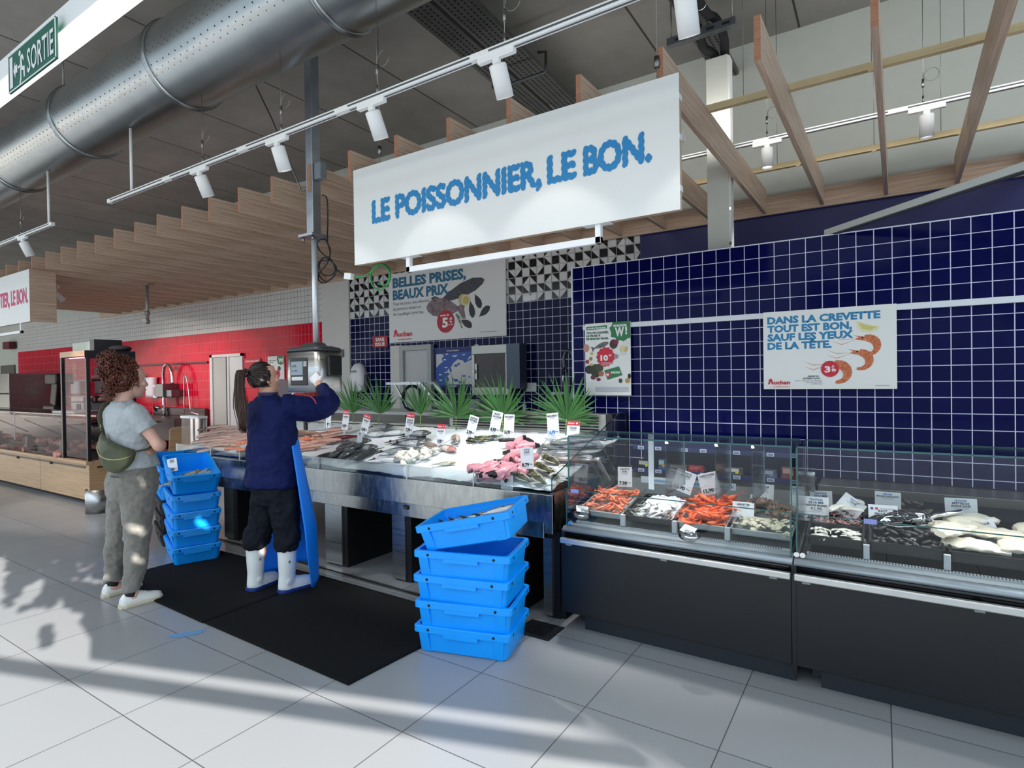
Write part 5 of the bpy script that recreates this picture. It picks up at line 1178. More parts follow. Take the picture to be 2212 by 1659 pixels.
# prawn poster on the partition
x0, x1 = 1.528, 2.321
pt, pc = board('prawn_poster', 'white poster of three cooked prawns and a lemon wedge on the navy tiles', 'poster', x0, x1, 1.40, 1.948, -.034)
asp = (x1-x0)/.548
pc.words('headline', [('DANS LA CREVETTE', .035, .155, .088, .855, .05), ('TOUT EST BON,', .035, .265, .088, .655, .05), ('SAUF LES YEUX', .035, .375, .088, .665, .05), ('DE LA TÊTE.', .035, .485, .088, .505, .05)], BLUT)
LEMR = mat('lemon_rind', 'ece6b4', .5); LEMF = mat('lemon_flesh', 'd9cf7a', .5)
pc.shape('lemon', [(.72, .175), (.80, .225), (.885, .255), (.87, .30), (.82, .325), (.76, .31), (.725, .25)], LEMR); pc.shape('lemon', [(.735, .20), (.80, .235), (.865, .262), (.82, .30), (.76, .275)], LEMF)
PRW = mat('prawn_print', 'c9552f', .5, col2='d98a55', vscale=60); PRD = mat('prawn_print_dark', '8a3a26', .5)
def prawn2(cx, cy, s, rot):
    out = []; inn = []
    for k in range(15):
        f = k/14; a = math.radians(rot-95+f*200); w = s*(.62+.16*math.sin(PI*min(1, f*1.4)))*(1-.62*f**2.2)
        out.append((cx+(s+w*.5)*math.cos(a)*.62, cy+asp*(s+w*.5)*math.sin(a)*.62)); inn.append((cx+(s-w*.75)*math.cos(a)*.62, cy+asp*(s-w*.75)*math.sin(a)*.62))
    pc.shape('prawn', out+inn[::-1], PRW)
    for k in (3, 5, 7, 9, 11): a = out[k]; c = inn[k]; pc.shape('prawn', [a, (a[0]+.004, a[1]+.002), (c[0]+.002, c[1]+.002), c], PRD)
    h = ((out[0][0]+inn[0][0])/2, (out[0][1]+inn[0][1])/2); pc.shape('prawn', [(h[0], h[1]-.02), (h[0], h[1]+.03), (h[0]-.075, h[1]+.005), (h[0]-.045, h[1]-.02), (h[0]-.09, h[1]-.045)], PRW)
    for e in (-.03, .03): pc.shape('prawn', [(h[0]-.05, h[1]), (h[0]-.17, h[1]+e+.03), (h[0]-.25, h[1]+e-.02), (h[0]-.17, h[1]+e+.036)], PRW)
    pc.shape('prawn', circ(h[0]-.02, h[1]-.012, .007, asp, 10), DARK)
prawn2(.80, .485, .115, -10); prawn2(.745, .655, .115, 5); prawn2(.58, .80, .13, -5)
pc.shape('price_disc', circ(.525, .75, .068, asp), REDL); pc.words('price', [('3', .485, .79, .075, .045, .04), ('€', .537, .745, .035, .02, .05), ('99', .537, .785, .035, .033, .05)], PAPER)
pc.words('small_print', [('CREVETTES', .355, .845, .016, .085, .04), ('ENTIERES CUITES', .32, .872, .016, .13, .04), ('Elevées en Equateur ou au Nicaragua', .255, .897, .013, .21, 0), ('40 à 60 pièces au kilo', .345, .918, .013, .12, 0), ('soit 9,98 € le kg', .38, .939, .013, .085, 0)], GRYL)
brand(pc, .035, .935, .05, .18); pc.shape('fine_line', [(.85, .955), (.95, .955), (.95, .959), (.85, .959)], GRYL)
# loyalty poster on the partition (the code square is left out)
pt, pc = board('offer_poster', 'tall poster with a green W badge and a red 10% star on the navy tiles', 'poster', .128, .532, 1.352, 1.955, -.036)
asp = .404/.603
pc.shape('green_badge', [(.62, 0), (1, 0), (1, .225), (.93, .235), (.87, .275), (.80, .255), (.70, .25), (.68, .215), (.58, .20), (.59, .15), (.55, .075), (.60, .05)], GRNP)
pc.words('badge_lettering', [('MON JOUR', .64, .065, .03, .29, .06), ('W', .67, .19, .115, .20, .05), ('!', .89, .17, .10, .045, .05)], PAPER)
pc.shape('green_strip', [(.035, .045), (.50, .035), (.50, .082), (.035, .09)], GRNP); pc.words('strip_lettering', [('NOUVEAU PROGRAMME', .06, .078, .022, .41, .05)], PAPER)
pc.words('headline', [('TOUTE L\'ANNÉE,', .035, .145, .028, .50, .05), ('LE FRAIS À', .035, .185, .028, .32, .05), ('MOINDRE FRAIS.', .035, .228, .028, .50, .05)], mat('headline_green', '1d5a3a', .5))
a_, c_ = fish2(.35, .315, .38, .12, -18, asp); FB = mat('print_fish', '8b8a84', .5, col2='4a4a48', vscale=40); pc.shape('fish_print', a_, FB); pc.shape('fish_print', c_, FB)
for cx, cy, r, m_, a in ((.64, .30, .09, '4a2d2e', 1.1), (.70, .27, .05, '8c2a3a', 1), (.86, .37, .09, 'd9c27a', .9), (.83, .36, .05, 'e6dba6', 1.2), (.03, .34, .07, 'c58a78', 1.2), (.15, .42, .035, 'c9c158', 1), (.13, .49, .04, '9a8a3e', 1), (.05, .53, .045, 'a33140', 1), (.14, .58, .045, 'c5bb62', 1), (.09, .64, .10, '2e2526', .9), (.24, .66, .12, '2c3524', 1.2), (.32, .62, .09, '3b4630', 1), (.36, .70, .06, 'b06a3c', 1), (.18, .75, .06, '6d2b33', .8), (.30, .78, .05, '7a2a30', .7), (.78, .80, .04, '4a4030', 1.2), (.93, .80, .05, 'c59b45', 1), (.97, .74, .035, '23231f', 1.5), (.84, .43, .07, 'e4e2dd', .6), (.90, .30, .08, 'ecebe6', .8), (.69, .47, .05, 'a39a98', 1)):
    pc.shape('food_print', circ(cx, cy, r, a*asp, 14), mat('print_'+m_, m_, .5))
pc.shape('red_star', star(.46, .47, .19, asp, 13, .10), REDL); pc.words('star_lettering', [('10', .35, .52, .075, .17, .05), ('%', .53, .475, .035, .08, .06)], PAPER)
pc.shape('star_lines', [(.36, .548), (.60, .548), (.60, .552), (.36, .552)], PAPER); pc.shape('star_lines', [(.36, .564), (.66, .564), (.66, .568), (.36, .568)], PAPER); pc.shape('star_lines', [(.36, .58), (.62, .58), (.62, .584), (.36, .584)], PAPER)
pc.shape('loyalty_card', [(.43, .655), (.75, .605), (.82, .725), (.50, .785)], GRNP); pc.shape('loyalty_card', circ(.515, .715, .055, asp), REDL); pc.words('card_lettering', [('W', .47, .735, .035, .07, .08), ('AAOH!', .57, .70, .030, .2, .05)], PAPER)
pc.shape('small_print', [(.23, .885), (.95, .885), (.95, .945), (.23, .945)], mat('print_block', 'c9ccce', .6))
# big fish poster on the back wall
pt, pc = board('fish_poster', 'large white poster with two fish, mussels and a red 5 euro disc', 'poster', -3.74, -1.716, 2.043, 3.03, 1.555, mat('poster_paper_dim', 'e6e4e0', .55), .02)
asp = 2.024/.987; TEALB = mat('poster_teal', '2a6e8c', .55)
pc.words('headline', [('BELLES PRISES,', .04, .20, .135, .655, .05), ('BEAUX PRIX.', .04, .375, .135, .52, .05)], TEALB)
pc.words('sub_text', [('Tous les jours, une sélection', .04, .46, .045, .34, .01), ('de poissons entiers et', .04, .535, .045, .265, .01), ('de coquillage à prix bas.', .04, .61, .045, .29, .01)], GRYL)
D1 = mat('print_fish_dark', '53535a', .5, col2='2d2d33', vscale=30); D2 = mat('print_fish_rose', '9b8486', .5, col2='5c4a4e', vscale=14)
a_, c_ = fish2(.64, .37, .42, .11, -16, asp); pc.shape('fish_print', a_, D1); pc.shape('fish_print', c_, D1)
a_, c_ = fish2(.51, .57, -.32, .15, 6, asp); pc.shape('fish_print', a_, D2); pc.shape('fish_print', c_, D2)
pc.shape('lemon', circ(.665, .48, .036, asp), mat('print_lemon', 'c3b477', .5)); pc.shape('lemon', circ(.690, .495, .038, asp), mat('print_lemon2', 'ddd2a2', .5)); pc.shape('lemon', circ(.690, .495, .026, asp), mat('print_lemon3', 'c8b567', .5))
MUS = mat('print_mussel', '2a2730', .5)
for cx, cy, l, a in ((.735, .62, .13, 80), (.785, .52, .12, 65), (.835, .67, .12, -35), (.69, .80, .12, 30)): q, _ = fish2(cx, cy, l*.9, .055, a, asp); pc.shape('mussel_print', q, MUS)
HB = mat('print_herb', '68755e', .6)
for k in range(9): pc.shape('herb_print', [(.60+k*.006, .68+k*.022), (.61+k*.006, .66+k*.02), (.64+(k % 3)*.01, .69+k*.022)], HB)
pc.shape('price_disc', circ(.52, .755, .075, asp), mat('disc_red', 'b5172f', .5)); pc.words('price', [('moins de', .475, .68, .03, .075, .03), ('5', .49, .83, .13, .05, .04), ('€', .55, .77, .06, .025, .05), ('le kilo', .545, .81, .022, .04, .02)], PAPER)
brand(pc, .04, .915, .07, .18); pc.shape('fine_line', [(.80, .93), (.93, .93), (.93, .935), (.80, .935)], GRYL)
# no-exit sign
pt, pc = board('no_exit_sign', 'small red sign with two white words beside the fish poster', 'sign', -4.10, -3.795, 1.995, 2.155, 1.57, mat('sign_red', 'b3142c', .5), .006)
pc.words('lettering', [('SANS', .2, .46, .32, .6, .03), ('ISSUE', .17, .90, .32, .65, .03)], PAPER)
# sea map
pt, pc = board('sea_map', 'blue fishing zone map between the grey door and the steel cabinet', 'map', -2.91, -2.235, 1.40, 1.93, 1.57, mat('map_navy', '14256f', .5), .006)
asp = .675/.53; SEA = mat('map_sea', '2a55a8', .5); LAND = mat('map_land', 'd5d3cf', .5)
pc.shape('sea', [(.04, .14), (.96, .12), (.96, .93), (.04, .95)], SEA)
pc.shape('land', [(.05, .15), (.20, .15), (.25, .20), (.19, .27), (.22, .35), (.12, .42), (.05, .50)], LAND)
pc.shape('land', [(.98, .32), (.92, .33), (.84, .36), (.78, .40), (.72, .33), (.60, .30), (.50, .38), (.42, .50), (.45, .58), (.40, .66), (.33, .72), (.38, .80), (.33, .88), (.36, .93), (.98, .93)], LAND)
pc.shape('land', [(.90, .30), (.84, .33), (.88, .25), (.96, .21)], LAND); pc.shape('land', [(.45, .20), (.60, .19), (.55, .24), (.50, .24)], LAND); pc.shape('land', [(.33, .58), (.37, .52), (.41, .63), (.36, .66)], LAND)
for cx, cy, rx in ((.55, .46, .05), (.62, .42, .04), (.88, .75, .03), (.75, .72, .04), (.55, .83, .06), (.66, .88, .05), (.48, .80, .03)): pc.shape('inland_water', circ(cx, cy, rx, .5*asp, 10), SEA)
for cx, cy in ((.15, .68), (.16, .82), (.30, .50), (.30, .62), (.75, .19), (.33, .16), (.27, .30)): pc.shape('map_label', [(cx-.035, cy-.012), (cx+.035, cy-.012), (cx+.035, cy+.012), (cx-.035, cy+.012)], PAPER)
pc.words('title', [('Les zones de pêche', .33, .09, .04, .30, .02), ('Auchan', .36, .99, .05, .2, .03)], PAPER)
for x in (-2.98, -2.20):
    b = MB(); b.box(x-.03, x+.03, 1.575, 1.588, 1.90, 1.955); tag(b.build('map_clip', WHITEP, bevel=.004), 'white clip holding the %s top corner of the blue map' % ('left' if x < -2.5 else 'right'), 'clip')
# steel cabinet with a window (ageing fish inside)
cb = thing('wall_cabinet', 'stainless wall cabinet with a dark window in the navy tiled wall', 'cabinet', (-1.87, 1.588, 1.40))
b = MB(); b.box(-.30, .26, -.16, 0, -.10, .0); b.box(-.30, .26, -.16, 0, .42, .53); b.box(.215, .26, -.16, 0, 0, .42); b.box(-.30, -.255, -.16, 0, 0, .42); b.box(-.255, .215, -.012, 0, 0, .42); b.build('housing', mat('cabinet_steel', '9d9b95', .35, .8), cb, bevel=.004)
b = MB(); b.box(.26, .45, -.20, -.03, -.02, .53); b.build('side_body', mat('cabinet_side', '4b5363', .4, .4), cb)
b = MB(); b.box(-.25, .21, -.02, -.013, 0, .42); b.mi(1)
b.build('back_panel', mat('cabinet_inside', '6b5046', .6), cb)
b = MB(); b.box(-.255, .215, -.15, -.145, .0, .42); b.build('window', glass('smoked_glass', (.62, .55, .52), .8), cb)
b = MB(); r = random.Random(2)
for k in range(14): x = r.uniform(-.2, .17); b.bar((x, -.05, r.uniform(0, .1)), (x+r.uniform(-.1, .15), -.05, r.uniform(.15, .38)), .02, .01)
b.build('contents', mat('cabinet_dark', '251a18', .5), cb)
b = MB(); b.box(-.245, -.215, -.165, -.15, .10, .30); b.cyl((-.255, -.165, .2), (-.255, -.19, .2), .022, n=12); b.build('latch', mat('latch', 'b5b5b0', .4, .6), cb)
b = MB(); b.box(-1.44, -1.30, 1.56, 1.588, 1.34, 1.45); t_ = b.build('wall_socket', WHITEP, bevel=.008); tag(t_, 'white socket plate low on the navy tiles right of the steel cabinet', 'socket')
b = MB(); b.box(-1.47, -1.30, 1.578, 1.588, 2.455, 2.52); tag(b.build('wall_plate', WHITEP, bevel=.003), 'small white plate at the foot of the triangle patterned tiles', 'plate')
b = MB(); b.box(-4.80, -4.71, 1.53, 1.56, 1.87, 1.99); tag(b.build('wall_box', mat('box_grey', '6a6a68', .5), bevel=.02, seg=3), 'small grey rounded box on the pale pillar', 'box')
# soap dispenser
so_ = thing('soap_dispenser', 'tall white dispenser on the navy tiles left of the grey door', 'dispenser', (-4.375, 1.585, 1.34))
b = MB(); b.rings([[Vector((w_*x, -d_*(.5-.5*math.cos(0))+y*d_, z)) for x, y in ((-1, 0), (-1, -.7), (-.7, -1), (.7, -1), (1, -.7), (1, 0))] for z, w_, d_ in ((0, .11, .12), (.04, .14, .13), (.2, .15, .13), (.34, .12, .12), (.41, .07, .09), (.43, .02, .04))]); b.build('body', WHITEP, so_)
b = MB(); b.text('ProRoll', (-.08, -.132, .29), U, V, h=.03, bold=.03); b.build('lettering', GRYL, so_)
b = MB(); b.box(-.05, .05, -.10, -.02, -.05, 0); b.build('nozzle', BLACK, so_)
b = MB(); b.box(.15, .20, -.08, 0, .05, .25); b.build('bracket', mat('bracket_dim', '3a3d48', .5), so_)
# work table behind the counter with its things
wt = thing('work_table', 'steel work table along the back wall behind the palm leaves', 'table', (-2.2, 1.2, 0))
b = MB(); b.box(-2.6, 2.15, -.32, .385, 1.06, 1.10); b.build('top', mat('table_white', 'd9d9d6', .4), wt, bevel=.004)
b = MB(); b.box(-2.6, 1.75, -.30, -.27, .80, 1.06); b.build('skirt', mat('table_steel', '77766f', .4, .7), wt)
for x in (-2.5, -.6, 1.65):
    b = MB(); b.box(x-.03, x+.03, -.3, -.24, 0, 1.06); b.box(x-.03, x+.03, .3, .36, 0, 1.06); b.build('leg', STEEL, wt)
tbz = 1.10
gl_ = thing('display_stand', 'sloping glass topped steel stand on the work table by the grey door', 'stand', (-2.85, 1.05, tbz))
b = MB(); b.bar((-.35, -.1, .36), (.25, -.1, .36), .03, .03); b.bar((.25, -.1, .36), (.62, -.1, .0), .03, .03); b.bar((-.35, .15, .36), (.25, .15, .36), .03, .03); b.bar((.25, .15, .36), (.62, .15, 0), .03, .03); b.bar((-.3, 0, .35), (-.05, 0, 0), .02, .02); b.build('frame', STEEL, gl_)
b = MB(); b.box(-.35, .25, -.11, .16, .375, .381); b.build('shelf_glass', GLASS, gl_)
b = MB(); b.tube([(.0+.16*math.cos(k*PI/8), 0, .17+.16*math.sin(k*PI/8)) for k in range(16)], .02, 8, closed=True); b.build('wheel', DARK, gl_)
bx = thing('label_printer', 'small grey label printer on the work table below the steel cabinet', 'printer', (-1.85, 1.05, tbz))
b = MB(); b.box(-.14, .14, -.1, .1, .02, .16); b.build('body', mat('printer_grey', '8d8f96', .5), bx, bevel=.012)
b = MB(); b.box(-.15, .16, -.105, .105, 0, .025); b.build('base', WHITEP, bx)
dp = thing('towel_roll', 'clear jar with a white lid on the counter edge before the partition', 'jar', (-.72, 1.05, tbz))
b = MB(); b.cyl((0, 0, 0), (0, 0, .22), .075, n=20); b.build('jar', glass('jar_glass', (.75, .75, .80), .9), dp)
b = MB(); b.cyl((0, 0, .22), (0, 0, .25), .08, n=20); b.build('lid', mat('lid_lilac', 'dcdaf0', .4), dp)
b = MB(); b.cyl((.0, 0, .0), (.0, 0, .15), .05, n=16); b.build('roll', WHITEP, dp)
# spring hose tap
tp = thing('spray_tap', 'tall spring coiled chrome spray tap in front of the navy tiles', 'tap', (-.62, 1.25, tbz))
b = MB(); b.cyl((0, 0, 0), (0, 0, .42), .014, n=12); b.cyl((-.17, 0, .22), (-.12, 0, .55), .008, n=8); b.build('column', CHROME, tp)
arc = curve3([(0, 0, .36), (0, 0, .55), (.02, 0, .68), (.12, 0, .78), (.26, 0, .81), (.36, 0, .75)], 8); b = MB(); b.tube(arc, .013, 8); b.build('hose', BLACK, tp)
b = MB(); hel = []
for i in range(260):
    f = i/259*(len(arc)-1); k = min(int(f), len(arc)-2); p = arc[k].lerp(arc[k+1], f-k); tn = (arc[k+1]-arc[k]).normalized(); x_, y_, _ = frame(tn); a = i*.62; hel.append(p+x_*.024*math.cos(a)+y_*.024*math.sin(a))
b.tube(hel, .006, 5); b.build('spring', CHROME, tp)
arc2 = curve3([(-.12, 0, .50), (-.13, 0, .62), (-.09, 0, .70), (-.03, 0, .68), (0, 0, .60)], 6); b = MB(); b.tube(arc2, .02, 10); b.build('spray_arm', mat('spring_dark', '5b5f66', .3, .8), tp)
b = MB(); b.cyl((-.125, 0, .44), (-.12, 0, .52), .022, n=10); b.build('spray_head', BLACK, tp)
hd_ = MB(); hd_.rings([rrect(.05, .03, .03, z) for z in (0.0, .50)]+[rrect(.035, .02, .02, .54)]); o = hd_.build('cutting_board', WHITEP); o.location = (-.16, 1.2, 1.115); tag(o, 'white cutting board standing upright beside the spray tap', 'cutting board')
sp5 = MB(); sp5.cyl((0, 0, 0), (0, 0, .11), .022, n=10); sp5.cyl((0, 0, .11), (0, 0, .16), .008, n=8); o = sp5.build('spray_bottle', mat('bottle_clear', 'b9c3d6', .2)); o.location = (-1.12, 1.0, tbz); tag(o, 'small clear spray bottle on the work table left of the jar', 'bottle')
mx_ = thing('slicing_machine', 'grey slicing machine with a black knob behind the worker', 'machine', (-5.55, 1.0, 0))
b = MB(); b.box(-.6, .55, -.3, .3, .96, 1.0); b.box(-.62, .57, -.32, .32, 0, .96); b.build('base', mat('machine_white', 'c9c9c5', .4), mx_, bevel=.004)
b = MB(); b.cyl((-.35, -.2, 1.05), (.0, -.2, 1.06), .035, n=12); b.cyl((.1, -.25, 1.09), (.1, -.32, 1.09), .07, n=16); b.build('knob', BLACK, mx_)
b = MB(); b.box(-.25, .05, -.28, -.12, 1.0, 1.05); b.bar((-.6, -.2, 1.03), (-.25, -.2, 1.06), .12, .03); b.build('carriage', STEEL, mx_)
b = MB(); b.poly([(-.05, 1.1), (.0, 1.42), (.25, 1.55), (.5, 1.50), (.5, 1.1)], (-.05, -.1, 0), (1, 0, 0), (0, 0, 1), .01); b.build('guard', mat('guard_mauve', '7d6a72', .4), mx_)
# ------------------------------------------------------------------ the butcher counter at the left
OAKC = wood('counter_oak', 'c9a57f', 'b08c68', 'x', 0.4); OAKCY = wood('counter_oak_side', 'c3a07a', 'a98662', 'y', 0.4)
bc = thing('butcher_counter', 'oak fronted butcher counter with dark glass at the far left', 'counter', (-9.0, -1.33, 0)); R = lambda b, n, m, **k: b.build(n, m, bc, rel=False, **k)
BX = -6.06
b = MB(); b.box(-12.5, -7.62, -1.335, -1.31, .055, .50); b.box(-7.61, BX-.0, -1.335, -1.31, .055, .50); R(b, 'front_panel', OAKC, bevel=.002)
b = MB(); b.box(-12.5, BX+.01, -1.37, -1.29, .505, .545); R(b, 'top_rail', OAKC, bevel=.004)
b = MB(); b.box(BX-.02, BX+.005, -1.33, -.02, .055, .55); b.poly([(1.33-.95, .55), (.36, .86), (.30, .89), (-.0, .90), (0, .55)], (BX-.02, 0, 0), (0, -1, 0), (0, 0, 1), .025); R(b, 'end_panel', OAKCY)
b = MB(); b.box(-12.5, BX-.1, -1.345, -1.335, .455, .475); b.box(BX+.005, BX+.012, -1.25, -.1, .455, .475); R(b, 'hook_rail', mat('rail_brown', '3d2d27', .4), bevel=.002)
for x in (-10.8, -9.6, -8.4, -7.2):
    b = MB(); b.box(x-.03, x+.03, -1.352, -1.335, .44, .47); R(b, 'rail_hook', DARK)
b = MB(); b.box(-12.5, BX-.05, -1.27, -.1, 0, .06); R(b, 'plinth', DARK)
b = MB(); b.box(-12.5, BX-.03, -1.28, -.10, .50, .53); b.box(-12.5, -6.85, -.45, -.40, .53, .92); R(b, 'deck', mat('butcher_deck', '1a1719', .3))
b = MB(); b.box(-12.5, -6.80, -.45, -.1, .92, .95); b.box(-12.5, -6.8, -1.30, -.75, 1.112, 1.12); R(b, 'glass_shelf', glass('dark_glass', (.55, .52, .53), .9))
b = MB(); b.box(-12.5, -6.80, -1.335, -1.329, .545, 1.115); R(b, 'front_glass', glass('butcher_glass', (.88, .86, .87), .10))
b = MB(); b.bar((-12.5, -1.332, 1.117), (-6.8, -1.332, 1.117), .01, .008); R(b, 'glass_edge', mat('edge_dark', '2a2d30', .2))
for x in (-11.0, -9.55, -8.22, -7.0):
    b = MB(); b.box(x-.04, x+.04, -1.30, -1.22, .53, .76); R(b, 'divider', BLKT)
    b = MB(); b.bar((x-.2, -1.25, 1.0), (x+.1, -.9, .75), .012, .012); R(b, 'gas_strut', DARK)
b = MB(); b.box(-8.62, -8.60, -1.32, -1.31, .7, 1.11); R(b, 'glass_joint', mat('joint_pale', 'cfd0d0', .3))
# meat
r = random.Random(12); MT = []
for i, (c_a, c_b) in enumerate((('9c4a44', 'c98f80'), ('6d2a2c', 'a35650'), ('b0685c', 'd9b09e'), ('3c2a26', '6b4a40'))):
    MT.append([blob('meat_joint' if i % 2 else 'meat_cut', .24+.03*i, .13, .075, mat('meat_%s' % 'abcd'[i], c_a, .35, col2=c_b, vscale=14), 60+i, .01, lumps=.18), True])
for k in range(58):
    x = -6.98-(k % 29)*.155; row = k//29; y = -1.22+row*.27+r.uniform(-.05, .05); e = MT[r.randrange(4)]
    q = e[0] if e[1] else e[0].copy()
    if not e[1]: COL.objects.link(q)
    e[1] = False; q.location = (x, y, .53+.06*row+r.uniform(0, .04)); q.rotation_euler = (r.uniform(-.2, .2), r.uniform(-.2, .2), r.uniform(0, 6)); s_ = r.uniform(.75, 1.1); q.scale = (s_, s_, s_*r.uniform(.9, 1.5))
    tag(q, 'cut of meat behind the dark glass of the oak fronted counter', 'meat', 'meat in the butcher counter')
pkm = None
for k in range(16):
    x = -7.05-(k % 8)*.16; z = .955 if k < 8 else .56
    if pkm is None:
        pkm = MB(); pkm.box(-.06, .06, -.09, .09, 0, .05); pkm.ell((0, 0, .05), .05, .08, .02, 10, 6); q = pkm.build('vacuum_pack', mat('pack_silver', 'a7a69d', .2, .5, var=.4, vscale=40), bevel=.01); pkm = q
    else: q = pkm.copy(); COL.objects.link(q)
    q.location = (x, -.27 if k < 8 else -.62, z); q.rotation_euler = (0, 0, r.uniform(-.3, .3)); tag(q, 'silvery packed meat on the shelf at the back of the butcher counter', 'packet', 'packed meat behind the dark glass')
# tall glass cabinet at the end of the counter
tc_ = thing('glass_cabinet', 'tall black framed glass cabinet at the end of the butcher counter', 'cabinet', (-6.43, -1.07, .55)); R2 = lambda b, n, m, **k: b.build(n, m, tc_, **k)
hx, hy, hz = .37, .26, 1.38; FR = mat('frame_black', '15141a', .35)
b = MB()
for sx in (-1, 1):
    for sy in (-1, 1): b.box(sx*hx-.02, sx*hx+.02, sy*hy-.02, sy*hy+.02, 0, hz)
b.box(-hx, hx, hy-.01, hy+.02, 0, hz); R2(b, 'frame', FR, bevel=.002)
b = MB(); b.box(hx-.015, hx+.021, -hy-.02, hy+.02, hz-.10, hz); b.box(-hx, hx, hy, hy+.02, hz-.1, hz); b.box(-hx, hx, -hy, hy, hz-.02, hz); R2(b, 'top_frame', FR)
b = MB(); b.box(-hx-.02, hx-.02, -hy-.022, -hy, hz-.07, hz); R2(b, 'wood_fascia', OAKC)
b = MB(); b.box(-hx+.03, hx-.03, -hy+.06, -hy+.08, hz-.085, hz-.075); R2(b, 'light_tube', mat('tube_pink', 'ffffff', .5, emit='ffb4dc', estr=5))
for z in (.42, .72, 1.0):
    b = MB(); b.box(-hx+.02, hx-.02, -hy+.05, hy-.02, z, z+.012); R2(b, 'shelf', BLKT)
b = MB(); b.box(-hx+.02, hx-.02, -hy-.003, -hy+.001, 0.02, hz-.08); b.box(hx+.0, hx+.004, -hy+.02, hy-.02, .02, hz-.1); R2(b, 'glass_pane', glass('cabinet_glass', (.86, .82, .84), .12))
b = MB(); b.box(-.06, .06, -hy-.006, -hy-.003, .55, 1.24); R2(b, 'reflection_free_pane', glass('inner_pane', (.95, .95, .95), .1));
for k in range(12):
    e = MT[k % 4][0].copy(); COL.objects.link(e); z = .55+(.432, .732, 1.012)[k % 3]; e.location = (-6.70+.14*(k//3)+.1, -1.05+r.uniform(-.08, .08), z); e.rotation_euler = (0, 0, r.uniform(0, 6)); e.scale = (.6, .6, 1.0); tag(e, 'dark cured meat on a shelf of the tall black glass cabinet', 'meat', 'meat in the tall glass cabinet')
b = MB(); b.box(-.30, .22, -.16, .16, 0, .13); o = b.build('metal_box', mat('box_greenish', '8fa09a', .35, .3), bevel=.004); o.location = (-6.52, -1.05, 1.93); tag(o, 'grey green metal box on top of the tall glass cabinet', 'box')
b = MB(); b.box(.0, .12, -.16, .16, 0, .15); o = b.build('dark_box', mat('box_dark', '16171c', .4)); o.location = (-6.29, -1.05, 1.93); tag(o, 'black box beside the grey green box on the tall glass cabinet', 'box')
b = MB(); b.ell((0, 0, .035), .18, .14, .05, 14, 8); b.v = [(x, y, max(0, z+.02*noise.noise(Vector((x*14, y*14, z*14))))) for x, y, z in b.v]; o = b.build('folded_cloth', mat('cloth_black', '121216', .8)); o.location = (-6.20, -.92, 1.93); tag(o, 'crumpled black cloth on the right of the cabinet top', 'cloth')
# corner guard
b = MB(); n = 20; rs = []
for z in (0, .275): rs.append([Vector((.125*math.cos(a), .125*math.sin(a), z)) for a in [math.radians(180+200*k/n) for k in range(n+1)]])
vs_ = rs[0]+rs[1]; b.add(vs_, [(k, k+1, k+n+2, k+n+1) for k in range(n)], True); o = b.build('corner_guard', STEEL); o.modifiers.new('solid', 'SOLIDIFY').thickness = .008; o.location = (-5.53, -1.45, 0); o.rotation_euler = (0, 0, math.radians(35)); tag(o, 'curved brushed steel corner guard on the floor before the oak counter', 'corner guard')
# behind the butcher counter
def simple(name, label, cat, fn, m, loc, **k):
    b = MB(); fn(b); o = b.build(name, m, **k); o.location = loc; return tag(o, label, cat)
bt = thing('back_table', 'long steel work bench along the red tiled wall', 'table', (-12.5, 1.0, 0))
b = MB(); b.box(-4.5, 1.8, -.45, .55, .86, .90); b.build('top', STEEL, bt)
for x in (-4.4, -1.5, 1.7):
    b = MB(); b.box(x-.03, x+.03, -.4, .5, 0, .86); b.build('leg', STEEL, bt)
ov = thing('steel_oven', 'big stainless steel cabinet standing behind the far left of the butcher counter', 'oven', (-16.2, .9, 0))
b = MB(); b.box(-1.6, 1.0, -.4, .5, 0.0, 1.80); b.build('body', mat('oven_steel', '8d9392', .3, .9, var=.1), ov, bevel=.01)
b = MB(); b.box(-1.6, 1.0, -.41, -.40, 1.30, 1.33); b.build('seam', DARK, ov)
ms = thing('coffee_grinder', 'black machine with a rounded top behind the butcher counter glass', 'machine', (-13.2, .8, .90))
b = MB(); b.box(-.3, .3, -.2, .2, 0, .16); b.bar((.0, 0, .15), (.15, 0, .75), .25, .3); b.box(-.32, .28, -.15, .2, .62, .86); b.build('body', BLACK, ms, bevel=.03)
ws = thing('butcher_scale', 'pale shop scale on the butcher counter, left of the tall cabinet', 'scale', (-8.0, -.55, 1.12))
b = MB(); b.box(-.34, .10, -.15, .2, 0, .20); b.build('body', mat('scale_pale', 'b9b7b0', .4), ws, bevel=.01)
b = MB(); b.box(-.12, .02, -.16, -.15, .0, .09); b.build('opening', DARK, ws)
b = MB(); b.box(-.36, .6, -.2, .25, .205, .215); b.bar((.10, -.1, .2), (.25, -.1, 0), .03, .03); b.build('glass_top', glass('scale_glass', (.85, .87, .87), .9), ws)
simple('paper_tray', 'white tray lying on the glass top by the tall cabinet', 'tray', lambda b: b.box(-.36, .36, -.2, .2, 0, .02), WHITEP, (-7.25, -.98, 1.12))
simple('red_bucket', 'small red tub behind the glass top, beside the pale scale', 'tub', lambda b: b.lathe([(.0, 0), (.09, 0), (.12, .16), (.115, .16), (.085, .01)], n=16), mat('bucket_red', 'c2182f', .4), (-12.4, .7, .90))
simple('towel_dispenser', 'white towel dispenser on the red wall left of the tall cabinet', 'dispenser', lambda b: b.box(-.22, .26, -.2, 0, 0, .36), mat('disp_white', 'd9d4d6', .4), (-14.0, 1.58, 1.27), bevel=.03)
simple('wall_tablet', 'black framed screen on the red wall left of the tall cabinet', 'screen', lambda b: b.box(-.16, .2, -.06, 0, 0, .6), mat('tablet_black', '23242c', .3), (-13.1, 1.58, 1.3), bevel=.01)
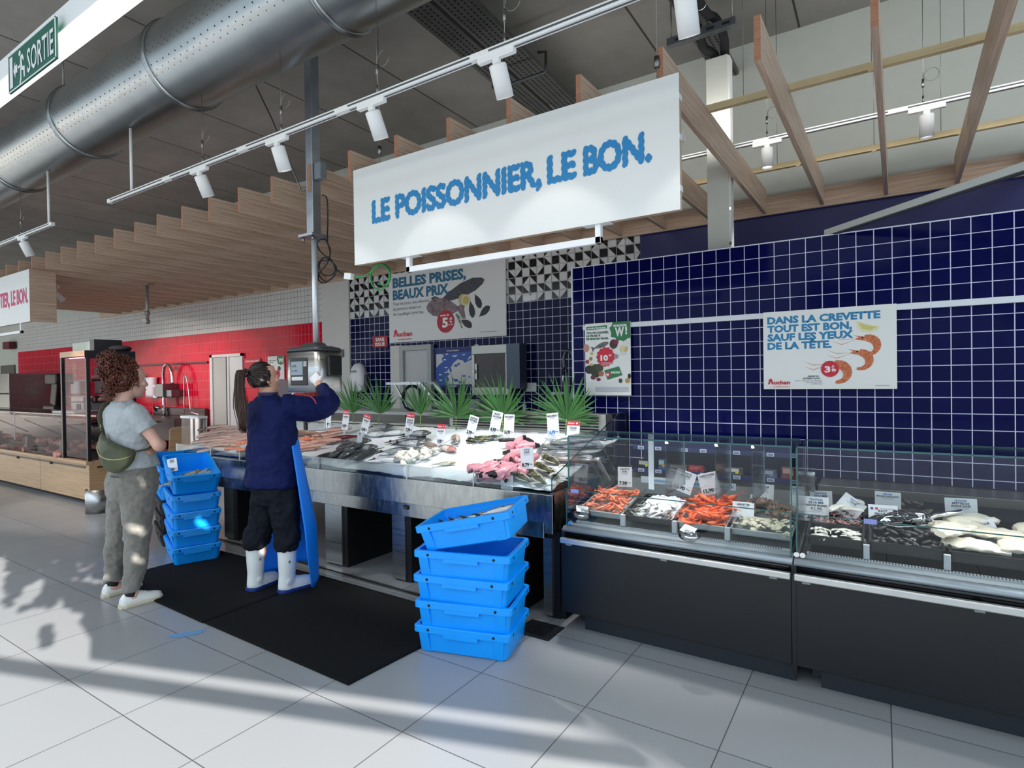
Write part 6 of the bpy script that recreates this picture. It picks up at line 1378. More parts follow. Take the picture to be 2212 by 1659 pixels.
sk = thing('wash_sink', 'stainless wash sink against the red tiled wall behind the redheaded woman', 'sink', (-9.4, 1.3, 0))
b = MB(); b.box(-1.1, .85, -.35, .28, .45, .86); b.box(-1.1, .85, .2, .28, .86, 1.02); b.build('basin', mat('sink_steel', '6d6467', .3, .9), sk, bevel=.01)
b = MB(); b.box(-1.0, -.9, -.3, .2, 0, .45); b.box(.7, .8, -.3, .2, 0, .45); b.build('leg', STEEL, sk)
b = MB(); b.tube(curve3([(-.55, .15, .86), (-.55, .15, 1.5), (-.45, .12, 1.82), (-.25, .10, 1.88), (-.08, .08, 1.74), (-.05, .08, 1.5)], 6), .03, 8); b.tube(curve3([(.12, .2, .9), (.14, .2, 1.5), (.2, .2, 1.66), (.28, .2, 1.45), (.36, .2, .95)], 6), .012, 6); b.build('tap', CHROME, sk)
b = MB(); b.tube([(-.75, .1, .95), (-.72, .05, 1.05), (-.4, .0, 1.02)], .03, 8); b.cyl((.3, .1, 1.0), (1.0, .0, .92), .012, n=6); b.build('lever', CHROME, sk)
simple('soap_bottle_holder', 'white soap dispenser on the red wall at the face of the redheaded woman', 'dispenser', lambda b: b.rings([rrect(.16, .06, .05, z) for z in (0, .06, .38, .42)]), mat('soap_white', 'ece4e6', .35), (-10.55, 1.50, 1.22))
td = thing('steel_dispenser', 'square steel dispenser throwing a shadow on the red tiled wall', 'dispenser', (-9.65, 1.58, 1.24))
b = MB(); b.box(-.30, .02, -.30, 0, .0, .26); b.box(.02, .26, -.26, 0, .0, .14); b.build('housing', mat('disp_steel', '77787c', .3, .9), td, bevel=.006)
b = MB(); b.box(-.46, -.30, -.26, -.02, .20, .24); b.box(-.46, -.3, -.26, -.02, -.02, .03); b.build('roll', WHITEP, td)
b = MB(); b.box(-12.4, -8.52, 1.545, 1.575, 1.885, 1.915); tag(b.build('wall_bar', mat('bar_dark', '4a1620', .4)), 'dark horizontal bar on the red tiled wall left of the doorway', 'bar')
t, pc = board('red_notice', 'small red notice with white words behind the worker', 'sign', -7.36, -6.87, 1.40, 1.93, 1.57, mat('notice_red', 'cf2238', .5), .006)
pc.words('lettering', [('LE BON, MON CHOIX', .08, .12, .05, .84, .03)], PAPER)
t, pc = board('small_offer_poster', 'small offer poster with a green W between the worker and the scale', 'poster', -6.66, -6.21, 1.35, 1.945, 1.57, PAPER, .006)
pc.shape('green_badge', [(.60, 0), (.98, 0), (.98, .22), (.8, .26), (.64, .22), (.56, .1)], GRNP); pc.words('badge_lettering', [('W!', .66, .18, .11, .28, .08)], PAPER); pc.words('headline', [('TOUTE L\'ANNÉE,', .05, .14, .03, .46, .05), ('LE FRAIS', .05, .19, .03, .3, .05)], mat('headline_green', '1d5a3a', .5))
for cx, cy, r_, m_ in ((.3, .35, .12, '8b8a84'), (.7, .36, .1, '4a2d2e'), (.6, .52, .17, 'd01f36'), (.3, .62, .15, '2c3524'), (.7, .74, .12, '2f7d4b'), (.2, .5, .07, 'c9c158')): pc.shape('food_print', circ(cx, cy, r_, .7, 12), mat('print_'+m_, m_, .5))
sn = thing('sprinkler', 'small grey sprinkler pipe hanging under the oak slats above the white tiles', 'sprinkler', (-7.41, 0, 2.44))
b = MB(); b.cyl((0, 0, 0), (0, 0, .60), .024, n=12); b.cyl((0, 0, .14), (0, 0, .2), .036, n=12); b.cyl((0, 0, .02), (0, 0, .06), .036, n=12); b.build('pipe', mat('sprinkler_grey', '9a9692', .4, .4), sn)
b = MB(); b.box(-.02, .14, -.05, .05, .6, .622); b.box(-.12, .0, -.01, .01, .06, .075); b.build('bracket', mat('sprinkler_grey', '9a9692', .4, .4), sn)
al = simple('alarm_box', 'dark red alarm box at the far left end of the white tiles', 'box', lambda b: b.box(-.25, .25, -.15, 0, 0, .2), mat('alarm_red', '5c1a1c', .5), (-18.6, 1.57, 2.55))
bg_ = thing('bag_roll', 'roll of clear plastic bags standing on the left end of the ice', 'bag', (-4.43, -.9, .80))
b = MB(); b.box(-.18, .18, -.05, .05, 0, .30); b.v = [(x+.02*noise.noise(Vector((x*9, y*9, z*9))), y+.02*noise.noise(Vector((x*11, z*9, 4))), z) for x, y, z in b.v]; b.build('bags', glass('bag_roll_film', (.80, .78, .79), 1.0, .15), bg_)
b = MB(); b.box(-.19, .19, -.055, .055, .30, .325); b.build('roll_top', WHITEP, bg_)
b = MB(); b.cyl((.0, 0, -.80), (.0, 0, .3), .012, n=8); b.build('stand_rod', CHROME, bg_)
b = MB(); b.cyl((0, 0, -.80), (0, 0, -.78), .12, n=16); b.build('foot', BLACK, bg_)

# ------------------------------------------------------------------ mats, drains, crates
MATM = mat('mat_black', '0c0d0f', .9, var=.3, vscale=160, bump=.4, bscale=200, spec=.2)
def floor_mat(label, P):
    b = MB(); n = len(P); lo = [Vector((x, y, .001)) for x, y in P]; c = sum(lo, Vector())/n; hi = [Vector((x, y, .009)) for x, y in P]; inn = [c+(p-c)*.975+Vector((0, 0, .012)) for p in lo]
    b.add(lo+hi+inn, [(i, (i+1) % n, (i+1) % n+n, i+n) for i in range(n)]+[(i+n, (i+1) % n+n, (i+1) % n+2*n, i+2*n) for i in range(n)]+[tuple(range(2*n, 3*n))]); return tag(b.build('floor_mat', MATM), label, 'mat', 'black floor mats')
floor_mat('black floor mat in the front, its corner nearest the camera', [(0.02, -2.545), (.10, -1.60), (-1.33, -1.57), (-1.325, -2.515)])
floor_mat('black floor mat under the near feet of the redhead and the left crate stack', [(-1.335, -2.52), (-1.345, -1.57), (-2.72, -1.60), (-2.76, -2.47)])
dr = thing('drain_channel', 'narrow steel drain channel in the floor along the fish counter', 'drain', (-1.7, -1.43, 0))
b = MB(); b.bar((-1.6, .05, .003), (2.1, -.085, .003), .05, .006); b.build('frame', mat('drain_steel', '9c9890', .4, .8), dr)
b = MB(); b.bar((-1.6, .05, .0055), (2.1, -.085, .0055), .02, .003); b.build('slot', DARK, dr)
fg = thing('floor_grate', 'dark floor grate between the front crates and the display case', 'grate', (.50, -1.52, 0))
b = MB(); b.box(-.10, .13, -.10, .10, .0, .006); b.build('frame', mat('grate_dark', '24262a', .5, .5), fg)
b = MB()
for i in range(7):
    for j in range(6): b.box(-.085+i*.03, -.065+i*.03, -.085+j*.03, -.065+j*.03, .006, .007)
b.build('holes', mat('grate_hole', '050506', .9), fg)
st2 = MB(); r = random.Random(3); st2.poly([(.10*math.cos(a)*(1+.4*noise.noise(Vector((math.cos(a)*2, math.sin(a)*2, 5)))), .035*math.sin(a)*(1+.5*noise.noise(Vector((math.cos(a)*3, math.sin(a)*3, 8))))) for a in [k*2*PI/24 for k in range(24)]], (at(403, 1370, 'z', 0).x, at(403, 1370, 'z', 0).y, .0015), (.6, .8, 0), (-.8, .6, 0)); tag(st2.build('floor_stain', mat('stain_blue', '6f9cc4', .3)), 'pale blue smear on the floor tile in front of the mat', 'stain')
CRB = mat('crate_blue', '009cff', .4, var=.05, vscale=6); CRB2 = mat('crate_blue_shade', '1080cc', .4)
def crate_bm(L, Wd, H, hl=True):
    """open fish crate with rim; base at z=0; long axis x"""
    t = .008; b = MB(); l, w = L/2, Wd/2; bl, bw = l*.91, w*.88
    def rr(hw, hd, z, r=.03): return rrect(hw, hd, r, z, 4)
    b.rings([rr(bl-.01, bw-.01, .0), rr(bl, bw, .008), rr(l-.014, w-.014, H-.035)], cap=False, smooth=False)
    b.rings([rr(l-.014-t, w-.014-t, H-.02), rr(bl-t, bw-t, .012)], cap=False, smooth=False)
    q = rr(bl-t, bw-t, .012); b.add(q, [tuple(range(len(q)))]); q = rr(bl-.01, bw-.01, .0); b.add(q, [tuple(reversed(range(len(q))))])
    return b
def rim_bm(L, Wd, H):
    b = MB(); l, w = L/2, Wd/2
    def rr(hw, hd, z): return rrect(hw, hd, .025, z, 4)
    b.rings([rr(l-.014, w-.014, H-.036), rr(l, w, H-.036), rr(l, w, H-.004), rr(l-.004, w-.004, H), rr(l-.022, w-.022, H), rr(l-.022, w-.022, H-.03)], cap=False, smooth=False); return b
def make_crate(label, loc, rz, L=.56, Wd=.40, H=.150, m=CRB, tilt=(0, 0), group=None, cat='crate'):
    t = thing('fish_crate', label, cat, loc, 0, group); t.rotation_euler = (Matrix.Rotation(rz, 4, 'Z') @ Matrix.Rotation(tilt[0], 4, 'X') @ Matrix.Rotation(tilt[1], 4, 'Y')).to_euler()
    crate_bm(L, Wd, H).build('tub', m, t); rim_bm(L, Wd, H).build('rim', m, t)
    l, w = L/2, Wd/2
    for sx in (-1, 1):
        for sy in (-1, 1): b = MB(); b.rings([[Vector((sx*(l-.060-(1-q)*.012)+x_, sy*(w-.014-.022*(1-q))+y_, z)) for x_, y_ in ((-.026, -.012), (.026, -.012), (.022, .012), (-.022, .012))] for z, q in ((.004, 0), (H-.034, 1))], smooth=False); b.build('corner_rib', m, t)
        b = MB(); b.box(sx*l-.004, sx*l+.004, -.075, .075, H-.034, H-.002); b.box(sx*(l-.008)-.012, sx*(l-.008)+.004, -.10, .10, H-.055, H-.034); b.build('handle', m, t)
        for sy in (-.13, .13): b = MB(); b.cyl((sx*(l+.001), sy, H-.02), (sx*(l-.002), sy, H-.02), .008, n=10); b.build('rim_hole', DARK, t)
    for sy in (-1, 1):
        b = MB(); b.box(-.10, .10, sy*(w-.002)-.004, sy*(w-.002)+.004, H-.055, H-.034); b.build('rim_lip', m, t)
        for sx in (-.19, .19): b = MB(); b.cyl((sx, sy*(w+.001), H-.02), (sx, sy*(w-.002), H-.02), .008, n=10); b.build('rim_hole', DARK, t)
    return t
NG = 'blue crates stacked by the front of the display case'
ca_, cw = math.radians(15.5), Vector((.268, -1.845, 0))
names = ['bottom crate of the front blue stack, standing on the floor tiles', 'second crate from the floor in the front blue stack', 'third crate from the floor in the front blue stack', 'fourth crate of the front blue stack, right under the tilted one']
for k in range(4): make_crate(names[k], cw+Vector((.006*(k % 2), 0, .138*k)), ca_+math.radians([0, 1.5, -1, .5][k]), group=NG)
tp_ = make_crate('tilted top crate of the front blue stack, with fish inside', cw+Vector((.035, .015, .607)), ca_, tilt=(math.radians(2), math.radians(-12)), group=NG)
LG = 'blue crates stacked at the left end of the fish counter'; la = math.radians(160); lw = Vector((-2.83, -1.79, 0))
names = ['bottom crate of the left blue stack, touching the mat', 'second crate from the floor in the left blue stack', 'third crate from the floor in the left blue stack', 'fourth crate of the left blue stack, under the open fish crate']
for k in range(4): make_crate(names[k], lw+Vector((0, .004*(k % 2), .143*k)), la+math.radians([0, -1, .6, 0][k]), L=.60, Wd=.37, group=LG)
tl = make_crate('open top crate of the left blue stack holding grey fish and a price card', lw+Vector((.0, 0, .638)), la, L=.60, Wd=.37, tilt=(0, math.radians(-12)), H=.17, group=LG)
bl2 = Vector((-3.50, -1.56, 0)); BK = mat('crate_black', '131418', .45)
for k in range(3): make_crate('black crate in the dark stack behind the left blue crates, %s' % ('lowest', 'middle', 'top')[k], bl2+Vector((0, 0, .14*k)), math.radians(160), L=.56, Wd=.37, m=BK, group='black crates behind the left stack')
make_crate('blue crate resting on the black crates, below the one of pink fish', bl2+Vector((0, 0, .42)), math.radians(160), L=.56, Wd=.37, group=LG)
rc = make_crate('blue crate of pink fish on top of the stack behind the redhead', bl2+Vector((0, 0, .61)), math.radians(160), L=.56, Wd=.37, tilt=(0, math.radians(-10)), H=.17, group=LG)
for k in range(5): lay(mack, 0, 0, 95+k*8, 'grey fish in the open top crate of the left blue stack', sc=1.15, pos=lw+Vector((.06+.05*(k-2)*.35, -.02+.045*(k-2), .665+.012*(k % 2))))
for k in range(3): lay(gurn, 0, 0, 70+k*20, 'pink fish in the blue crate behind the redheaded woman', sc=.9, pos=bl2+Vector((.02, -.08+.07*k, .615)))
for k in range(4): lay(bass, 0, 0, 10+k*12, 'silver fish in the tilted crate on top of the front blue stack', sc=.7, pos=cw+Vector((-.08+.08*k, .0+.02*k, .655+.03*k)))
pcd = price_card('price card showing 14,95 standing in the open crate of the left stack', lw+Vector((.05, -.17, .76)), .085, .11, price='14,95', title=('MERLU', 'ENTIER'), tilt=-.2, yaw=.5, stem=.12, group='price cards at the left crates')
# ------------------------------------------------------------------ the two people
SKIN = mat('skin', 'd9a58c', .5, var=.05, vscale=14, sss=.12); SKINP = mat('skin_pale', 'e0b09c', .5, var=.06, vscale=18, sss=.12)
def tex(name, size):
    if name in bpy.data.textures: return bpy.data.textures[name]
    t = bpy.data.textures.new(name, 'CLOUDS'); t.noise_scale = size; t.noise_depth = 2; return t
def cloth(o, vox, sm=6, disp=0.0, size=.06, d2=0.0, s2=.02):
    m = o.modifiers.new('remesh', 'REMESH'); m.mode = 'VOXEL'; m.voxel_size = vox; m.use_smooth_shade = True
    s_ = o.modifiers.new('smooth', 'SMOOTH'); s_.iterations = sm; s_.factor = .5
    for k, (d, z) in enumerate(((disp, size), (d2, s2))):
        if d:
            q = o.modifiers.new('folds', 'DISPLACE'); q.texture = tex('folds_%d' % int(z*1000), z); q.strength = d; q.mid_level = .5; q.texture_coords = 'LOCAL'
    return o
def col(b, rings_, n=28, p=2.3):
    rs = []
    for z, cx, cy, rx, ry in rings_:
        r_ = []
        for k in range(n):
            a = 2*PI*k/n; c, s_ = math.cos(a), math.sin(a)
            r_.append(Vector((cx+rx*math.copysign(abs(c)**(2/p), c), cy+ry*math.copysign(abs(s_)**(2/p), s_), z)))
        rs.append(r_)
    return b.rings(rs)
def limb(b, P, R_, n=14, sub=5):
    P = [Vector(p) for p in P]; Q = curve3(P, sub); rr = []
    for i in range(len(Q)):
        f = i/sub; k = min(int(f), len(R_)-2); g = f-k; a, c = R_[k], R_[k+1]
        a = a if isinstance(a, tuple) else (a, a); c = c if isinstance(c, tuple) else (c, c); rr.append((a[0]*(1-g)+c[0]*g, a[1]*(1-g)+c[1]*g))
    return b.tube(Q, rr, n)
def head_mesh(b, M, k=1.0):
    T = [(-.012, .02, .066, -.02), (0, .034, .080, -.03), (.02, .048, .089, -.045), (.045, .056, .092, -.055), (.07, .063, .093, -.075), (.095, .068, .090, -.090), (.12, .071, .085, -.098), (.15, .075, .090, -.102), (.18, .073, .082, -.098), (.205, .060, .060, -.080), (.222, .036, .030, -.052), (.229, .012, .002, -.025)]
    n = 24; rs = []
    for z, w, f, bk in T:
        r_ = []
        for j in range(n):
            a = 2*PI*j/n; c, s_ = math.cos(a), math.sin(a); cy = (f+bk)/2; hd = (f-bk)/2
            x = w*math.copysign(abs(c)**.9, c); y = cy+hd*s_
            if z < .09 and s_ > 0: x *= 1-.18*s_**3
            r_.append(M @ Vector((x*k, y*k, z*k)))
        rs.append(r_)
    b.rings(rs)
    V3 = lambda x, y, z: M @ Vector((x*k, y*k, z*k))
    limb(b, [V3(0, .086, .125), V3(0, .097, .10), V3(0, .108, .082), V3(0, .098, .072)], [.008, .010, .0125, .006], 10, 3)
    for sx in (-1, 1):
        b.ell(V3(sx*.010, .094, .076), .009*k, .009*k, .007*k, 8, 6); b.ell(V3(sx*.028, .076, .137), .022*k, .012*k, .008*k, 8, 6)
        b.ell(V3(sx*.045, .066, .09), .02*k, .016*k, .02*k, 8, 6)
        for j in range(9):
            a0 = math.radians(-100+25*j); b.ell(V3(sx*.0745, -.012-.012*math.cos(a0)*1.1, .098+.026*math.sin(a0)), .008*k, .008*k, .009*k, 6, 5)
        b.ell(V3(sx*.070, -.010, .095), .006*k, .014*k, .024*k, 8, 6)
    b.ell(V3(0, .090, .050), .022*k, .008*k, .006*k, 10, 6); b.ell(V3(0, .089, .039), .018*k, .008*k, .006*k, 10, 6); b.ell(V3(0, .078, .012), .018*k, .012*k, .014*k, 10, 6)
def hand_mesh(b, M, side=1, curl=(.5, .5, .5, .5), thumb=.4, s=1.0, glove=0.0):
    """wrist at origin, fingers along +x, back of hand +z, thumb towards +y*side"""
    V3 = lambda x, y, z: M @ Vector((x*s, y*s*side, z*s)); g = glove
    n = 14; rs = []
    for x, w, h in ((-.03, .024, .019), (0, .025, .018), (.02, .033, .017), (.05, .041, .0155), (.075, .042, .014), (.09, .038, .011)):
        rs.append([V3(x, (w+g)*math.cos(2*PI*j/n), (h+g)*math.sin(2*PI*j/n)) for j in range(n)])
    b.rings(rs)
    for i, (y, L) in enumerate(((.029, .070), (.010, .079), (-.010, .073), (-.028, .057))):
        c = curl[i]; p = Vector((.082, y, .001)); a = -.1; pts_ = [p.copy()]; 
        for sg, ln in enumerate((.45, .32, .26)):
            a -= c*(.55, 1.0, .75)[sg]; p = p+Vector((math.cos(a)*ln*L, y*.10*(1-c), math.sin(a)*ln*L)); pts_.append(p.copy())
        pts_ = [Vector((.06, y*.9, .002))]+pts_
        limb(b, [V3(*q) for q in pts_], [.0085*s+g, .0092*s+g, .0085*s+g, .0078*s+g, .006*s+g], 8, 3)
    p = [(.012, .022, -.004), (.032, .043, -.012), (.052, .054-.02*thumb, -.018-.02*thumb), (.070, .056-.045*thumb, -.022-.03*thumb)]
    limb(b, [V3(*q) for q in p], [.014*s+g, .0115*s+g, .0098*s+g, .007*s+g], 8, 4)
def aim(o_, d, up):
    d = Vector(d).normalized(); z = Vector(up); z = (z-d*z.dot(d)).normalized(); y = z.cross(d); M = Matrix((d, y, z)).transposed().to_4x4(); M.translation = Vector(o_); return M
EYEW = mat('eye_white', 'e8e4de', .2); IRIS = mat('iris_brown', '3a2a20', .15); LIP = mat('lip_rose', 'b46a62', .4)
def face_parts(p, M, k=1.0):
    V3 = lambda x, y, z: M @ Vector((x*k, y*k, z*k))
    for sx in (-1, 1):
        b = MB(); b.ell(V3(sx*.030, .073, .118), .0125*k, .0125*k, .0095*k, 12, 8); b.mi(1).ell(V3(sx*.031, .0825, .118), .0055*k, .0045*k, .0055*k, 10, 6); b.build('eye', [EYEW, IRIS], p)
        b = MB(); limb(b, [V3(sx*.014, .091, .136), V3(sx*.030, .092, .141), V3(sx*.048, .080, .137)], [.003*k, .0036*k, .002*k], 6, 4); b.build('eyebrow', mat('brow_brown', '4a2a1c', .8), p)
    b = MB(); limb(b, [V3(-.021, .090, .0455), V3(-.008, .0975, .048), V3(.008, .0975, .048), V3(.021, .090, .0455)], [.002*k, .004*k, .004*k, .002*k], 8, 4); limb(b, [V3(-.018, .090, .043), V3(0, .0975, .0395), V3(.018, .09, .043)], [.002*k, .0045*k, .002*k], 8, 5); b.build('lips', LIP, p)

# -- the redheaded woman, arms crossed
wl = Vector((-2.21, -2.56, 0)); HM = Matrix.Translation((0, .034, 1.418)) @ Matrix.Rotation(math.radians(-3), 4, 'X')
b = MB(); head_mesh(b, HM)
limb(b, [(0, -.015, 1.33), (0, -.005, 1.40), (0, .012, 1.46)], [(.062, .058), (.054, .054), (.056, .056)], 16, 5)
col(b, [(.72, 0, .035, .155, .125), (.83, 0, .04, .16, .13), (.95, 0, .045, .125, .105), (1.05, 0, .038, .13, .10), (1.2, 0, .015, .155, .10), (1.29, 0, 0, .165, .085), (1.34, 0, -.01, .13, .065), (1.37, 0, -.01, .07, .05)])
ARM = [.046, .043, .037, .039, .032, .025]
limb(b, [(.165, -.01, 1.315), (.195, .02, 1.23), (.225, .075, 1.13), (.222, .115, 1.065), (.10, .185, 1.075), (-.01, .195, 1.09)], ARM, 14, 5)
limb(b, [(-.165, -.01, 1.315), (-.2, .02, 1.23), (-.225, .07, 1.13), (-.215, .12, 1.07), (-.09, .165, 1.06), (.06, .165, 1.058)], ARM, 14, 5)
hand_mesh(b, aim((.06, .165, 1.058), (.75, -.55, -.08), (.5, .75, .1)), 1, (.25, .22, .25, .35), .3)
hand_mesh(b, aim((-.01, .195, 1.09), (-1, -.05, .15), (-.0, 1, .2)), -1, (.3, .3, .3, .35), .4)
for sx, ax, ay in ((1, .165, -.045), (-1, -.168, -.02)):
    limb(b, [(sx*.085, .035, .78), (sx*.125, .0, .46), (ax, ay, .10), (ax, ay+.0, .05)], [.09, .056, .036, .036], 14, 5)
    limb(b, [(ax, ay-.045, .045), (ax, ay, .05), (ax+sx*.008, ay+.09, .035), (ax+sx*.012, ay+.17, .024)], [.03, .036, .036, .022], 12, 4)
wo = b.build('person', SKINP); wo.location = wl; cloth(wo, .0065, 3); tag(wo, 'person with red curly hair in a bun, grey t-shirt, arms crossed, watching the counter', 'person')
face_parts(wo, HM)
TEE = mat('tshirt_grey', 'a9adb0', .85, var=.07, vscale=60, sheen=.2, bump=.15, bscale=150)
b = MB(); col(b, [(.915, 0, .048, .160, .145), (.935, 0, .048, .168, .152), (1.0, 0, .044, .156, .130), (1.1, 0, .03, .158, .118), (1.2, 0, .015, .178, .122), (1.28, 0, 0, .188, .106), (1.335, 0, -.01, .160, .084), (1.365, 0, -.012, .105, .068), (1.385, 0, -.008, .066, .060)])
for sx in (1, -1): limb(b, [(sx*.13, -.01, 1.315), (sx*.175, .0, 1.285), (sx*.205, .03, 1.225), (sx*.218, .048, 1.19)], [.068, .068, .064, .066], 16, 5)
cloth(b.build('t_shirt', TEE, wo), .009, 4, .022, .07, .010, .03)
TRO = mat('corduroy_grey', '77736c', .9, var=.12, vscale=40, sheen=.25, bump=.2, bscale=120)
b = MB(); col(b, [(.70, 0, .03, .15, .13), (.74, 0, .03, .178, .146), (.80, 0, .035, .180, .152), (.86, 0, .04, .170, .145), (.92, 0, .047, .148, .130), (.972, 0, .048, .138, .124)])
for sx, ax, ay in ((1, .165, -.045), (-1, -.168, -.018)): limb(b, [(sx*.085, .035, .78), (sx*.10, .025, .66), (sx*.13, .005, .46), (sx*.150, -.012, .28), (ax, ay, .15), (ax, ay, .105)], [.108, .105, .082, .070, .060, .057], 18, 6)
tr = cloth(b.build('trousers', TRO, wo), .0095, 4, .030, .09, .010, .035)
b = MB(); b.tube([Vector((.143*math.cos(a)*1.0, .048+.129*math.sin(a), .955+.006*math.sin(2*a))) for a in [k*2*PI/40 for k in range(40)]], (.018, .005), 8, closed=True); b.build('waistband', mat('waistband_grey', '65615b', .9), tr)
b = MB(); limb(b, [(.03, -.108, .875), (.075, -.098, .873), (.12, -.068, .868)], [.004, .004, .004], 6, 4); b.build('pocket', mat('pocket_seam', '4f4c47', .9), tr)
SHOE = mat('sneaker_white', 'e6e6e2', .5); SOLE = mat('sneaker_sole', 'cfc4ac', .6)
def sneaker(ax, ay, sx):
    b = MB(); rs = []
    for y, w, h in ((-.075, .026, .05), (-.055, .036, .075), (0, .038, .082), (.05, .041, .066), (.10, .045, .050), (.145, .040, .040), (.172, .022, .030)):
        rs.append([Vector((ax+sx*(y+.07)*.05+w*math.cos(t), ay+y, .018+max(0, h*math.sin(t)))) if math.sin(t) >= 0 else Vector((ax+sx*(y+.07)*.05+w*math.cos(t), ay+y, .016)) for t in [2*PI*k/16 for k in range(16)]])
    b.rings(rs); s_ = b.build('shoe', SHOE, wo)
    b = MB(); R1 = []
    for z, e in ((0.0, .0), (.006, .004), (.022, .004), (.028, -.002)):
        R1.append([Vector((ax+sx*(y+.07)*.05+x*(w+e), ay+y, z)) for y, w, x in [(-.082, .018, 1), (-.055, .038, 1), (0, .040, 1), (.05, .043, 1), (.10, .047, 1), (.15, .041, 1), (.178, .018, 1), (.178, .018, -1), (.15, .041, -1), (.10, .047, -1), (.05, .043, -1), (0, .040, -1), (-.055, .038, -1), (-.082, .018, -1)]])
    b.rings(R1, smooth=False); b.build('sole', SOLE, s_)
    b = MB()
    for q in range(4): y = .03+q*.022; b.tube([(ax-.022+sx*.006, ay+y, .088-q*.009), (ax+sx*.006, ay+y+.004, .094-q*.009), (ax+.022+sx*.006, ay+y, .088-q*.009)], .003, 5)
    b.build('laces', WHITE, s_)
    b = MB(); limb(b, [(ax, ay-.02, .07), (ax, ay-.012, .098)], [.040, .040], 14, 3); b.build('sock', mat('sock_black', '17171a', .8), wo)
sneaker(.165, -.045, 1); sneaker(-.168, -.015, -1)
HAIR = mat('hair_red', '6e3018', .45, col2='3c170c', vscale=26, stretch=(1, 1, 3), bump=.3, bscale=80, coat=.1)
b = MB(); r = random.Random(4); hc = Vector((0, .024, 1.545))
n = 20; rs = []
for i in range(1, 10):
    th = PI*i/10*.92; rs.append([hc+Vector((.088*math.sin(th)*math.cos(2*PI*j/n), -.022+.112*math.sin(th)*math.sin(2*PI*j/n)*(1 if math.sin(2*PI*j/n) < 0 else .78-.6*max(0, (th-1.0))), .120*math.cos(th))) for j in range(n)])
b.rings(rs)
def curl(p, d, L, rad, rc, turns, r):
    d = Vector(d).normalized(); x, y, _ = frame(d); a0 = r.uniform(0, 6); N = int(turns*9)+4
    b.tube([Vector(p)+d*(L*i/N)+x*(rc*math.cos(a0+turns*2*PI*i/N))+y*(rc*math.sin(a0+turns*2*PI*i/N)) for i in range(N+1)], [rad*(1-.5*i/N) for i in range(N+1)], 5)
for k in range(420):
    th = math.acos(r.uniform(-.72, 1)); ph = r.uniform(0, 2*PI); nx, ny, nz = math.sin(th)*math.cos(ph), math.sin(th)*math.sin(ph), math.cos(th)
    if ny > .55 and nz < .42: continue
    if ny > -.05 and nz < -.30: continue
    p = hc+Vector((.088*nx, -.022+.112*ny*(1 if ny < 0 else .80), .118*nz)); dn = Vector((nx*.5, -.55+ny*.2, .45-.9*max(0, -nz)+(.5 if ny > 0 else 0))); curl(p, dn, r.uniform(.03, .065), r.uniform(.004, .0065), r.uniform(.007, .013), r.uniform(1, 2.2), r)
for k in range(170):
    v = Vector((r.gauss(0, 1), r.gauss(0, 1), r.gauss(0, 1))).normalized(); c = Vector((0, -.092, 1.652)); p = c+Vector((v.x*.052, v.y*.05, v.z*.045)); t_ = v.cross(Vector((r.gauss(0, 1), r.gauss(0, 1), r.gauss(0, 1)))); curl(p, t_, r.uniform(.04, .075), r.uniform(.005, .008), r.uniform(.006, .011), r.uniform(1, 2), r)
b.ell((0, -.092, 1.652), .05, .047, .043, 16, 10)
for k in range(46): curl((r.uniform(-.06, .06), -.10+r.uniform(-.012, .03), r.uniform(1.43, 1.48)), (r.uniform(-.4, .4), -.15, -1), r.uniform(.03, .07), .0035, .008, 1.5, r)
for k in range(14): curl((.075+r.uniform(-.01, .01), .03+r.uniform(-.03, .03), r.uniform(1.50, 1.56)), (.1, .0, -1), r.uniform(.03, .06), .003, .006, 1.5, r)
hr = b.build('hair', HAIR, wo)
b = MB(); b.tube(curve3([(.045, -.06, 1.628), (.06, -.04, 1.612), (.055, -.02, 1.628), (.062, -.005, 1.618), (.05, .01, 1.632)], 4), .004, 6); b.build('hair_clip', mat('clip_silver', 'd8d2c4', .3, .6), hr)
# crossbody bag
bgm = mat('bag_olive', '4e5238', .5, col2='33361f', vscale=6, bump=.12, bscale=60); bag = thing('crossbody_bag', 'olive green leather crescent bag worn on the back of the redheaded woman', 'bag', wl)
b = MB(); rs = []; rs2 = []; N = 18
def bagpt(t, q, out):
    ph = math.radians(-30+112*t); top = 1.185-.135*t; H = .235*(max(0.0, math.sin(PI*min(1, max(0, t))))**.62)*(1-.25*t)+.012
    bl = .012+out*.062*(math.sin(PI*t)**.7); z = top-H*q; rx, ry = .160+bl, .122+bl
    return Vector((rx*math.sin(ph), .035-.03*0-ry*math.cos(ph)-.02, z))
for i in range(N+1):
    t = i/N; ring = []
    for k in range(16):
        a = 2*PI*k/16; q = .5-.5*math.cos(a); out = .5*(1+math.sin(a)) if math.sin(a) >= 0 else .0
        out = max(0, math.sin(a))**.7
        ring.append(bagpt(t, q, out))
    rs.append(ring)
b.rings(rs); cloth(b.build('pouch', bgm, bag), .008, 5, .006, .03)
b = MB(); b.tube([bagpt(t, .42+.1*math.sin(PI*t), .93)+Vector((0, -.004, 0)) for t in [.12+.78*k/14 for k in range(15)]], .0045, 6); b.build('zip', mat('zip_brass', 'a59a6c', .35, .7), bag)
b = MB(); b.tube(curve3([bagpt(.02, .1, .3), (-.088, -.120, 1.26), (-.098, -.102, 1.33), (-.102, -.055, 1.378), (-.10, .0, 1.37), (-.085, .07, 1.335), (-.03, .128, 1.26), (.06, .152, 1.16), (.14, .128, 1.09), (.178, .07, 1.055), bagpt(.99, .3, .3)], 6), (.014, .004), 8); b.build('strap', mat('strap_olive', '3c4029', .55), bag)
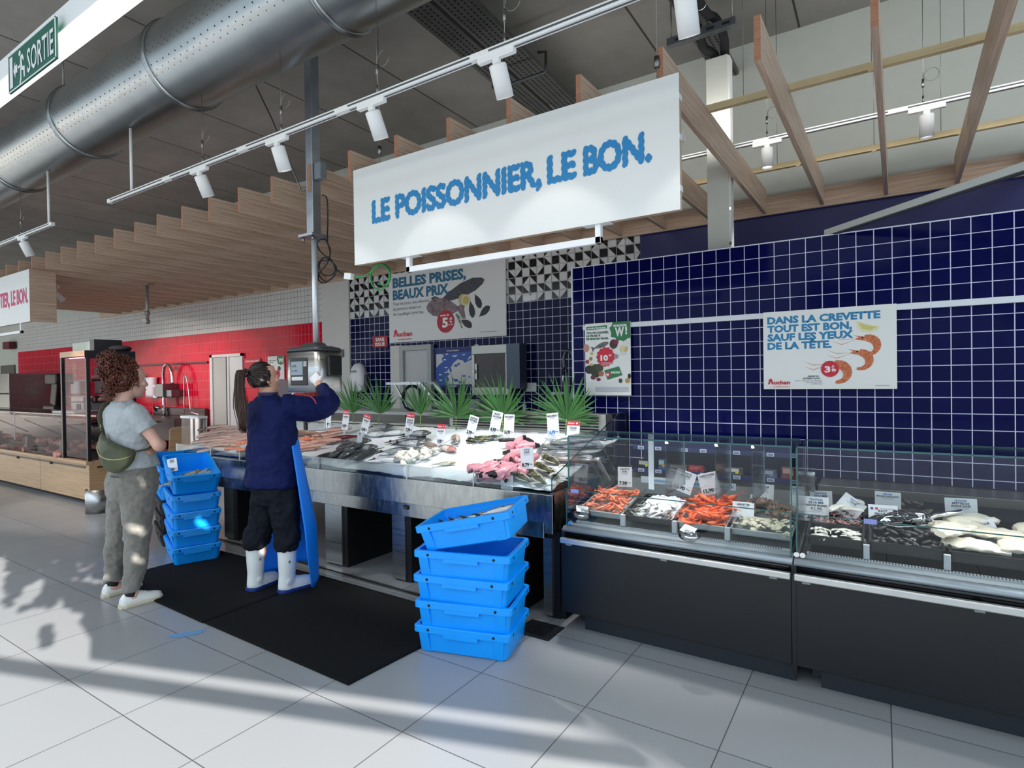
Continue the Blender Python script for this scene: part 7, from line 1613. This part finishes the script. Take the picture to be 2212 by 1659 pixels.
b = MB(); b.tube([(-.092+.012*math.cos(k*PI/6), -.118, 1.215+.016*math.sin(k*PI/6)) for k in range(12)], .003, 5, closed=True); b.build('buckle', mat('buckle_steel', 'b5b3a8', .3, .9), bag)

# -- the worker in navy coat and blue apron, pressing the scale
wk = Vector((-1.45, -1.93, 0)); KM = Matrix.Translation((.0, -.035, 1.425)) @ Matrix.Rotation(math.radians(-6), 4, 'Z') @ Matrix.Rotation(math.radians(9), 4, 'X'); hk = .93
b = MB(); head_mesh(b, KM, hk)
limb(b, [(0, -.035, 1.33), (0, -.03, 1.40), (0, -.03, 1.47)], [(.06, .058), (.052, .052), (.054, .056)], 16, 5)
col(b, [(.66, 0, .02, .15, .12), (.80, 0, .01, .165, .13), (.95, 0, .01, .14, .11), (1.15, 0, .0, .155, .11), (1.28, 0, -.01, .17, .09), (1.34, 0, -.02, .13, .07), (1.37, 0, -.03, .07, .055)])
limb(b, [(.17, -.01, 1.335), (.21, .11, 1.33), (.248, .265, 1.335), (.19, .33, 1.385), (.085, .375, 1.445), (-.00, .400, 1.488)], [.05, .046, .042, .04, .034, .026], 14, 5)
limb(b, [(-.17, -.01, 1.335), (-.21, .05, 1.22), (-.2, .14, 1.10), (-.14, .25, 1.10), (-.08, .33, 1.10)], [.05, .046, .042, .036, .026], 14, 5)
hand_mesh(b, aim((-.08, .33, 1.10), (.5, 1, .0), (0, 0, 1)), 1, (.5, .5, .5, .5), .4)
HD = aim((.0, .400, 1.488), (-.74, .16, .62), (.25, -.93, .3))
hand_mesh(b, HD, -1, (.95, 1.0, 1.05, 1.1), .6)
for sx, ax, ay in ((1, .115, .02), (-1, -.125, -.07)):
    limb(b, [(sx*.09, .01, .72), (sx*.105, (ay+.02)*.6+.02, .47), (ax, ay, .12), (ax, ay, .06)], [.09, .056, .04, .038], 14, 5)
    limb(b, [(ax, ay-.04, .05), (ax, ay, .06), (ax-sx*.0, ay+.09, .045), (ax, ay+.16, .035)], [.03, .036, .036, .022], 12, 4)
ko = b.build('person', SKIN); ko.location = wk; cloth(ko, .0065, 3); tag(ko, 'person with a long dark ponytail, navy work coat and blue apron, pressing the hanging scale', 'person')
face_parts(ko, KM, hk)
GLV = mat('glove_white', 'eceaea', .55, bump=.3, bscale=60)
b = MB(); hand_mesh(b, HD, -1, (.95, 1.0, 1.05, 1.1), .6, 1.0, .003); limb(b, [HD @ Vector((-.035, 0, 0)), HD @ Vector((-.01, 0, 0)), HD @ Vector((.02, 0, 0))], [(.034, .030), (.030, .026), (.033, .022)], 14, 4); cloth(b.build('glove', GLV, ko), .0052, 2, .003, .012)
b = MB(); b.tube([HD @ Vector((-.044, .033*math.cos(a), .029*math.sin(a))) for a in [k*2*PI/20 for k in range(20)]], .004, 6, closed=True); b.build('bracelet', mat('bracelet_gold', '8f7a4a', .3, .8), ko)
COAT = mat('coat_navy', '101a4a', .7, var=.08, vscale=12, spec=.15, bump=.06, bscale=90)
b = MB(); col(b, [(.755, 0, .0, .205, .165), (.78, 0, .0, .208, .17), (.90, 0, .0, .202, .160), (1.05, 0, .0, .197, .150), (1.18, 0, -.003, .200, .142), (1.27, 0, -.012, .205, .122), (1.33, 0, -.022, .185, .098), (1.37, 0, -.03, .125, .080), (1.405, 0, -.03, .075, .07)])
limb(b, [(.14, -.015, 1.325), (.19, .06, 1.318), (.235, .17, 1.305), (.265, .275, 1.325), (.215, .325, 1.375), (.125, .36, 1.425), (.07, .382, 1.455)], [(.088, .088), (.086, .09), (.08, .09), (.074, .08), (.064, .066), (.052, .052), (.046, .046)], 18, 6)
limb(b, [(-.14, -.01, 1.325), (-.2, .03, 1.24), (-.215, .12, 1.12), (-.15, .24, 1.10)], [.085, .08, .068, .055], 16, 5)
ct_ = cloth(b.build('coat', COAT, ko), .0095, 3, .030, .10, .012, .035)
b = MB(); b.rings([[Vector((.070*math.cos(a), -.03+.068*math.sin(a), z+.012*math.cos(a*1)*0)) if True else None for a in [2*PI*k/24 for k in range(24)]] for z in (1.375, 1.425, 1.428)], cap=False); o = b.build('collar', mat('collar_navy', '1a234c', .6), ct_); o.modifiers.new('solid', 'SOLIDIFY').thickness = .006
b = MB(); b.tube([(.225+.086*math.cos(a), .125+.02*math.cos(a)-.0, 1.31+.09*math.sin(a)) for a in [math.radians(20+100*k/8) for k in range(9)]], (.008, .003), 6); b.build('arm_mark', mat('mark_red', 'c94a5e', .6), ct_)
JEAN = mat('work_trousers', '12151f', .85, spec=.2, var=.2, vscale=30, bump=.12, bscale=110)
b = MB(); col(b, [(.63, 0, .01, .14, .12), (.68, 0, .01, .178, .14), (.76, 0, .01, .182, .145), (.86, 0, .01, .165, .135)])
for sx, ax, ay in ((1, .115, .02), (-1, -.125, -.07)): limb(b, [(sx*.088, .01, .74), (sx*.10, .01+ay*.2, .60), (sx*.112, .015+ay*.6, .46), (ax, ay+.004, .365), (ax, ay, .325), (ax, ay, .305)], [.108, .104, .092, .094, .085, .074], 18, 6)
cloth(b.build('trousers', JEAN, ko), .0095, 3, .034, .07, .014, .03)
BOOT = mat('boot_white', 'e4e5e4', .38, var=.03); BSOLE = mat('boot_sole_blue', '1d3580', .5)
def boot(ax, ay, rz):
    Mb = Matrix.Translation((ax, ay, 0)) @ Matrix.Rotation(rz, 4, 'Z')
    b = MB(); rs = [[Mb @ Vector((w*math.cos(t), cy+d*math.sin(t), z)) for t in [2*PI*k/20 for k in range(20)]] for z, w, d, cy in ((.34, .066, .068, 0), (.30, .066, .067, 0), (.29, .063, .065, 0), (.20, .058, .062, 0), (.13, .050, .058, -.002), (.09, .048, .060, -.004), (.05, .05, .064, -.004), (.03, .048, .062, -.004))]; b.rings(rs)
    rs = []
    for y, w, h in ((-.03, .046, .10), (.03, .046, .095), (.08, .05, .075), (.13, .052, .068), (.17, .046, .058), (.195, .026, .045)): rs.append([Mb @ Vector((w*math.cos(t), y, .028+max(-.006, h*math.sin(t)))) for t in [2*PI*k/16 for k in range(16)]])
    b.rings(rs); s_ = cloth(b.build('boot', BOOT, ko), .007, 4)
    b = MB(); R1 = []
    for z, e in ((0, -.002), (.004, .001), (.03, .002), (.033, -.003)): R1.append([Mb @ Vector((x*(w+e), y, z)) for y, w, x in [(-.068, .025, 1), (-.05, .046, 1), (0, .05, 1), (.05, .048, 1), (.1, .052, 1), (.15, .053, 1), (.19, .036, 1), (.203, .012, 1), (.203, .012, -1), (.19, .036, -1), (.15, .053, -1), (.1, .052, -1), (.05, .048, -1), (0, .05, -1), (-.05, .046, -1), (-.068, .025, -1)]])
    b.rings(R1, smooth=False); b.build('sole', BSOLE, s_)
    b = MB(); b.tube([Mb @ Vector((.067*math.cos(t), .068*math.sin(t), .338)) for t in [2*PI*k/24 for k in range(24)]], .004, 6, closed=True); b.ell(Mb @ Vector((.052, -.01, .085)), .006, .022, .022, 12, 8); b.build('trim', BOOT, s_)
    b = MB(); b.poly([(-.008, 0), (.008, 0), (.006, .012), (0, .02), (-.006, .012)], Mb @ Vector((.062, -.012, .225)), Mb.to_3x3() @ Vector((0, 1, 0)), (0, 0, 1), .001); b.build('mark', mat('boot_mark', '6b6d70', .5), s_)
boot(.115, .02, math.radians(-10)); boot(-.125, -.07, math.radians(8))
APR = mat('apron_blue', '0a86ff', .42, bump=.08, bscale=20, spec=.5); b = MB(); vv = []; NXA, NZA = 36, 30
for j in range(NZA+1):
    f = j/NZA; z = 1.13-(1.13-.10)*f
    for i in range(NXA+1):
        g = i/NXA; ang = math.radians(-98+(98+92+8*f)*g); rx = .185+.085*min(1, f*1.6); ry = .140+.095*min(1, f*1.6)
        x = rx*math.sin(ang)*(.98+.0*f); y = .015+ry*math.cos(ang)*(1 if g < .5 else 1)+.02*math.sin(g*16+f*3)*f
        if g > .62: x += (g-.62)*.22*f; y += (g-.62)*.18*f
        zz = z-(.05*math.sin(g*9)*f*f)
        if f > .0: zz += 0
        vv.append((x, y, zz if f > .04 else z))
fs = [(j*(NXA+1)+i, j*(NXA+1)+i+1, (j+1)*(NXA+1)+i+1, (j+1)*(NXA+1)+i) for j in range(NZA) for i in range(NXA)]
b.add(vv, fs, True); o = b.build('apron', APR, ko); o.modifiers.new('solid', 'SOLIDIFY').thickness = .002
HAIRB = mat('hair_brown', '33201a', .4, col2='1b110f', vscale=40, stretch=(4, 4, .5), coat=.15)
b = MB(); n = 22; rs = []
for i in range(1, 10):
    th = PI*i/10*.80; row = []
    for j in range(n):
        a = 2*PI*j/n; s_ = math.sin(a); yy = .110*math.sin(th)*s_ if s_ < 0 else .092*math.sin(th)*s_*(1-.75*max(0, th-.95))
        row.append(KM @ Vector((.081*math.sin(th)*math.cos(a)*hk*1.02, (-.012+yy)*hk, (.128+.112*math.cos(th))*hk)))
    rs.append(row)
b.rings(rs); r = random.Random(8); root = KM @ Vector((0, -.118, .165))
for k in range(260):
    th = r.uniform(.05, PI*.74); a = r.uniform(0, 2*PI); s_ = math.sin(a)
    if s_ > .35 and th > 1.05: continue
    pts_ = []
    for q in range(6):
        g = q/5; v = Vector((.083*math.sin(th)*math.cos(a), -.012+(.112 if s_ < 0 else .093)*math.sin(th)*s_, .128+.115*math.cos(th))); p = KM @ (v*hk); w = p.lerp(root, g); cc = KM @ Vector((0, -.012, .128)); dv = (w-cc); Rm = (p-cc).length*(1-g)+(root-cc).length*g; pts_.append(cc+dv.normalized()*Rm)
    b.tube(pts_, .0022, 4)
hr = b.build('hair', HAIRB, ko)
b = MB()
for k in range(120):
    a = r.uniform(0, 2*PI); rr_ = .030*math.sqrt(r.random()); ox, oy = rr_*math.cos(a), rr_*math.sin(a); L = r.uniform(.32, .42); e = r.uniform(.7, 1.5)
    b.tube(curve3([root+Vector((ox*.4, oy*.4, 0)), root+Vector((ox, -.045+oy, .012)), root+Vector((ox*1.2, -.06+oy, -.10)), root+Vector((ox*e*1.2, -.052+oy*e, -.24)), root+Vector((ox*e*.7, -.04+oy*.7, -L))], 3), [.0035]*10+[.002]*3, 4)
b.build('ponytail', mat('ponytail_brown', '4a2a20', .4, col2='2a1712', vscale=30, stretch=(5, 5, .4)), hr)
b = MB(); b.tube([root+Vector((.026*math.cos(a), -.016, .026*math.sin(a))) for a in [k*2*PI/16 for k in range(16)]], .006, 6, closed=True); b.build('hair_tie', BLACK, hr)
